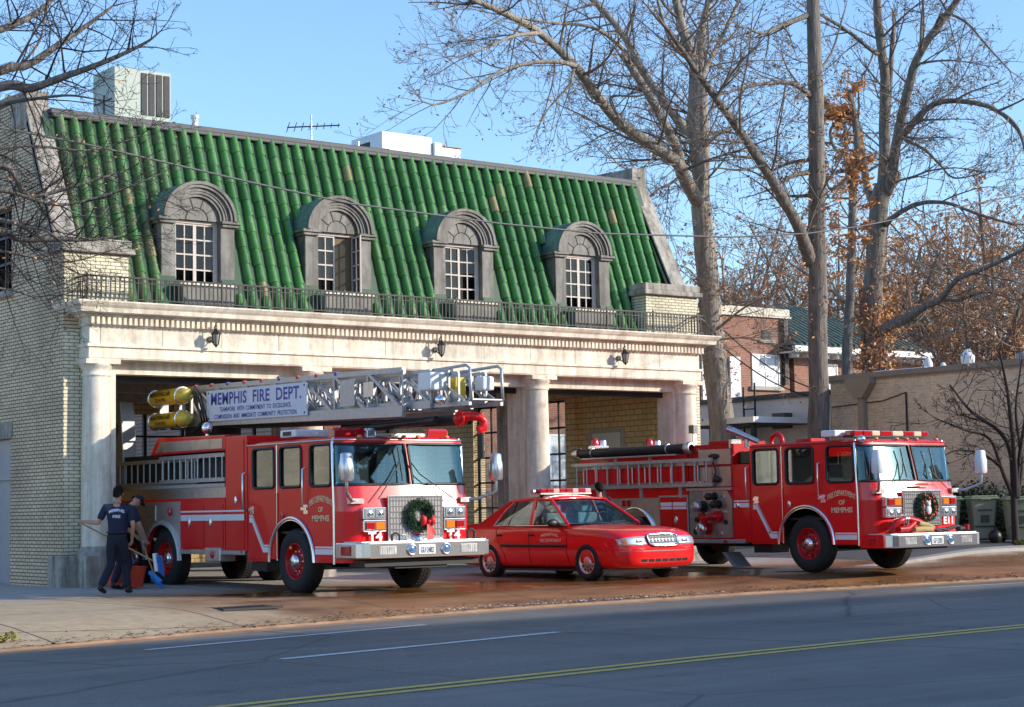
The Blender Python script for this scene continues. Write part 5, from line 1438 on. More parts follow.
# tall module behind the cab
B4(-W, W, 1.5, 2.25, .68, 2.66).build('body', RED, T4, bevel=.02)
B4(-1.1, 1.1, 1.42, 1.52, .7, 2.4).build('cab_gap', BLACK, T4)
m = MB().prism([(1.52, .62), (1.52, 2.62), (2.2, 2.62), (2.2, .62)], 'x', -W-.012, -W).prism([(2.30, .70), (2.30, 1.50), (3.05, 1.50), (3.05, .70)], 'x', -W-.014, -W-.0)
shift(MB().prism([(1.58, .72), (1.58, 2.60), (2.18, 2.60), (2.18, .72)], 'x', -W-.014, -W), LT).build('compartment_door', RED, T4, bevel=.006)
m = MB(); m.sphere((-W-.02, 1.85, 1.55), (.02, .05, .08), 12, 8); shift(m, LT).build('latch', CHROME, T4)
# lower body with rear wheel arches cut
P = [(2.26, 1.57), (2.26, .70), (3.9, .70)]
for yc in (4.62, 6.0):
    pass
P = [(2.26, .70)] 
def arch_pts(yc, r, n=14, z0=.62): 
    a0 = math.asin(max(-1, (z0-.53)/r)); return [(yc - r*math.cos(a0+(PI-2*a0)*k/n), .53 + r*math.sin(a0+(PI-2*a0)*k/n)) for k in range(n+1)]
P = [(2.26, 1.57), (2.26, .70), (3.93, .70), (3.93, .62)] + arch_pts(4.62, .66) + arch_pts(6.0, .66) + [(8.2, .62), (8.2, 1.57)]
m = MB().prism(P, 'x', -W, -W+.06).prism(P, 'x', W-.06, W)
shift(m, LT).build('lower_body', RED, T4)
B4(-W+.07, W-.07, 2.27, 8.1, .9, 1.56).build('body_core', BLACK, T4)
for yc in (4.62, 6.0):
    m = MB(); n = 20; r = .70
    m.grid([[(-W-.05, yc-(r-.055)*math.cos(PI*k/n), .50+(r-.055)*math.sin(PI*k/n)) for k in range(n+1)], [(-W-.06, yc-r*math.cos(PI*k/n), .50+r*math.sin(PI*k/n)) for k in range(n+1)], [(-W-.0, yc-(r+.03)*math.cos(PI*k/n), .50+(r+.03)*math.sin(PI*k/n)) for k in range(n+1)]])
    shift(m, LT).build('fender_trim', ALU, T4)
# treadplate panel above rear wheels
Q = [(3.92, 1.56), (3.92, .7)] + [p for p in arch_pts(4.62, .68)] + [p for p in arch_pts(6.0, .68)] + [(7.2, .7), (7.2, 1.56)]
shift(MB().prism(Q, 'x', -W-.008, -W-.0005), LT).build('tread_panel', TREAD, T4)
m = MB(); m.sphere((-W-.03, 4.3, 1.38), (.03, .07, .08), 12, 8); shift(m, LT).build('side_lamp', REDLENS, T4)
m = MB()
for z in (1.28, 1.36, 1.44): m.box(-W-.018, -W-.008, 5.0, 5.28, z, z+.05)
m.box(-W-.02, -W-.008, 4.9, 5.0, 1.22, 1.5); shift(m, LT).build('louvre', STEEL, T4)
# compartment doors with stripe and latch
for (a, b) in ((2.33, 3.0), (3.03, 3.88)):
    d = shift(MB().prism([(a, .74), (a, 1.50), (b, 1.50), (b, .74)], 'x', -W-.014, -W), LT).build('compartment_door', RED, T4, bevel=.006)
    m = MB(); m.sphere((-W-.02, (a+b)/2+.1, 1.18), (.018, .05, .09), 12, 8); shift(m, LT).build('latch', CHROME, d)
B4(-W-.017, -W-.0145, 1.56, 3.89, 1.36, 1.388).build('stripe', STRIPE, T4); B4(-W-.017, -W-.0145, 1.56, 3.89, 1.21, 1.315).build('stripe', STRIPE, T4)
B4(-W-.03, -W+.02, 1.5, 2.28, .62, .70).box
shift(MB().box(-W-.03, -W+.05, 1.55, 2.35, .62, .695).box(-W-.03, -W+.05, 2.9, 3.9, .62, .695), LT).build('running_board', ALU, T4, bevel=.01)
sb = B4(-W-.06, -W+.25, 2.35, 2.9, .50, .74).build('step_box', TREAD, T4, bevel=.015)
m = MB(); m.sphere((-W-.065, 2.62, .62), (.015, .07, .07), 12, 8); shift(m, LT).build('reflector', REDLENS, sb)
m = MB(); m.box(-W-.03, -W-.0, 1.60, 1.66, .66, .69); shift(m, LT).build('side_marker', AMBER, T4)
# tray with red trim line, ladder locker, upper frame
B4(-W-.005, W, 2.26, 7.4, 1.571, 1.61).build('trim_rail', RED, T4)
B4(-W+.04, W-.04, 2.26, 7.4, 1.611, 1.86).build('tray', STEEL, T4)
B4(-W-.0, -W+.04, 2.26, 7.6, 1.612, 1.64).box
B4(-W+.28, W-.28, 2.26, 7.4, 1.861, 2.45).build('locker', DARK, T4)
B4(-W-.01, -W+.28, 2.26, 7.4, 1.80, 1.86).build('locker_shelf', ALU, T4)
shift(MB().prism([(2.26, 2.43), (2.26, 2.70), (4.85, 2.74), (5.15, 2.43)], 'x', -W, -W+.3).prism([(2.26, 2.43), (2.26, 2.70), (4.85, 2.74), (5.15, 2.43)], 'x', W-.3, W), LT).build('upper_body', RED, T4, bevel=.02)
shift(MB().prism([(2.34, 2.47), (2.34, 2.64), (4.7, 2.66), (4.9, 2.47)], 'x', -W-.012, -W), LT).build('silver_panel', pm('satin panel', (.50, .46, .42), .35, .9, var=.25, vscale=5), T4)
# ground ladders stored in the side locker
def rack_ladder(t, loc, mat, X, ya, yb, za, zb, n, th=.045):
    shift(MB().beam((X, ya, za), (X, yb, za), th, .07).beam((X, ya, zb), (X, yb, zb), th, .07), loc).build('rail', mat, t)
    m = MB()
    for i in range(n):
        y = ya + (yb-ya)*(i+.5)/n; m.cyl((X, y, za), (X, y, zb), .019, n=8)
    shift(m, loc).build('rung', mat, t)
def rack_ladder_old(par, X, ya, yb, za, zb, n, mat=None, th=.045):
    m = MB(); m.beam((X, ya, za), (X, yb, za), th, .07); m.beam((X, ya, zb), (X, yb, zb), th, .07)
    for i in range(n):
        y = ya + (yb-ya)*(i+.5)/n; m.cyl((X, y, za), (X, y, zb), .019, n=8)
    return m
for X, ya, yb, za, zb, n, lab in ((-1.16, 2.4, 4.9, 1.93, 2.36, 11, 'outer short aluminium ladder stored on edge in the side locker of the ladder truck'), (-1.06, 3.6, 7.2, 1.90, 2.32, 14, 'longer aluminium ladder stored behind the outer one on the ladder truck')):
    t = thing('ground_ladder', lab, 'ladder', LT + Vector((X, (ya+yb)/2, za)), 'ladders stored on the fire trucks')
    rack_ladder(t, LT, ALU, X, ya, yb, za, zb, n)
# rear control pedestal
p = shift(MB().prism([(6.75, 1.9), (7.6, 1.9), (7.45, 3.55), (6.95, 3.55)], 'x', -1.0, -.7), LT).build('pedestal', pm('grey pedestal', (.35, .36, .36), .45, .4), T4, bevel=.02)
m = MB(); m.torus((-1.01, 7.2, 3.0), .16, .015, (1, 0, 0), 20, 5); shift(m, LT).build('emblem_ring', BLACKL, p)
# turntable and aerial ladder (world coordinates)
XL, XR = 16.22, 17.22
MB().cyl((16.72, 31.2, 2.6), (16.72, 31.2, 2.85), .75, n=32).box(16.45, 17.0, 30.6, 31.8, 2.85, 3.2).build('turntable', DARK, T4)
MB().box(16.0, 17.4, 26.0, 27.0, 2.6, 2.68).box(16.3, 17.1, 24.9, 25.4, 2.74, 2.80).build('cradle', STEEL, T4)
def zb(y): return 3.13 + (y-27.0)*.023
def ztp(y): return 3.84 + (y-26.1)*.020
def truss(xl, xr, ya, yb, dz0, dz1, step, rr, beam, rungs, name):
    m = MB()
    for x in (xl, xr):
        m.beam((x, ya, zb(ya)+dz0), (x, yb, zb(yb)+dz0), beam*.45, beam)
        m.beam((x, ya, ztp(ya)+dz1), (x, yb, ztp(yb)+dz1), beam*.4, beam*.5)
        y = ya; k = 0
        while y < yb-.05:
            y2 = min(y+step, yb)
            m.beam((x, y, zb(y)+dz0), (x, y, ztp(y)+dz1), rr, rr)
            m.beam((x, y, zb(y)+dz0), (x, y2, ztp(y2)+dz1), rr*1.15, rr*1.15)
            y = y2; k += 1
    y = ya + .15
    while y < yb:
        m.cyl((xl, y, zb(y)+dz0+.03), (xr, y, zb(y)+dz0+.03), rungs, n=6); y += .355
    return m.build(name, ALU, ladder_root)
ladder_root = MB().beam((16.72, 32.6, zb(32.6)+.0), (16.72, 24.2, zb(24.2)-.06), .35, .06).build('aerial_ladder', DARK, T4)
truss(XL, XR, 23.95, 32.7, .08, 0, 1.02, .05, .17, .02, 'base_section')
truss(XL+.11, XR-.11, 23.35, 31.5, .17, -.05, .85, .036, .12, .018, 'middle_section')
truss(XL+.2, XR-.28, 22.75, 30.5, .22, -.10, .70, .03, .10, .018, 'fly_section')
# tip frames, lamps and piping
for x in (XL+.16, XR-.24):
    m = MB()
    m.tube([(x, 23.9, ztp(23.9)-.05), (x, 23.2, ztp(23.2)-.03), (x, 22.50, 3.77), (x, 22.40, 3.72), (x, 22.37, 3.24), (x, 22.5, 3.19)], .024, 8)
    m.beam((x, 23.3, 3.62), (x, 22.55, 3.24), .03, .04); m.beam((x, 23.35, 3.2), (x, 22.4, 3.19), .05, .07); m.beam((x, 22.95, 3.2), (x, 22.95, 3.72), .03, .03)
    m.build('tip_frame', ALU, ladder_root)
for y, z in ((22.38, 3.24), (22.95, 3.2), (23.3, 3.2)): MB().cyl((XL+.16, y, z), (XR-.24, y, z), .022, n=6).build('cross_tube', ALU, ladder_root)
MB().box(XL-.12, XL+.2, 23.05, 23.4, 3.42, 3.70).build('floodlight', WHITE, ladder_root, bevel=.03)
MB().box(XR-.48, XR-.26, 22.55, 22.78, 3.40, 3.62).build('floodlight', WHITE, ladder_root, bevel=.03)
m = MB(); m.sphere((XL+.0, 22.95, 3.26), (.09, .1, .08), 14, 9); m.build('spotlight', CHROME, ladder_root)
MB().box(XL+.25, XL+.45, 22.9, 23.1, 3.3, 3.62).build('tip_box', YEL, ladder_root, bevel=.02)
MB().box(XL-.06, XL-.02, 25.3, 25.75, 3.3, 3.74).build('plate', ALU, ladder_root); MB().box(XL-.05, XL+.02, 24.75, 25.05, 3.42, 3.66).build('plate', STEEL, ladder_root)
for k in range(7):
    y = 23.7+1.0*k; m = MB(); m.tube([(XL+.3, y, 3.3), (XL+.34, y+.3, 3.55), (XL+.3, y+.6, 3.35)], .022, 6); m.build('cable', STEEL, ladder_root)
for x in (XL+.16, XR-.16):
    m = MB()
    for k in range(16):
        y = 22.9+.5*k; m.beam((x, y, 3.24), (x, y+.25, 3.70), .028, .028); m.beam((x, y+.5, 3.24), (x, y+.25, 3.70), .028, .028)
    m.build('lattice', ALU, ladder_root)
m = MB(); m.tube([(16.72, 26.5, 3.0), (16.72, 23.9, 2.98), (16.72, 22.9, 2.97)], .085, 12); m.build('water_pipe', BLACK, ladder_root)
m = MB(); m.tube([(16.45, 25.2, 2.95), (16.45, 23.4, 2.98)], .06, 10); m.build('cable_chain', BLACK, ladder_root)
m = MB(); m.tube([(16.62, 22.95, 2.98), (16.75, 22.8, 3.0), (16.95, 22.72, 2.99), (17.05, 22.70, 2.90), (17.03, 22.70, 2.78), (16.93, 22.72, 2.73)], .085, 12); m.sphere((16.70, 22.95, 2.96), (.17, .13, .13), 16, 10); m.tube([(16.98, 22.7, 2.80), (16.98, 22.7, 2.66)], .06, 12)
m.torus((16.62, 22.9, 2.95), .14, .02, (1, 0, 0), 16, 6)
m.xform(Matrix.Translation((16.62, 22.95, 2.98)) @ Matrix.Scale(.82, 4) @ Matrix.Translation((-16.72, -22.95, -2.96))).build('monitor', RED, ladder_root)
MB().cyl((16.83, 22.74, 2.75), (16.83, 22.74, 2.40), .045, .036, n=14).cyl((16.83, 22.74, 2.48), (16.83, 22.74, 2.36), .05, .046, n=14).build('nozzle', BLACK, ladder_root)
# red and blue clips on the top rail
for k in range(9):
    y = 25.9 + .62*k
    MB().box(XL-.045, XL+.02, y, y+.05, ztp(y)+.0, ztp(y)+.06).build('rail_clip', pm('clip red', (.5, .03, .03), .5) if k % 3 else pm('clip blue', (.05, .05, .4), .5), ladder_root)
# the sign board
sg = MB(); y0, y1 = 26.78, 30.36
sg.add([(XL-.075, y1, 3.28), (XL-.075, y0, 3.22), (XL-.075, y0, 3.785), (XL-.075, y1, 3.845), (XL-.05, y1, 3.28), (XL-.05, y0, 3.22), (XL-.05, y0, 3.785), (XL-.05, y1, 3.845)], [(0, 1, 2, 3), (7, 6, 5, 4), (0, 4, 5, 1), (1, 5, 6, 2), (2, 6, 7, 3), (3, 7, 4, 0)])
sg = sg.build('sign_board', pm('sign white', (.66, .69, .76), .45, var=.06), ladder_root)
Rs = (0, -1, -.0168); yc = (y0+y1)/2
def sline(txt, w, h, dz, b, dy=0): text(txt, w, h, (XL-.078, yc+dy, 3.53+dz), Rs, (0, -.0168, 1), BLUEL, sg, bold=b, depth=.0, spacing=1.04)
sline('MEMPHIS  FIRE  DEPT.', 3.22, .225, .125, .022)
sline('TEAMWORK  WITH  COMMITMENT  TO  EXCELLENCE.', 2.55, .082, -.075, .018)
sline('COMPASSION  AND  IMMEDIATE  COMMUNITY  PROTECTION.', 2.95, .082, -.205, .018)
m = MB()
for y, z in ((y1-.08, 3.80), (y1-.08, 3.33), (y0+.08, 3.74), (y0+.08, 3.27)): m.cyl((XL-.08, y, z), (XL-.074, y, z), .02, n=8)
m.build('bolt', DARK, sg)
# breathing air cylinders
for z, lab in ((3.80, 'upper'), (3.36, 'lower')):
    t = thing('air_cylinder', lab + ' yellow breathing air cylinder strapped to the foot of the aerial ladder', 'gas cylinder', (15.98, 31.5, z))
    X = 15.98
    m = MB(); m.lathe([(0, 0), (.05, .01), (.09, .05), (.135, .16), (.15, .26), (.15, 1.35), (.135, 1.47), (.09, 1.53), (0, 1.54)], (X, 32.35, z), (0, -1, 0), 28); o = m.build('tank', YEL, t)
    m = MB(); m.torus((X, 31.0, z), .158, .022, (0, 1, 0), 26, 6); m.torus((X, 32.1, z), .158, .02, (0, 1, 0), 26, 6); m.build('strap', CHROME, t)
    m = MB(); m.lathe([(.13, 0), (.13, .05), (.06, .09), (0, .09)], (X, 30.86, z), (0, -1, 0), 20); m.build('cap', pm('brass yellow', (.65, .5, .08), .35, .3), t)
    text('BREATHING AIR', .82, .085, (X-.152, 31.62, z+.05), (0, -1, 0), (.28, 0, 1), BLACKL, t, bold=.02)
    text('2216 PSI', .42, .07, (X-.152, 31.62, z-.06), (0, -1, 0), (-.28, 0, 1), BLACKL, t, bold=.02)
MB().box(16.02, 16.15, 31.2, 31.4, 3.2, 3.95).box(16.02, 16.15, 32.0, 32.15, 3.2, 3.95).build('tank_bracket', STEEL, ladder_root)
m = MB(); m.sphere((15.75, 29.6, 3.12), (.10, .10, .11), 14, 9); m.cyl((15.75, 29.6, 2.9), (15.75, 29.6, 3.03), .03, n=8); m.build('deck_lamp', CHROME, T4)
for k in range(3): MB().tube([(16.1, 30.9-.12*k, 3.9), (16.05, 30.6-.1*k, 3.75), (16.1, 30.45-.1*k, 3.3), (16.15, 30.9, 3.1)], .02, 6).build('hose_loop', BLACK, ladder_root)
# roof equipment
o = B4(-1.12, .15, .10, .60, 2.57, 2.70).build('roof_lightbox', WHITE, T4, bevel=.03); B4(-1.13, -1.121, .22, .48, 2.60, 2.67).build('lens', BLACK, o)
B4(-.1, .85, -1.05, -.7, 2.53, 2.60).build('roof_lightbox', WHITE, T4, bevel=.025)
lamp_dome(T4, LT, -1.12, -.5, -1.0, 2.525, REDLENS); lamp_dome(T4, LT, -.49, -.30, -1.0, 2.525, CLEAR); lamp_dome(T4, LT, .72, 1.14, -1.0, 2.525, REDLENS)
B4(-1.05, 1.05, -1.08, 1.3, 2.505, 2.53).build('roof_deck', RED, T4)
m = MB(); m.tube([(-.62, -2.0, .84), (-.62, -2.0, .95), (-.55, -2.0, .98), (-.48, -2.0, .95), (-.48, -2.0, .84)], .018, 7); m.tube([(.86, -1.98, .84), (.86, -1.98, .98), (.93, -1.98, 1.02), (1.0, -1.98, .98), (1.0, -1.98, .84)], .022, 7); shift(m, LT).build('tow_hook', DARK, T4)
m = MB(); m.lathe([(.0, .09), (.08, .075), (.10, .02), (.10, 0), (0, 0)], LT + Vector((-.12, -1.98, .855)), (0, 0, 1), 18); m.build('bell', CHROME, T4)

# ---------------- fire engine
LE = Vector((26.80, 24.25, .28))
E11 = thing('fire_engine', 'red pumper fire engine with silver side ladders and a black suction hose on top', 'fire truck', LE)
cab(E11, LE, 1.68, 2.34, ((1.36, .70), (.48, -.22), (-.57, -1.22)), .59, (.46, .70), 'E11', False, 'ENGINE CO. 11', 1.50, (.68, 1.26))
wheel(E11, LE, -1.22, 0, .53, -1); wheel(E11, LE, 1.22, 0, .53, 1)
wheel(E11, LE, -1.22, 4.9, .53, -1, dual=True); wheel(E11, LE, 1.22, 4.9, .53, 1, dual=True)
def BE(*a): return shift(MB().box(*a), LE)
# red panel between cab and pump, crosslays above
BE(-W, W, 1.47, 1.94, .55, 2.08).build('body', RED, E11, bevel=.015)
BE(-1.05, 1.05, 1.50, 1.93, 2.081, 2.34).build('hose_bed', BLACK, E11)
m = MB()
for k in range(8): m.tube([(-1.06, 1.55, 2.11+.028*k), (-1.09, 1.7, 2.12+.028*k), (-1.06, 1.88, 2.11+.028*k)], .018, 5)
shift(m, LE).build('folded_hose', pm('green canvas', (.09, .11, .05), .8, var=.4, vscale=30), E11)
# pump panel
BE(-W+.02, W-.02, 1.95, 3.22, .60, 2.50).build('pump_house', REDD, E11)
m = MB().prism([(1.97, .64), (1.97, 1.40), (2.10, 1.58), (2.80, 1.58), (2.80, .64)], 'x', -W-.012, -W+.02); pp = shift(m, LE).build('pump_panel', PANEL, E11)
BE(-W-.010, -W+.02, 2.81, 3.20, .64, 1.58).build('valve_panel', pm('grey panel', (.30, .29, .28), .4, .6, var=.2), E11)
up = BE(-W-.010, -W+.02, 1.98, 2.90, 1.66, 2.05).build('upper_panel', PANEL, E11); BE(-W-.010, -W+.02, 1.98, 2.90, 2.10, 2.40).build('upper_panel', PANEL, E11)
m = MB(); m.sphere((-W-.012, 2.45, 2.26), (.015, .17, .06), 16, 8); shift(m, LE).build('maker_plate', BLACK, up)
BE(-W-.05, -W+.02, 1.95, 3.24, 1.585, 1.635).build('shelf', ALU, E11)
# valves
def valve(y, z, r, L, mat, cap):
    m = MB(); m.cyl((-W-.01, y, z), (-W-L, y, z), r*.72, n=16); m.cyl((-W-.01, y, z), (-W-.04, y, z), r*1.15, n=16); v = shift(m, LE).build('inlet', mat, pp)
    m = MB(); m.lathe([(r*.9, 0), (r, .02), (r, .09), (r*.75, .11), (0, .11)], (-W-L, y, z), (-1, 0, 0), 18)
    for k in (0, PI): m.box(-W-L-.08, -W-L-.04, y+math.cos(k)*r-.03, y+math.cos(k)*r+.03, z-.02, z+.02)
    shift(m, LE).build('cap', cap, v)
valve(2.78, 1.26, .105, .16, DARK, STEEL); valve(2.33, 1.30, .075, .12, BLACK, BLACK); valve(2.45, 1.46, .075, .14, BLACK, BLACK); valve(2.65, .82, .11, .17, REDD, CHROME)
m = MB(); m.tube([(-W-.05, 2.30, 1.06), (-W-.16, 2.42, 1.06), (-W-.18, 2.6, 1.02), (-W-.16, 2.62, .82)], .075, 10); m.cyl((-W-.02, 2.32, 1.06), (-W-.13, 2.32, 1.06), .11, n=16); m.cyl((-W-.13, 2.66, 1.06), (-W-.22, 2.66, 1.06), .08, n=14); shift(m, LE).build('siamese', REDD, pp)
for y, z, r in ((2.15, .95, .05), (2.18, 1.15, .035), (2.30, .72, .04), (2.98, 1.0, .06), (3.02, .76, .06), (2.98, 1.3, .07), (2.2, 1.45, .04), (2.92, .62+.1, .03)):
    m = MB(); m.cyl((-W-.008, y, z), (-W-.045, y, z), r, r*.85, n=16); shift(m, LE).build('gauge', BLACK if r > .045 else CHROME, E11)
# body behind the pump
P = [(3.24, 2.50), (3.24, .60), (4.18, .60)] + arch_pts(4.9, .70, z0=.60) + [(6.62, .60), (6.62, 2.50)]
shift(MB().prism(P, 'x', -W, -W+.05).prism(P, 'x', W-.05, W), LE).build('body', RED, E11)
BE(-W+.06, W-.06, 3.25, 6.6, 1.2, 2.40).build('body_core', REDD, E11)
BE(-W+.06, W-.06, 6.6, 6.63, .6, 2.5).build('rear_panel', TREAD, E11)
Q = [(4.10, 1.46), (4.10, .62)] + arch_pts(4.9, .70, z0=.62) + [(6.5, .62), (6.5, 1.46)]
shift(MB().prism(Q, 'x', -W-.010, -W-.0005), LE).build('fender_panel', pm('warm steel', (.56, .50, .45), .4, .85, var=.2, vscale=4), E11)
m = MB(); n = 22; r = .73
m.grid([[(-W-.05, 4.9-(r-.06)*math.cos(PI*k/n), .53+(r-.06)*math.sin(PI*k/n)) for k in range(n+1)], [(-W-.06, 4.9-r*math.cos(PI*k/n), .53+r*math.sin(PI*k/n)) for k in range(n+1)], [(-W, 4.9-(r+.03)*math.cos(PI*k/n), .53+(r+.03)*math.sin(PI*k/n)) for k in range(n+1)]])
shift(m, LE).build('fender_trim', CHROME, E11)
m = MB()
for y in (5.0, 5.16): m.box(-W-.03, -W-.01, y, y+.11, 1.29, 1.42)
shift(m, LE).build('tail_lamp', REDLENS, E11)
for (a, b) in ((3.28, 3.70), (3.72, 4.07)):
    d = shift(MB().prism([(a, .64), (a, 1.44), (b, 1.44), (b, .64)], 'x', -W-.014, -W), LE).build('compartment_door', RED, E11, bevel=.006)
    shift(MB().box(-W-.017, -W-.0145, a+.004, b-.004, 1.22, 1.27).box(-W-.017, -W-.0145, a+.004, b-.004, 1.285, 1.36), LE).build('stripe', STRIPE, d)
m = MB(); m.sphere((-W-.02, 3.6, 1.0), (.018, .06, .08), 12, 8); shift(m, LE).build('latch', CHROME, E11)
shift(MB().box(-W-.02, -W-.0, 3.25, 4.12, 1.465, 1.50).box(-W-.02, -W, 3.225, 3.262, .62, 1.5), LE).build('frame_trim', ALU, E11)
BE(-W-.012, -W, 1.50, 1.92, 1.235, 1.32).build('stripe', STRIPE, E11); BE(-W-.012, -W, 1.50, 1.92, 1.345, 1.372).build('stripe', STRIPE, E11)
b = BE(-W-.04, -W+.1, 1.62, 3.26, .53, .61).build('running_board', ALU, E11, bevel=.01); BE(-W-.05, -W-.04, 2.1, 2.2, .55, .59).build('marker', REDLENS, b)
m = MB(); m.sphere((-W-.02, 1.80, 1.27), (.02, .06, .06), 12, 8); shift(m, LE).build('port', CHROME, E11)
BE(-W, -W+.5, 3.3, 6.62, 2.40, 2.52).build('hose_bed_edge', RED, E11)
BE(-W+.0, -W+1.0, 2.0, 2.6, 2.50, 2.56).build('roof_plate', REDD, E11); BE(-W-.005, -W+.3, 1.98, 2.02, 2.41, 2.585).build('rail', CHROME, E11)
m = MB(); m.box(-W-.03, -W, 4.3, 4.4, 2.1, 2.48).box(-W-.03, -W, 5.4, 5.5, 2.1, 2.48).box(-W-.03, -W, 3.4, 3.5, 1.45, 1.75).box(-W-.03, -W, 4.6, 4.7, 1.45, 1.75).box(-W-.03, -W, 5.8, 5.9, 1.45, 1.75); shift(m, LE).build('bracket', ALU, E11)
# wheel chock under the pump, chassis
m = MB(); m.prism([(2.50, .34), (2.62, .34), (2.30, .05), (2.18, .05)], 'x', -.95, -.55); shift(m, LE).build('mud_flap', GREYP, E11)
BE(-.5, .5, 1.5, 6.5, .45, .65).build('chassis', BLACK, E11)
# things on the engine
t = thing('suction_hose', 'black hard suction hose with silver couplings on top of the fire engine', 'hose', LE + Vector((-1.25, 4.8, 2.47)))
m = MB(); m.tube([LE + Vector((-1.33, 6.55, 2.45)), LE + Vector((-1.33, 3.15, 2.45))], .095, 18); 
for k in range(60): m.torus(LE + Vector((-1.33, 6.5-.056*k, 2.45)), .094, .008, (0, 1, 0), 16, 4)
m.build('hose', BLACK, t)
m = MB(); m.lathe([(.085, 0), (.125, .0), (.13, .12), (.11, .14), (.08, .14)], LE + Vector((-1.33, 3.16, 2.45)), (0, -1, 0), 22); m.lathe([(.13, 0), (.13, .16), (.1, .2)], LE + Vector((-1.33, 6.55, 2.45)), (0, 1, 0), 20)
for y in (3.7, 6.1): m.torus(LE + Vector((-1.33, y, 2.45)), .10, .014, (0, 1, 0), 18, 6)
m.build('coupling', STEEL, t)
m = MB(); m.box(-1.42, -1.22, 3.4, 6.4, 2.315, 2.345); shift(m, LE).build('trough', ALU, t)
t = thing('ground_ladder', 'outer aluminium ladder hung on the side of the fire engine', 'ladder', LE + Vector((-1.36, 4.6, 1.7)), 'ladders stored on the fire trucks')
rack_ladder(t, LE, ALU, -1.36, 2.40, 6.82, 1.70, 2.20, 13, .05)
t = thing('ground_ladder', 'inner roof ladder hung behind the outer one on the fire engine', 'ladder', LE + Vector((-1.29, 4.9, 1.7)), 'ladders stored on the fire trucks')
rack_ladder(t, LE, STEEL, -1.29, 2.7, 6.7, 1.74, 2.13, 10, .04)
m = MB(); m.tube([LE + Vector((-1.30, 2.45, 1.75)), LE + Vector((-1.31, 2.35, 1.95)), LE + Vector((-1.31, 2.42, 2.14))], .022, 6); m.sphere(LE + Vector((-1.31, 2.35, 1.80)), (.05, .09, .07), 10, 7); m.build('hose_clamp', BLACK, E11)
# roof equipment of the engine
lb = BE(-1.12, 1.0, -1.15, -.88, 2.50, 2.53).build('light_bar', DARK, E11)
segs = [(-1.10, -.86, REDLENS), (-.85, -.62, REDLENS), (-.61, -.38, pm('pale lens', (.75, .62, .45), .15, 0, 1)), (-.37, -.05, REDLENS), (-.04, .28, MATS['pale lens']), (.29, .56, REDLENS), (.57, .80, MATS['pale lens']), (.81, 1.0, REDLENS)]
for a, b_, mt in segs: BE(a, b_-.012, -1.15, -.90, 2.531, 2.625).build('lens', mt, lb, bevel=.015)
BE(-1.32, -.1, -.86, -.50, 2.52, 2.645).build('roof_lightbox', WHITE, E11, bevel=.025)
m = MB(); m.sphere((-1.20, -1.40, 2.45), (.075, .075, .075), 16, 10); shift(m, LE).build('spot_lamp', CHROME, E11)
m = MB(); m.torus((-.9, 1.05, 2.50), .15, .05, (1, 0, 0), 18, 8); shift(m, LE).build('roof_hose_reel', REDD, E11); BE(-1.0, -.6, .05, .45, 2.46, 2.53).build('roof_hatch', REDD, E11, bevel=.01)
m = MB(); m.cyl((-1.05, 1.72, 2.40), (-1.05, 1.72, 2.6), .05, n=12); m.cyl((-1.2, 1.95, 2.75), (-.95, 1.5, 2.52), .07, .05, n=12); m.cyl((-1.2, 1.95, 2.75), (-1.26, 2.05, 2.80), .075, .06, n=12); shift(m, LE).build('deck_gun', STEEL, E11)
m = MB(); m.cyl((-1.2, 3.1, 2.5), (-1.2, 3.1, 2.75), .02, n=8); m.box(-1.26, -1.14, 3.02, 3.18, 2.75, 2.92); shift(m, LE).build('scene_lamp', CHROME, E11, bevel=.02)
for y in (6.45, 6.4):
    x = -1.0 if y == 6.45 else .55
    m = MB(); m.lathe([(.09, 0), (.085, .1), (.06, .16), (0, .18)], LE + Vector((x, y, 2.62)), n=16); m.build('beacon', REDLENS, E11)
    m = MB(); m.box(x-.1, x+.3, y-.12, y+.1, 2.5, 2.62); m.lathe([(.1, 0), (.09, .12), (.0, .14)], (x+.2, y-.02, 2.62), n=12); shift(m, LE).build('beacon_base', CHROME, E11, bevel=.01)
m = MB(); m.box(-.32, .32, -1.80, -1.77, 1.585, 1.60).box(-.2, .15, -1.80, -1.775, 1.602, 1.625); shift(m, LE).build('chrome_emblem', REDD, E11)
# items lying on the engine's bumper
t = thing('attack_hose', 'red nozzle and coiled tan strapped hose resting on the fire engine bumper', 'hose', LE + Vector((-.5, -1.95, .72)))
zq = LE.z + .72
def q3(x, y, z): return (LE.x+x, LE.y+y, zq+z)
m = MB(); m.tube([q3(-1.0, -1.85, .05), q3(-.95, -1.95, .2), q3(-.8, -1.95, .24), q3(-.6, -1.92, .26), q3(-.35, -1.95, .2), q3(-.1, -1.95, .09)], .065, 10); m.tube([q3(-.95, -2.0, .07), q3(-.7, -2.0, .08), q3(-.5, -1.98, .18)], .055, 8); m.build('nozzle', REDD, t)
m = MB(); m.tube([q3(-.55, -2.02, .06), q3(-.3, -2.03, .07), q3(-.05, -2.0, .06)], .05, 8); m.tube([q3(-.4, -2.0, .17), q3(-.15, -2.0, .14), q3(.0, -2.0, .08)], .045, 8); m.build('hose', pm('tan canvas hose', (.45, .33, .14), .8), t)
m = MB()
for x in (-.74, -.68): m.torus(q3(x, -1.94, .25), .07, .018, (1, 0, 0), 14, 6)
m.build('coupling', CHROME, t)
t = thing('hose_fitting', 'dark hose wrenches and couplings lying on the engine bumper beside the unit number', 'fitting', LE + Vector((.6, -1.95, .72)))
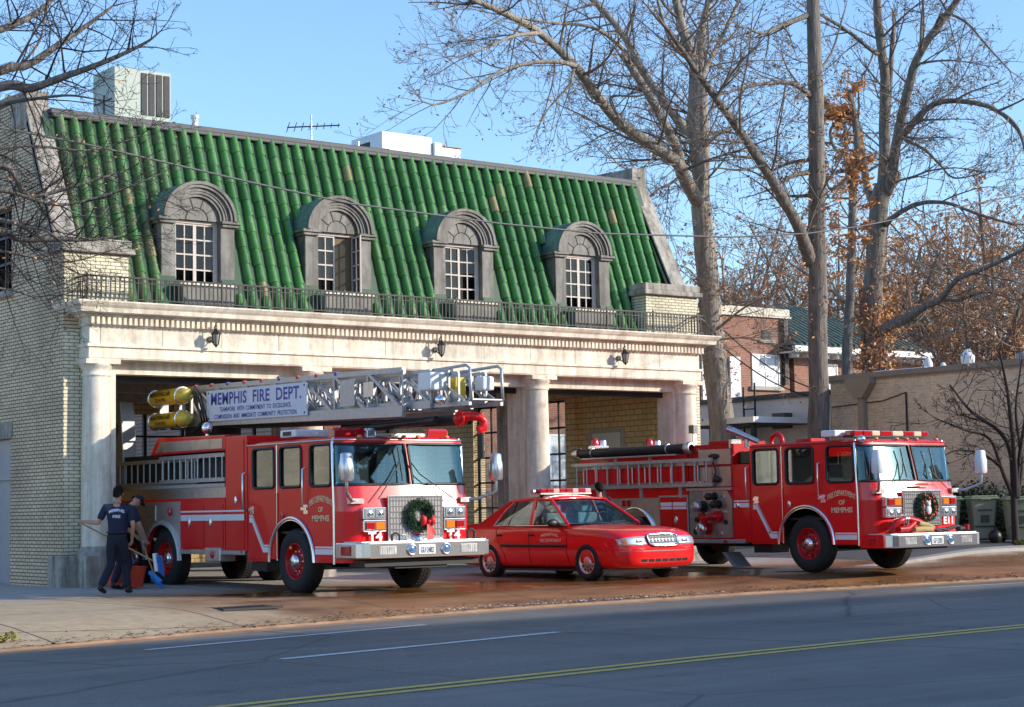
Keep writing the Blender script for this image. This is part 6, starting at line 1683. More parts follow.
m = MB(); m.tube([q3(.1, -1.98, .03), q3(.3, -1.95, .06), q3(.45, -1.98, .03)], .03, 7); m.tube([q3(.5, -1.9, .05), q3(.75, -1.95, .10), q3(.95, -1.95, .05)], .035, 7); m.sphere(q3(.8, -1.97, .05), (.09, .06, .05), 10, 7); m.build('wrench', DARK, t)
m = MB(); m.cyl(q3(1.0, -1.97, .02), q3(1.0, -1.97, .13), .045, n=12); m.cyl(q3(.25, -1.9, .04), q3(.4, -1.9, .04), .05, n=10); m.build('cap', REDD, t)

# ---------------- wreaths
def wreath(label, c, R, r, deco, seed):
    rg = random.Random(seed)
    t = thing('wreath', label, 'wreath', c, 'christmas wreaths on the truck grilles'); m = MB()
    for i in range(2600):
        a = rg.uniform(0, 2*PI); b_ = rg.uniform(0, 2*PI); q = r*math.sqrt(rg.random())
        p = Vector((c[0]+math.cos(a)*(R+q*math.cos(b_)), c[1]-abs(q*math.sin(b_))-.01, c[2]+math.sin(a)*(R+q*math.cos(b_))))
        d = Vector((math.cos(a+1.2+rg.uniform(-1, 1)), -rg.uniform(.1, .9), math.sin(a+1.2+rg.uniform(-1, 1)))).normalized()*rg.uniform(.03, .07)
        n = rand_perp(d.normalized(), rg)*.006
        m.add([p-n, p+n, p+d], [(0, 1, 2)])
    tag(m.build('needles', pm('fir green', (.035, .10, .03), .7, col2=(.012, .04, .014), vscale=25), t, recalc=False), kind='stuff')
    MB().torus((c[0], c[1]-.02, c[2]), R, r*.45, (0, 1, 0), 24, 6).build('ring', pm('wreath core', (.010, .03, .010), .8), t)
    if deco == 'bow':
        bx, by, bz = c[0]+.06, c[1]-r-.06, c[2]-R*.85
        m = MB()
        for s in (-1, 1):
            m.grid([[(bx + s*(.02+.12*k/4), by - .05*math.sin(PI*k/4) , bz+.03*j+.035*k*(j-1)/2 + .05) for k in range(5)] for j in (0, 1, 2)])
        m.add([(bx-.02, by, bz+.05), (bx+.04, by, bz+.05), (bx+.10, by-.02, bz-.22), (bx-.04, by-.03, bz-.24)], [(0, 1, 2, 3)]); m.add([(bx, by-.01, bz+.05), (bx+.05, by, bz+.04), (bx+.16, by, bz-.12), (bx+.07, by, bz-.16)], [(0, 1, 2, 3)])
        m.sphere((bx+.01, by-.02, bz+.06), .03, 8, 6)
        m.build('bow', pm('red ribbon', (.62, .015, .02), .5), t, solid=.004)
    else:
        for i in range(26):
            a = 2*PI*i/26 + rg.uniform(-.1, .1); rr = R + rg.uniform(-.07, .07)
            m = MB(); m.sphere((c[0]+math.cos(a)*rr, c[1]-r*.8-.02, c[2]+math.sin(a)*rr), .022, 8, 6); m.build('berry', pm('ornament red', (.62, .05, .02), .25, 0, .5), t)
        m = MB(); m.sphere((c[0], c[1]-.06, c[2]+.05), (.05, .04, .055), 10, 8); m.sphere((c[0], c[1]-.05, c[2]-.06), (.075, .05, .09), 10, 8); m.sphere((c[0]-.04, c[1]-.06, c[2]+.105), .02, 8, 6); m.sphere((c[0]+.04, c[1]-.06, c[2]+.105), .02, 8, 6); m.build('white_ornament', WHITE, t)
wreath('green wreath with a red bow hung on the ladder truck grille', (LT.x+.05, LT.y-1.80, LT.z+1.25), .19, .085, 'bow', 5)
wreath('oval green wreath dotted with red ornaments on the fire engine grille', (LE.x+.06, LE.y-1.80, LE.z+1.19), .20, .08, 'berries', 6)
# ------------------------------------------------------------------ command car
from mathutils.bvhtree import BVHTree
LC = Vector((22.0, 25.32, .275))
CAR = thing('command_car', 'red fire department sedan with a roof light bar parked between the two fire trucks', 'car', LC)
ORG[CAR.name] = Vector((0, 0, 0)); CAR.rotation_euler = (math.radians(-.4), 0, 0)
ST = [(-1.02, .52, .36, .47, .545, .562, .565), (-.99, .70, .27, .49, .580, .602, .607), (-.925, .80, .22, .50, .600, .625, .63), (-.90, .80, .21, .52, .700, .757, .775),
      (-.83, .88, .20, .54, .765, .822, .842), (-.68, .945, .19, .56, .810, .872, .895), (-.40, .975, .18, .58, .860, .92, .945), (.2, .98, .18, .60, .885, .945, .97), (.72, .98, .18, .62, .92, .975, 1.0),
      (1.5, .98, .18, .63, .945, .985, 1.0), (2.5, .98, .18, .64, .97, 1.005, 1.015), (3.25, .975, .19, .66, 1.0, 1.05, 1.065), (3.75, .955, .21, .67, 1.0, 1.05, 1.065),
      (4.12, .92, .24, .65, .97, 1.02, 1.035), (4.25, .88, .30, .60, .88, .92, .94), (4.31, .80, .40, .56, .68, .70, .71)]
m = MB(); rows = []
for y, hw, zb_, zm, zs, zd, zc_ in ST:
    h = [(0, zb_), (hw*.80, zb_), (hw*.955, zb_+.07), (hw*.985, (zb_+zm)/2), (hw, zm), (hw*.985, (zm+zs)/2+.03), (hw*.945, zs), (hw*.80, zd), (hw*.45, (zd+zc_)/2+.006), (0, zc_)]
    rows.append([(x, y, z) for x, z in h] + [(-x, y, z) for x, z in reversed(h[1:-1])])
m.grid(rows, True, True); m.poly(rows[0]); m.poly(rows[-1])
body = m.build('body', CARRED, CAR, sub=2)
cut = MB()
for yy in (0, 2.91):
    cut.cyl((-1.3, yy, .335), (-.70, yy, .335), .385, n=40).cyl((.70, yy, .335), (1.3, yy, .335), .385, n=40)
cut = cut.build('cutter', None)
bo = body.modifiers.new('c', 'BOOLEAN'); bo.object = cut; bo.operation = 'DIFFERENCE'; bo.solver = 'EXACT'
bpy.context.view_layer.update()
dg = bpy.context.evaluated_depsgraph_get()
nm = bpy.data.meshes.new_from_object(body.evaluated_get(dg)); body.modifiers.clear(); body.data = nm
bpy.data.objects.remove(cut)
for p in nm.polygons: p.use_smooth = True
nm.set_sharp_from_angle(angle=math.radians(40))
bvh = BVHTree.FromPolygons([v.co[:] for v in nm.vertices], [tuple(p.vertices) for p in nm.polygons])
def fy(x, z, off=.008):
    h = bvh.ray_cast(Vector((x, -3, z)), Vector((0, 1, 0)))
    return (x, h[0].y-off, z) if h[0] else (x, -.9, z)
def fx(y, z, off=.006, s=-1):
    h = bvh.ray_cast(Vector((s*3, y, z)), Vector((-s, 0, 0)))
    return (h[0].x+s*off, y, z) if h[0] else (s*.98, y, z)
def patch_f(poly_top, poly_bot, n, off=.008, k=4):
    rows = []
    for j in range(k+1):
        r = []
        for i in range(n+1):
            a = Vector(interp2(poly_top, i/n)); b = Vector(interp2(poly_bot, i/n)); p = a + (b-a)*j/k
            r.append(fy(p.x, p.y, off))
        rows.append(r)
    return MB().grid(rows)
def interp2(L, t):
    f = t*(len(L)-1); i = min(int(f), len(L)-2); f -= i
    return (L[i][0]+(L[i+1][0]-L[i][0])*f, L[i][1]+(L[i+1][1]-L[i][1])*f)
for s in (-1, 1):
    h = patch_f([(s*.37, .765), (s*.60, .765), (s*.80, .745), (s*.90, .715)], [(s*.37, .622), (s*.60, .615), (s*.80, .612), (s*.90, .622)], 16, .012).build('headlight', CLEAR, CAR, solid=.012)
    patch_f([(s*.79, .735), (s*.895, .715)], [(s*.79, .612), (s*.895, .62)], 6, .022).build('indicator', AMBER, h)
    m = MB(); c = fy(s*.54, .675, .02); m.sphere(c, (.07, .012, .05), 14, 8); m.build('reflector', CHROME, h)
g = patch_f([(-.35, .76), (-.31, .795), (0, .805), (.31, .795), (.35, .76)], [(-.32, .625), (-.28, .60), (0, .592), (.28, .60), (.32, .625)], 16, .035).build('grille', pm('grille dark', (.10, .11, .12), .3, .6), CAR, solid=.02)
ol = [(-.35, .76), (-.31, .795), (0, .805), (.31, .795), (.35, .76), (.32, .625), (.28, .60), (0, .592), (-.28, .60), (-.32, .625)]
MB().tube([fy(*interp2(ol+[ol[0]], k/60), .05) for k in range(60)], .015, 6, closed=True).build('surround', CHROME, g)
m = MB()
for i in range(5):
    z = .625 + .032*i; m.grid([[fy(x/10*.30, z, .053) for x in range(-10, 11)], [fy(x/10*.30, z+.014, .060) for x in range(-10, 11)]])
for i in range(7):
    x = -.24+.08*i; m.grid([[fy(x-.006, z/100, .050) for z in range(61, 76, 3)], [fy(x+.006, z/100, .050) for z in range(61, 76, 3)]])
m.build('grille_bars', STEEL, g)
m = MB(); m.grid([[fy(x/14*.88, .50, .006) for x in range(-14, 15)], [fy(x/14*.88, .517, .012) for x in range(-14, 15)]]); m.build('bumper_strip', STEEL, CAR)
m = MB()
for i in range(7):
    a = -.55+.16*i; m.grid([[fy(a+.14*k/3, .315, .004) for k in range(4)], [fy(a+.14*k/3, .365, .004) for k in range(4)]])
m.build('lower_intake', BLACK, CAR)
# side: moulding, handles, seams, sill
for s in (-1, 1):
    m = MB(); m.grid([[fx(.55+1.95*k/20, .60-.01+.008*k/20, .016, s) for k in range(21)], [fx(.55+1.95*k/20, .65-.01+.008*k/20, .016, s) for k in range(21)]]); m.build('side_moulding', BLACK, CAR, solid=.012)
    m = MB()
    for y in (1.52, 2.5): m.grid([[fx(y+.14*k/4, .80, .022, s) for k in range(5)], [fx(y+.14*k/4, .835, .022, s) for k in range(5)]])
    m.build('door_handle', BLACK, CAR, solid=.015)
    m = MB()
    for (P_) in ([(.56, .94), (.56, .5), (.50, .28)], [(1.68, .95), (1.66, .55), (1.64, .27)], [(2.72, .96), (2.62, .72), (2.42, .45), (2.40, .28)]):
        Q_ = [interp2(P_, k/16) for k in range(17)]
        m.grid([[fx(y-.008, z, .003, s) for y, z in Q_], [fx(y+.008, z, .003, s) for y, z in Q_]])
    m.grid([[fx(.5+1.95*k/12, .245, .004, s) for k in range(13)], [fx(.5+1.95*k/12, .215, .004, s) for k in range(13)]])
    m.build('door_seam', pm('seam dark red', (.04, .003, .004), .6), CAR)
# greenhouse
def gp(s, a): return (s*a[0], a[1], a[2])
Ab, At, Bt, Ct, Cb = (.86, .62, .985), (.645, 1.36, 1.455), (.655, 1.95, 1.485), (.64, 2.52, 1.455), (.82, 3.30, 1.01)
for s in (-1, 1):
    m = MB()
    m.tube([gp(s, p) for p in (Ab, (.757, 1.0, 1.23), At)], .032, 8)
    m.tube([gp(s, p) for p in (At, Bt, Ct)], .032, 8)
    m.beam(gp(s, (.865, 1.72, .97)), gp(s, (.675, 1.80, 1.46)), .09, .03, up=(s, 0, .4))
    m.grid([[gp(s, p) for p in ((.635, 2.40, 1.465), (.63, 2.66, 1.452), (.59, 2.68, 1.46))], [gp(s, p) for p in ((.735, 2.66, 1.25), (.72, 3.0, 1.26), (.66, 3.03, 1.27))], [gp(s, p) for p in ((.865, 2.85, .995), (.83, 3.44, 1.02), (.74, 3.48, 1.05))]])
    m.build('pillar', CARRED, CAR)
    # side glass
    m = MB(); m.poly([gp(s, p) for p in ((.862, .66, .985), (.868, 1.68, .985), (.678, 1.76, 1.45), (.655, 1.38, 1.44))]); m.poly([gp(s, p) for p in ((.868, 1.76, .985), (.866, 2.84, .995), (.735, 2.66, 1.25), (.642, 2.44, 1.44), (.675, 1.84, 1.45))])
    gl = m.build('side_window', CARGLASS, CAR, recalc=False)
    m = MB(); m.tube([gp(s, p) for p in ((.872, .64, .985), (.878, 1.7, .985), (.874, 2.88, .995), (.742, 2.685, 1.26), (.65, 2.46, 1.452))], .011, 6); m.build('window_trim', CHROME, gl)
    m = MB(); m.beam(gp(s, (.868, 2.42, .985)), gp(s, (.65, 2.38, 1.445)), .02, .02); m.build('divider', BLACK, gl)
    # mirror
    m = MB(); m.sphere((s*1.03, .86, 1.03), (.13, .06, .075), 14, 9); m.beam((s*.88, .88, 1.0), (s*.97, .86, 1.02), .05, .06); m.build('mirror', BLACK, CAR)
wsr = []
for k in range(7):
    f = -1+2*k/6; wsr.append([(f*.85, .56+.10*f*f-.04, 1.0), (f*.752, .95+.06*f*f, 1.23), (f*.64, 1.345+.02*f*f, 1.465-.01*f*f)])
MB().grid(wsr).build('windscreen', WSGLASS, CAR, recalc=False)
bl = []
for k in range(7):
    f = -1+2*k/6; bl.append([(f*.76, 3.48-.05*f*f, 1.055), (f*.66, 3.05-.03*f*f, 1.26), (f*.595, 2.66, 1.46)])
MB().grid(bl).build('rear_window', CARGLASS, CAR, recalc=False)
rr = []
for k in range(9):
    f = -1+2*k/8; bow = .055*(1-f*f)
    rr.append([(f*.65, 1.33, 1.462+bow*.4), (f*.66, 1.6, 1.485+bow), (f*.665, 2.0, 1.49+bow), (f*.655, 2.38, 1.475+bow), (f*.62, 2.68, 1.452+bow*.5)])
MB().grid(rr).build('roof', CARRED, CAR, solid=.02)
# cabin
MB().box(-.80, .80, .75, 3.3, 1.006, 1.02).build('interior', pm('grey trim', (.10, .10, .105), .8), CAR)
for x in (-.38, .38):
    MB().box(x-.24, x+.24, 1.55, 1.68, 1.0, 1.22).box(x-.13, x+.13, 1.57, 1.67, 1.23, 1.40).build('seat', SEAT, CAR, bevel=.04)
MB().box(-.6, .6, 2.55, 2.7, 1.0, 1.16).build('rear_seat', SEAT, CAR, bevel=.04)
m = MB(); m.torus((.38, 1.02, 1.08), .17, .016, (0, -.8, .6), 22, 6); m.build('steering_wheel', BLACK, CAR)
m = MB(); 
for x0 in (-.5, .1): m.tube([(x0, .56, 1.02), (x0+.45, .66, 1.05)], .012, 5)
m.build('wiper', BLACK, CAR)
# light bar
m = MB().box(-.62, .62, 1.72, 1.98, 1.565, 1.592); lbk = m.build('light_bar', STEEL, CAR)
MB().box(-.5, -.42, 1.78, 1.9, 1.5, 1.565).box(.42, .5, 1.78, 1.9, 1.5, 1.565).build('foot', BLACK, lbk)
for i in range(8):
    a = -.62+.155*i; MB().box(a, a+.145, 1.71, 1.99, 1.593, 1.675).build('lens', REDLENS if i not in (2, 5, 7) else pm('pale red lens', (.70, .45, .42), .15, 0, 1), lbk, bevel=.015)
m = MB(); m.cyl((-.66, 1.85, 1.62), (-.72, 1.85, 1.62), .05, n=12); m.build('alley_lamp', CLEAR, lbk)
for (x, y, s) in ((-.985, 0, -1), (.985, 0, 1), (-.985, 2.91, -1), (.985, 2.91, 1)): wheel(CAR, (0, 0, 0), x, y, .33, s, 'car')
m = MB(); m.box(-.9, .9, -.35, 3.3, .16, .20).box(-.68, .68, -.45, .45, .2, .6).box(-.68, .68, 2.45, 3.35, .2, .6); m.build('underbody', BLACK, CAR)
text('MEMPHIS', .50, .055, fx(1.05, .80, .008), (0, -1, 0), (.12, 0, 1), GOLD, CAR, bold=.02, arch=.025, depth=.002)
text('FIRE DEPARTMENT', .62, .055, fx(1.0, .715, .010), (0, -1, 0), (.08, 0, 1), pm('white lettering', (.65, .62, .58), .5), CAR, bold=.02, depth=.002)
# ------------------------------------------------------------------ people
def skin(name, V, E, mat, parent, sub=2, root=0):
    me = bpy.data.meshes.new(name); bm = bmesh.new(); lay = bm.verts.layers.skin.verify()
    vs = []
    for i, (p, r) in enumerate(V):
        v = bm.verts.new(p); rx, ry = (r, r) if not isinstance(r, tuple) else r
        v[lay].radius = (rx, ry); v[lay].use_root = (i == root); vs.append(v)
    for a, b in E: bm.edges.new((vs[a], vs[b]))
    bm.to_mesh(me); bm.free()
    o = bpy.data.objects.new(name, me); COL.objects.link(o)
    s = o.modifiers.new('k', 'SKIN'); s.use_smooth_shade = True
    u = o.modifiers.new('u', 'SUBSURF'); u.levels = sub; u.render_levels = sub
    bpy.context.view_layer.update()
    nm = bpy.data.meshes.new_from_object(o.evaluated_get(bpy.context.evaluated_depsgraph_get()))
    o.modifiers.clear(); o.data = nm; nm.materials.clear(); nm.materials.append(mat)
    for p in nm.polygons: p.use_smooth = True
    o.parent = parent
    return o
def chain(V, E, pts, start=None):
    k = len(V)
    for i, p in enumerate(pts):
        V.append(p)
        if i: E.append((k+i-1, k+i))
        elif start is not None: E.append((start, k))
    return len(V)-1
def person(label, loc, yaw, J, cap=False, shirt_txt=True, jacket=False, grip=(True, True)):
    """J: joints in local metres (x right, y forward, z up)"""
    t = thing('person', label, 'person', loc); ORG[t.name] = Vector((0, 0, 0)); t.rotation_euler = (0, 0, yaw)
    Vv = Vector
    hd = Vv(J['head']); nk = Vv(J['neck']); ch = Vv(J['chest']); wa = Vv(J['waist']); pe = Vv(J['pelvis'])
    V = []; E = []
    V.append((tuple(pe), (.11, .09))); chain(V, E, [(tuple(wa), (.11, .085)), (tuple(ch), (.13, .09)), (tuple(nk), .055), (tuple(nk+(hd-nk)*.35), .055)], 0); ci = 2; n2 = len(V)-1
    f = Vv(J['face']).normalized(); up = (hd-nk).normalized()
    rt = f.cross(up).normalized()
    chain(V, E, [(tuple(hd-up*.06+f*.03), (.062, .070)), (tuple(hd+up*.01), (.076, .088)), (tuple(hd+up*.07), (.072, .083)), (tuple(hd+up*.11), (.045, .05))], n2)
    for s in ('l', 'r'):
        sh, el, wr = (Vv(J[k+s]) for k in ('sh', 'el', 'wr'))
        e = chain(V, E, [(tuple(sh), .055), (tuple(sh+(el-sh)*.5), .047), (tuple(el), .040), (tuple(el+(wr-el)*.35), .042), (tuple(wr), .028)], ci)
        hd_ = Vv(J['hand'+s]).normalized(); chain(V, E, [(tuple(wr+hd_*.045), (.036, .022)), (tuple(wr+hd_*.085), (.040, .020))], e)
    for s in ('l', 'r'):
        hp, kn, an = (Vv(J[k+s]) for k in ('hp', 'kn', 'an'))
        chain(V, E, [(tuple(hp), .085), (tuple(kn), .055), (tuple(an), .040)], 0)
    b = skin('body', V, E, SKIN, t)
    # fingers
    fm = MB()
    for s, sg in (('l', -1), ('r', 1)):
        wr = Vv(J['wr'+s]); h = Vv(J['hand'+s]).normalized(); pn = Vv(J['palm'+s]).normalized(); sd = h.cross(pn).normalized()
        for k, (off, L) in enumerate(((-.028, .068), (-.009, .078), (.010, .072), (.028, .056))):
            p = wr + h*.088 + sd*off; curl = .9 if J.get('grip'+s, True) else .3
            q1 = p + (h*math.cos(curl*.6)+pn*math.sin(curl*.6))*L*.45; q2 = q1 + (h*math.cos(curl*1.7)+pn*math.sin(curl*1.7))*L*.35; q3_ = q2 + (h*math.cos(curl*2.5)+pn*math.sin(curl*2.5))*L*.28
            fm.tube([p-h*.02, p, q1, q2, q3_], [.010, .0105, .0095, .0085, .006], 8)
        p = wr + h*.035 + sd*(-.032); q1 = p + (h*.6 - sd*.55 + pn*.5).normalized()*.035; fm.tube([p, q1, q1 + (h*.7+pn*.7).normalized()*.032], [.013, .011, .008], 8)
    fm.build('fingers', SKIN, b)
    # face
    fc = MB(); fc.sphere(tuple(hd-up*.015+f*.098), (.014, .014, .018), 10, 7); 
    for s in (-1, 1): fc.sphere(tuple(hd+rt*s*.078-up*.005), (.014, .020, .030), 10, 7)
    fc.build('nose_and_ears', SKIN, b)
    ey = MB()
    for s in (-1, 1): ey.sphere(tuple(hd+up*.018+f*.082+rt*s*.031), .010, 8, 6)
    ey.build('eyes', BLACK, b)
    mo = MB(); mo.tube([tuple(hd-up*.055+f*.092-rt*.02), tuple(hd-up*.056+f*.097), tuple(hd-up*.055+f*.092+rt*.02)], .004, 5); mo.build('mouth', pm('lips', (.35, .12, .10), .6), b)
    # hair or cap
    M3 = Matrix((rt, f, up)).transposed()
    def loc_pt(x, y, z): return tuple(hd + M3 @ Vv((x, y, z)))
    hm = MB(); rows = []
    top_r = .004 if not cap else .012
    for j in range(8):
        ph = PI/2*j/7*1.12; row = []
        for i in range(20):
            a = 2*PI*i/20; x, y = math.cos(a), math.sin(a)
            z = math.cos(ph); r = math.sin(ph)
            low = 1.0
            yy = y*(.096+top_r)*r; xx = x*(.083+top_r)*r; zz = .035 + z*(.095+top_r)
            if not cap and y > .3 and j >= 6: zz += .045*(y-.3)
            if not cap and y < .1 and j >= 6: zz -= (.035 if j == 6 else .085)*(.1-y)
            row.append(loc_pt(xx, yy, zz))
        rows.append(row)
    hm.grid(rows, True, True); hm.build('hair' if not cap else 'cap', HAIR if not cap else pm('black cap', (.012, .012, .014), .8), t, solid=.006)
    if cap:
        hm = MB(); hm.grid([[loc_pt(math.sin(a)*.085, math.cos(a)*.09, .045) for a in [-.9+.3*k for k in range(7)]], [loc_pt(math.sin(a)*.095, .02+math.cos(a)*.16, .028) for a in [-.9+.3*k for k in range(7)]]]); hm.build('cap_brim', MATS['black cap'], t, solid=.006)
    # shirt
    V = []; E = []
    V.append((tuple(pe-Vv((0, 0, .02))), (.160, .122))); chain(V, E, [(tuple(wa), (.150, .108)), (tuple(wa+(ch-wa)*.6), (.172, .118)), (tuple(ch), (.175, .115)), (tuple(ch+(nk-ch)*.65), (.115, .08)), (tuple(nk), .066)], 0); ci = 3
    for s in ('l', 'r'):
        sh, el, wr = (Vv(J[k+s]) for k in ('sh', 'el', 'wr'))
        if jacket: chain(V, E, [(tuple(sh), .080), (tuple(el), .060), (tuple(el+(wr-el)*.85), .045)], ci)
        else: chain(V, E, [(tuple(sh), .078), (tuple(sh+(el-sh)*.5), .068), (tuple(sh+(el-sh)*.82), .064)], ci)
    shirt = skin('shirt', V, E, NAVY, t)
    # trousers
    V = []; E = []
    V.append((tuple(pe+Vv((0, 0, .12))), (.150, .110))); chain(V, E, [(tuple(pe-Vv((0, 0, .06))), (.150, .118))], 0)
    for s in ('l', 'r'):
        hp, kn, an = (Vv(J[k+s]) for k in ('hp', 'kn', 'an'))
        chain(V, E, [(tuple(hp), .102), (tuple(hp+(kn-hp)*.55), .090), (tuple(kn), .074), (tuple(kn+(an-kn)*.5), .074), (tuple(an+Vv((0, 0, .01))), .068)], 1)
    skin('trousers', V, E, NAVYT, t)
    m = MB(); cpt = pe+Vv((0, 0, .075)); m.tube([tuple(cpt+Vv((math.cos(a)*.158, math.sin(a)*.120, 0))) for a in [2*PI*k/24 for k in range(24)]], .017, 6, closed=True); m.build('belt', BLACK, t)
    for s in ('l', 'r'):
        an = Vv(J['an'+s]); toe = Vv(J['toe'+s]); d = toe-an; d.z = 0; d.normalize(); g = J.get('lift'+s, 0.0)
        V = [(tuple(an+Vv((0, 0, .03))), .052), (tuple(Vv((an.x, an.y, .055+g))-d*.035), (.048, .046)), (tuple(Vv((an.x, an.y, .046+g*.6))+d*.08), (.046, .040)), (tuple(Vv((an.x, an.y, .034))+d*.175), (.042, .028))]
        skin('boot', V, [(0, 1), (1, 2), (2, 3)], BLACK, t)
    if shirt_txt:
        bk = ch - Vv(J['back_n']).normalized()*0 ; n = Vv(J['back_n']).normalized(); U = (nk-ch).normalized(); Rt = U.cross(n).normalized()
        dgx = bpy.context.evaluated_depsgraph_get(); bv = BVHTree.FromPolygons([v.co[:] for v in shirt.data.vertices], [tuple(p.vertices) for p in shirt.data.polygons])
        for txt, w_, h_, dz, ar in (('MEMPHIS', .25, .052, .0, .03), ('FIRE', .125, .05, -.075, 0)):
            tm = text_mb(txt, w_, h_, ch+n*.4+U*dz, Rt, U, bold=.03, arch=ar, depth=0)
            vs = []
            for p in tm.v:
                h = bv.ray_cast(Vv(p), -n); vs.append(tuple(h[0]+n*.006) if h[0] else tuple(Vv(p)-n*.28))
            tm.v = vs; tm.build('lettering', LBLUE if jacket else pm('white print', (.62, .70, .85), .6), shirt, recalc=False)
    return t
# man walking away with a broom
JW = dict(pelvis=(0, 0, .94), waist=(0, .01, 1.08), chest=(0.01, .02, 1.34), neck=(.01, .035, 1.50), head=(.02, .055, 1.655), face=(.25, 1, -.03), back_n=(0, -1, .08),
          shl=(-.185, .02, 1.42), ell=(-.30, .0, 1.17), wrl=(-.535, .10, 1.20), handl=(-1, .2, .05), palml=(.1, .3, -1),
          shr=(.205, .03, 1.41), elr=(.27, -.01, 1.13), wrr=(.235, .12, .90), handr=(-.1, .4, -1), palmr=(-1, .2, 0),
          hpl=(-.085, 0, .88), knl=(-.10, .06, .48), anl=(-.235, -.17, .13), toel=(-.16, .1, 0), liftl=.05,
          hpr=(.085, 0, .88), knr=(.12, .17, .49), anr=(.16, .13, .09), toer=(.22, .4, 0))
PW = Vector((13.24, 28.02, .292))
person('firefighter in navy t-shirt seen from behind, walking with a long broom', PW, math.radians(-33), JW)
# man stooping beside the truck, cap on
JS = dict(pelvis=(0, 0, .90), waist=(.0, .03, 1.05), chest=(.0, .15, 1.30), neck=(.0, .26, 1.44), head=(.0, .385, 1.53), face=(.1, .8, -.65), back_n=(0, -1, .2),
          shl=(-.18, .17, 1.38), ell=(-.21, .26, 1.10), wrl=(-.06, .42, .92), handl=(.35, .5, -.6), palml=(.8, .3, .2),
          shr=(.19, .17, 1.38), elr=(.25, .26, 1.10), wrr=(.15, .47, .84), handr=(-.2, .6, -.6), palmr=(-.8, .3, .2),
          hpl=(-.09, 0, .86), knl=(-.11, .12, .46), anl=(-.13, -.02, .09), toel=(-.14, .3, 0), hpr=(.09, 0, .86), knr=(.12, .14, .46), anr=(.13, .0, .09), toer=(.14, .3, 0))
PS = Vector((14.00, 29.55, .30))
person('firefighter in a black cap stooping over a broom beside the ladder truck rear wheel', PS, math.radians(-78), JS, cap=True, shirt_txt=False)
# man between the car and the engine
JC = dict(pelvis=(0, 0, .94), waist=(0, .01, 1.08), chest=(0, .02, 1.34), neck=(0, .03, 1.49), head=(0, .04, 1.645), face=(-.4, 1, 0), back_n=(0, -1, .1),
          shl=(-.19, .02, 1.41), ell=(-.24, .03, 1.14), wrl=(-.2, .18, .96), handl=(0, .6, -.6), palml=(1, 0, 0), shr=(.19, .02, 1.41), elr=(.24, .03, 1.14), wrr=(.2, .18, .96), handr=(0, .6, -.6), palmr=(-1, 0, 0),
          hpl=(-.09, 0, .88), knl=(-.10, .03, .49), anl=(-.11, 0, .09), toel=(-.13, .3, 0), hpr=(.09, 0, .88), knr=(.10, .03, .49), anr=(.11, 0, .09), toer=(.13, .3, 0))
person('person in a navy jacket standing behind the red car, only head and shoulders showing', (23.62, 28.0, .30), math.radians(-35), JC, jacket=True, shirt_txt=True)
# brooms
def W_(base, yaw, p): 
    return Vector(base) + Matrix.Rotation(yaw, 3, 'Z') @ Vector(p)
hl = W_(PW, math.radians(-33), (-.60, .11, 1.175)); 
def broom(label, p0, p1, hd_dir, white):
    t = thing('broom', label, 'broom', p1, 'deck brushes and brooms')
    MB().cyl(tuple(p0), tuple(p1), .014, n=10).build('handle', WOOD, t)
    d = Vector(hd_dir).normalized(); c = Vector(p1); m = MB()
    m.beam(c-d*.15, c+d*.15, .06, .07, up=(1, .3, .2)); m.build('block', WHITE if white else BRBLUE, t, bevel=.01)
    m = MB(); rg = random.Random(4); a = (Vector(p1)-Vector(p0)).normalized(); sd = d.cross(a).normalized()
    for i in range(240):
        b = c + d*rg.uniform(-.15, .15) + sd*rg.uniform(-.03, .03); m.tube([b, b+a*.07, b+a*.13+d*rg.uniform(-.03, .03)+sd*rg.uniform(-.03, .03)], .0035, 3, False)
    m.build('bristles', BRBLUE, t)
broom('long wooden broom held level by the walking firefighter, blue bristles and white block', hl - Vector((.03, 0, -.02)), (13.80, 27.72, .80), (.12, -.05, -1), True)
ps = W_(PS, math.radians(-78), (.10, .52, .78))
pt_ = W_(PS, math.radians(-78), (-.06, .40, 1.14)); p1 = ps + (ps-pt_)*.9; 
broom('short blue bristled brush held down by the stooping firefighter', pt_, (14.60, 29.36, .50), (.3, -.6, -.5), False)
t = thing('scrub_brush', 'small blue scrub brush propped on the rim of the orange tub', 'brush', (14.2, 29.8, .75))
m = MB(); m.beam((14.05, 29.78, .74), (14.33, 29.68, .82), .07, .05); m.build('block', WHITE, t, bevel=.01)
m = MB(); m.beam((14.05, 29.75, .69), (14.33, 29.65, .77), .08, .07); m.build('bristles', BRBLUE, t)
# orange tub
tx, ty, tz = 14.35, 30.0, .31
t = thing('wash_tub', 'orange red plastic wash tub on the ground by the ladder truck rear wheel', 'tub', (tx, ty, tz))
m = MB(); rows = []
for z, k in ((0, .84), (.40, 1.0), (.42, 1.04), (.44, 1.04), (.43, .97), (.03, .8)):
    rows.append([(tx+dx*.30*k, ty+dy*.24*k, tz+.01+z*.82) for dx, dy in ((-1, -.8), (-.8, -1), (.8, -1), (1, -.8), (1, .8), (.8, 1), (-.8, 1), (-1, .8))])
m.grid(rows, False, True); m.poly(rows[0]); m.poly(rows[-1]); m.build('tub', TUB, t, bevel=.012)
m = MB(); m.poly([(tx+a*.27, ty+b*.21, tz+.30) for a, b in ((-1, -1), (1, -1), (1, 1), (-1, 1))]); m.build('suds', WHITE, t)
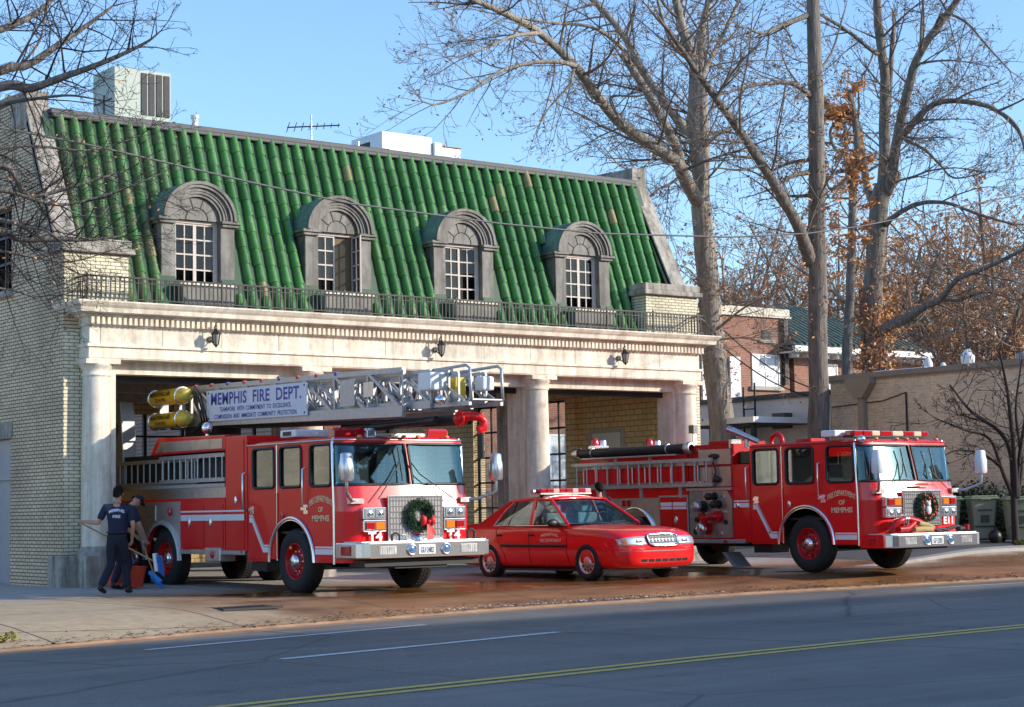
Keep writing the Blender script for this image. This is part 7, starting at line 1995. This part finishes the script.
# ------------------------------------------------------------------ camera, sky, sun
cam = bpy.data.cameras.new('camera'); co = bpy.data.objects.new('camera', cam); COL.objects.link(co); SC.camera = co
Rr = ((0.7940415736658397, -0.60759405228628, -0.01809549437329392), (0.03647680021140004, 0.0773432634044598, -0.9963370226245163), (0.6067680136070246, 0.7904729516133272, 0.0835768534410104))
co.matrix_world = Matrix(((Rr[0][0], -Rr[1][0], -Rr[2][0], 0), (Rr[0][1], -Rr[1][1], -Rr[2][1], 0), (Rr[0][2], -Rr[1][2], -Rr[2][2], 1.6), (0, 0, 0, 1)))
cam.sensor_width = 36; cam.sensor_fit = 'HORIZONTAL'; cam.lens = 1832.5585*36/1024; cam.clip_start = .1; cam.clip_end = 4000
AZ, EL = math.radians(42), math.radians(20)
sd = Vector((math.sin(AZ)*math.cos(EL), -math.cos(AZ)*math.cos(EL), math.sin(EL)))
w = bpy.data.worlds.new('World'); SC.world = w; w.use_nodes = True; nt = w.node_tree
bg = nt.nodes['Background']; sky = nt.nodes.new('ShaderNodeTexSky'); sky.sky_type = 'NISHITA'; sky.sun_disc = False
sky.sun_elevation = EL; sky.sun_rotation = math.atan2(sd.x, sd.y)
sky.altitude = 0; sky.air_density = 1.0; sky.dust_density = .6; sky.ozone_density = 2.2
mm = nt.nodes.new('ShaderNodeMix'); mm.data_type = 'RGBA'; mm.blend_type = 'MULTIPLY'; mm.inputs[0].default_value = 1; mm.inputs[7].default_value = (1.52, 1.74, 1.98, 1)
nt.links.new(sky.outputs[0], mm.inputs[6]); nt.links.new(mm.outputs[2], bg.inputs[0]); bg.inputs[1].default_value = .15
sun = bpy.data.lights.new('sun', 'SUN'); sun.energy = 5.0; sun.angle = math.radians(.5); sun.color = (1, .90, .76)
so = bpy.data.objects.new('sun', sun); COL.objects.link(so); so.rotation_euler = (-sd).to_track_quat('-Z', 'Y').to_euler()
SC.render.engine = 'CYCLES'
SC.cycles.max_bounces = 8; SC.cycles.transparent_max_bounces = 24; SC.cycles.use_denoising = True
SC.view_settings.view_transform = 'Standard'; SC.view_settings.look = 'None'; SC.view_settings.exposure = 0; SC.view_settings.gamma = 1
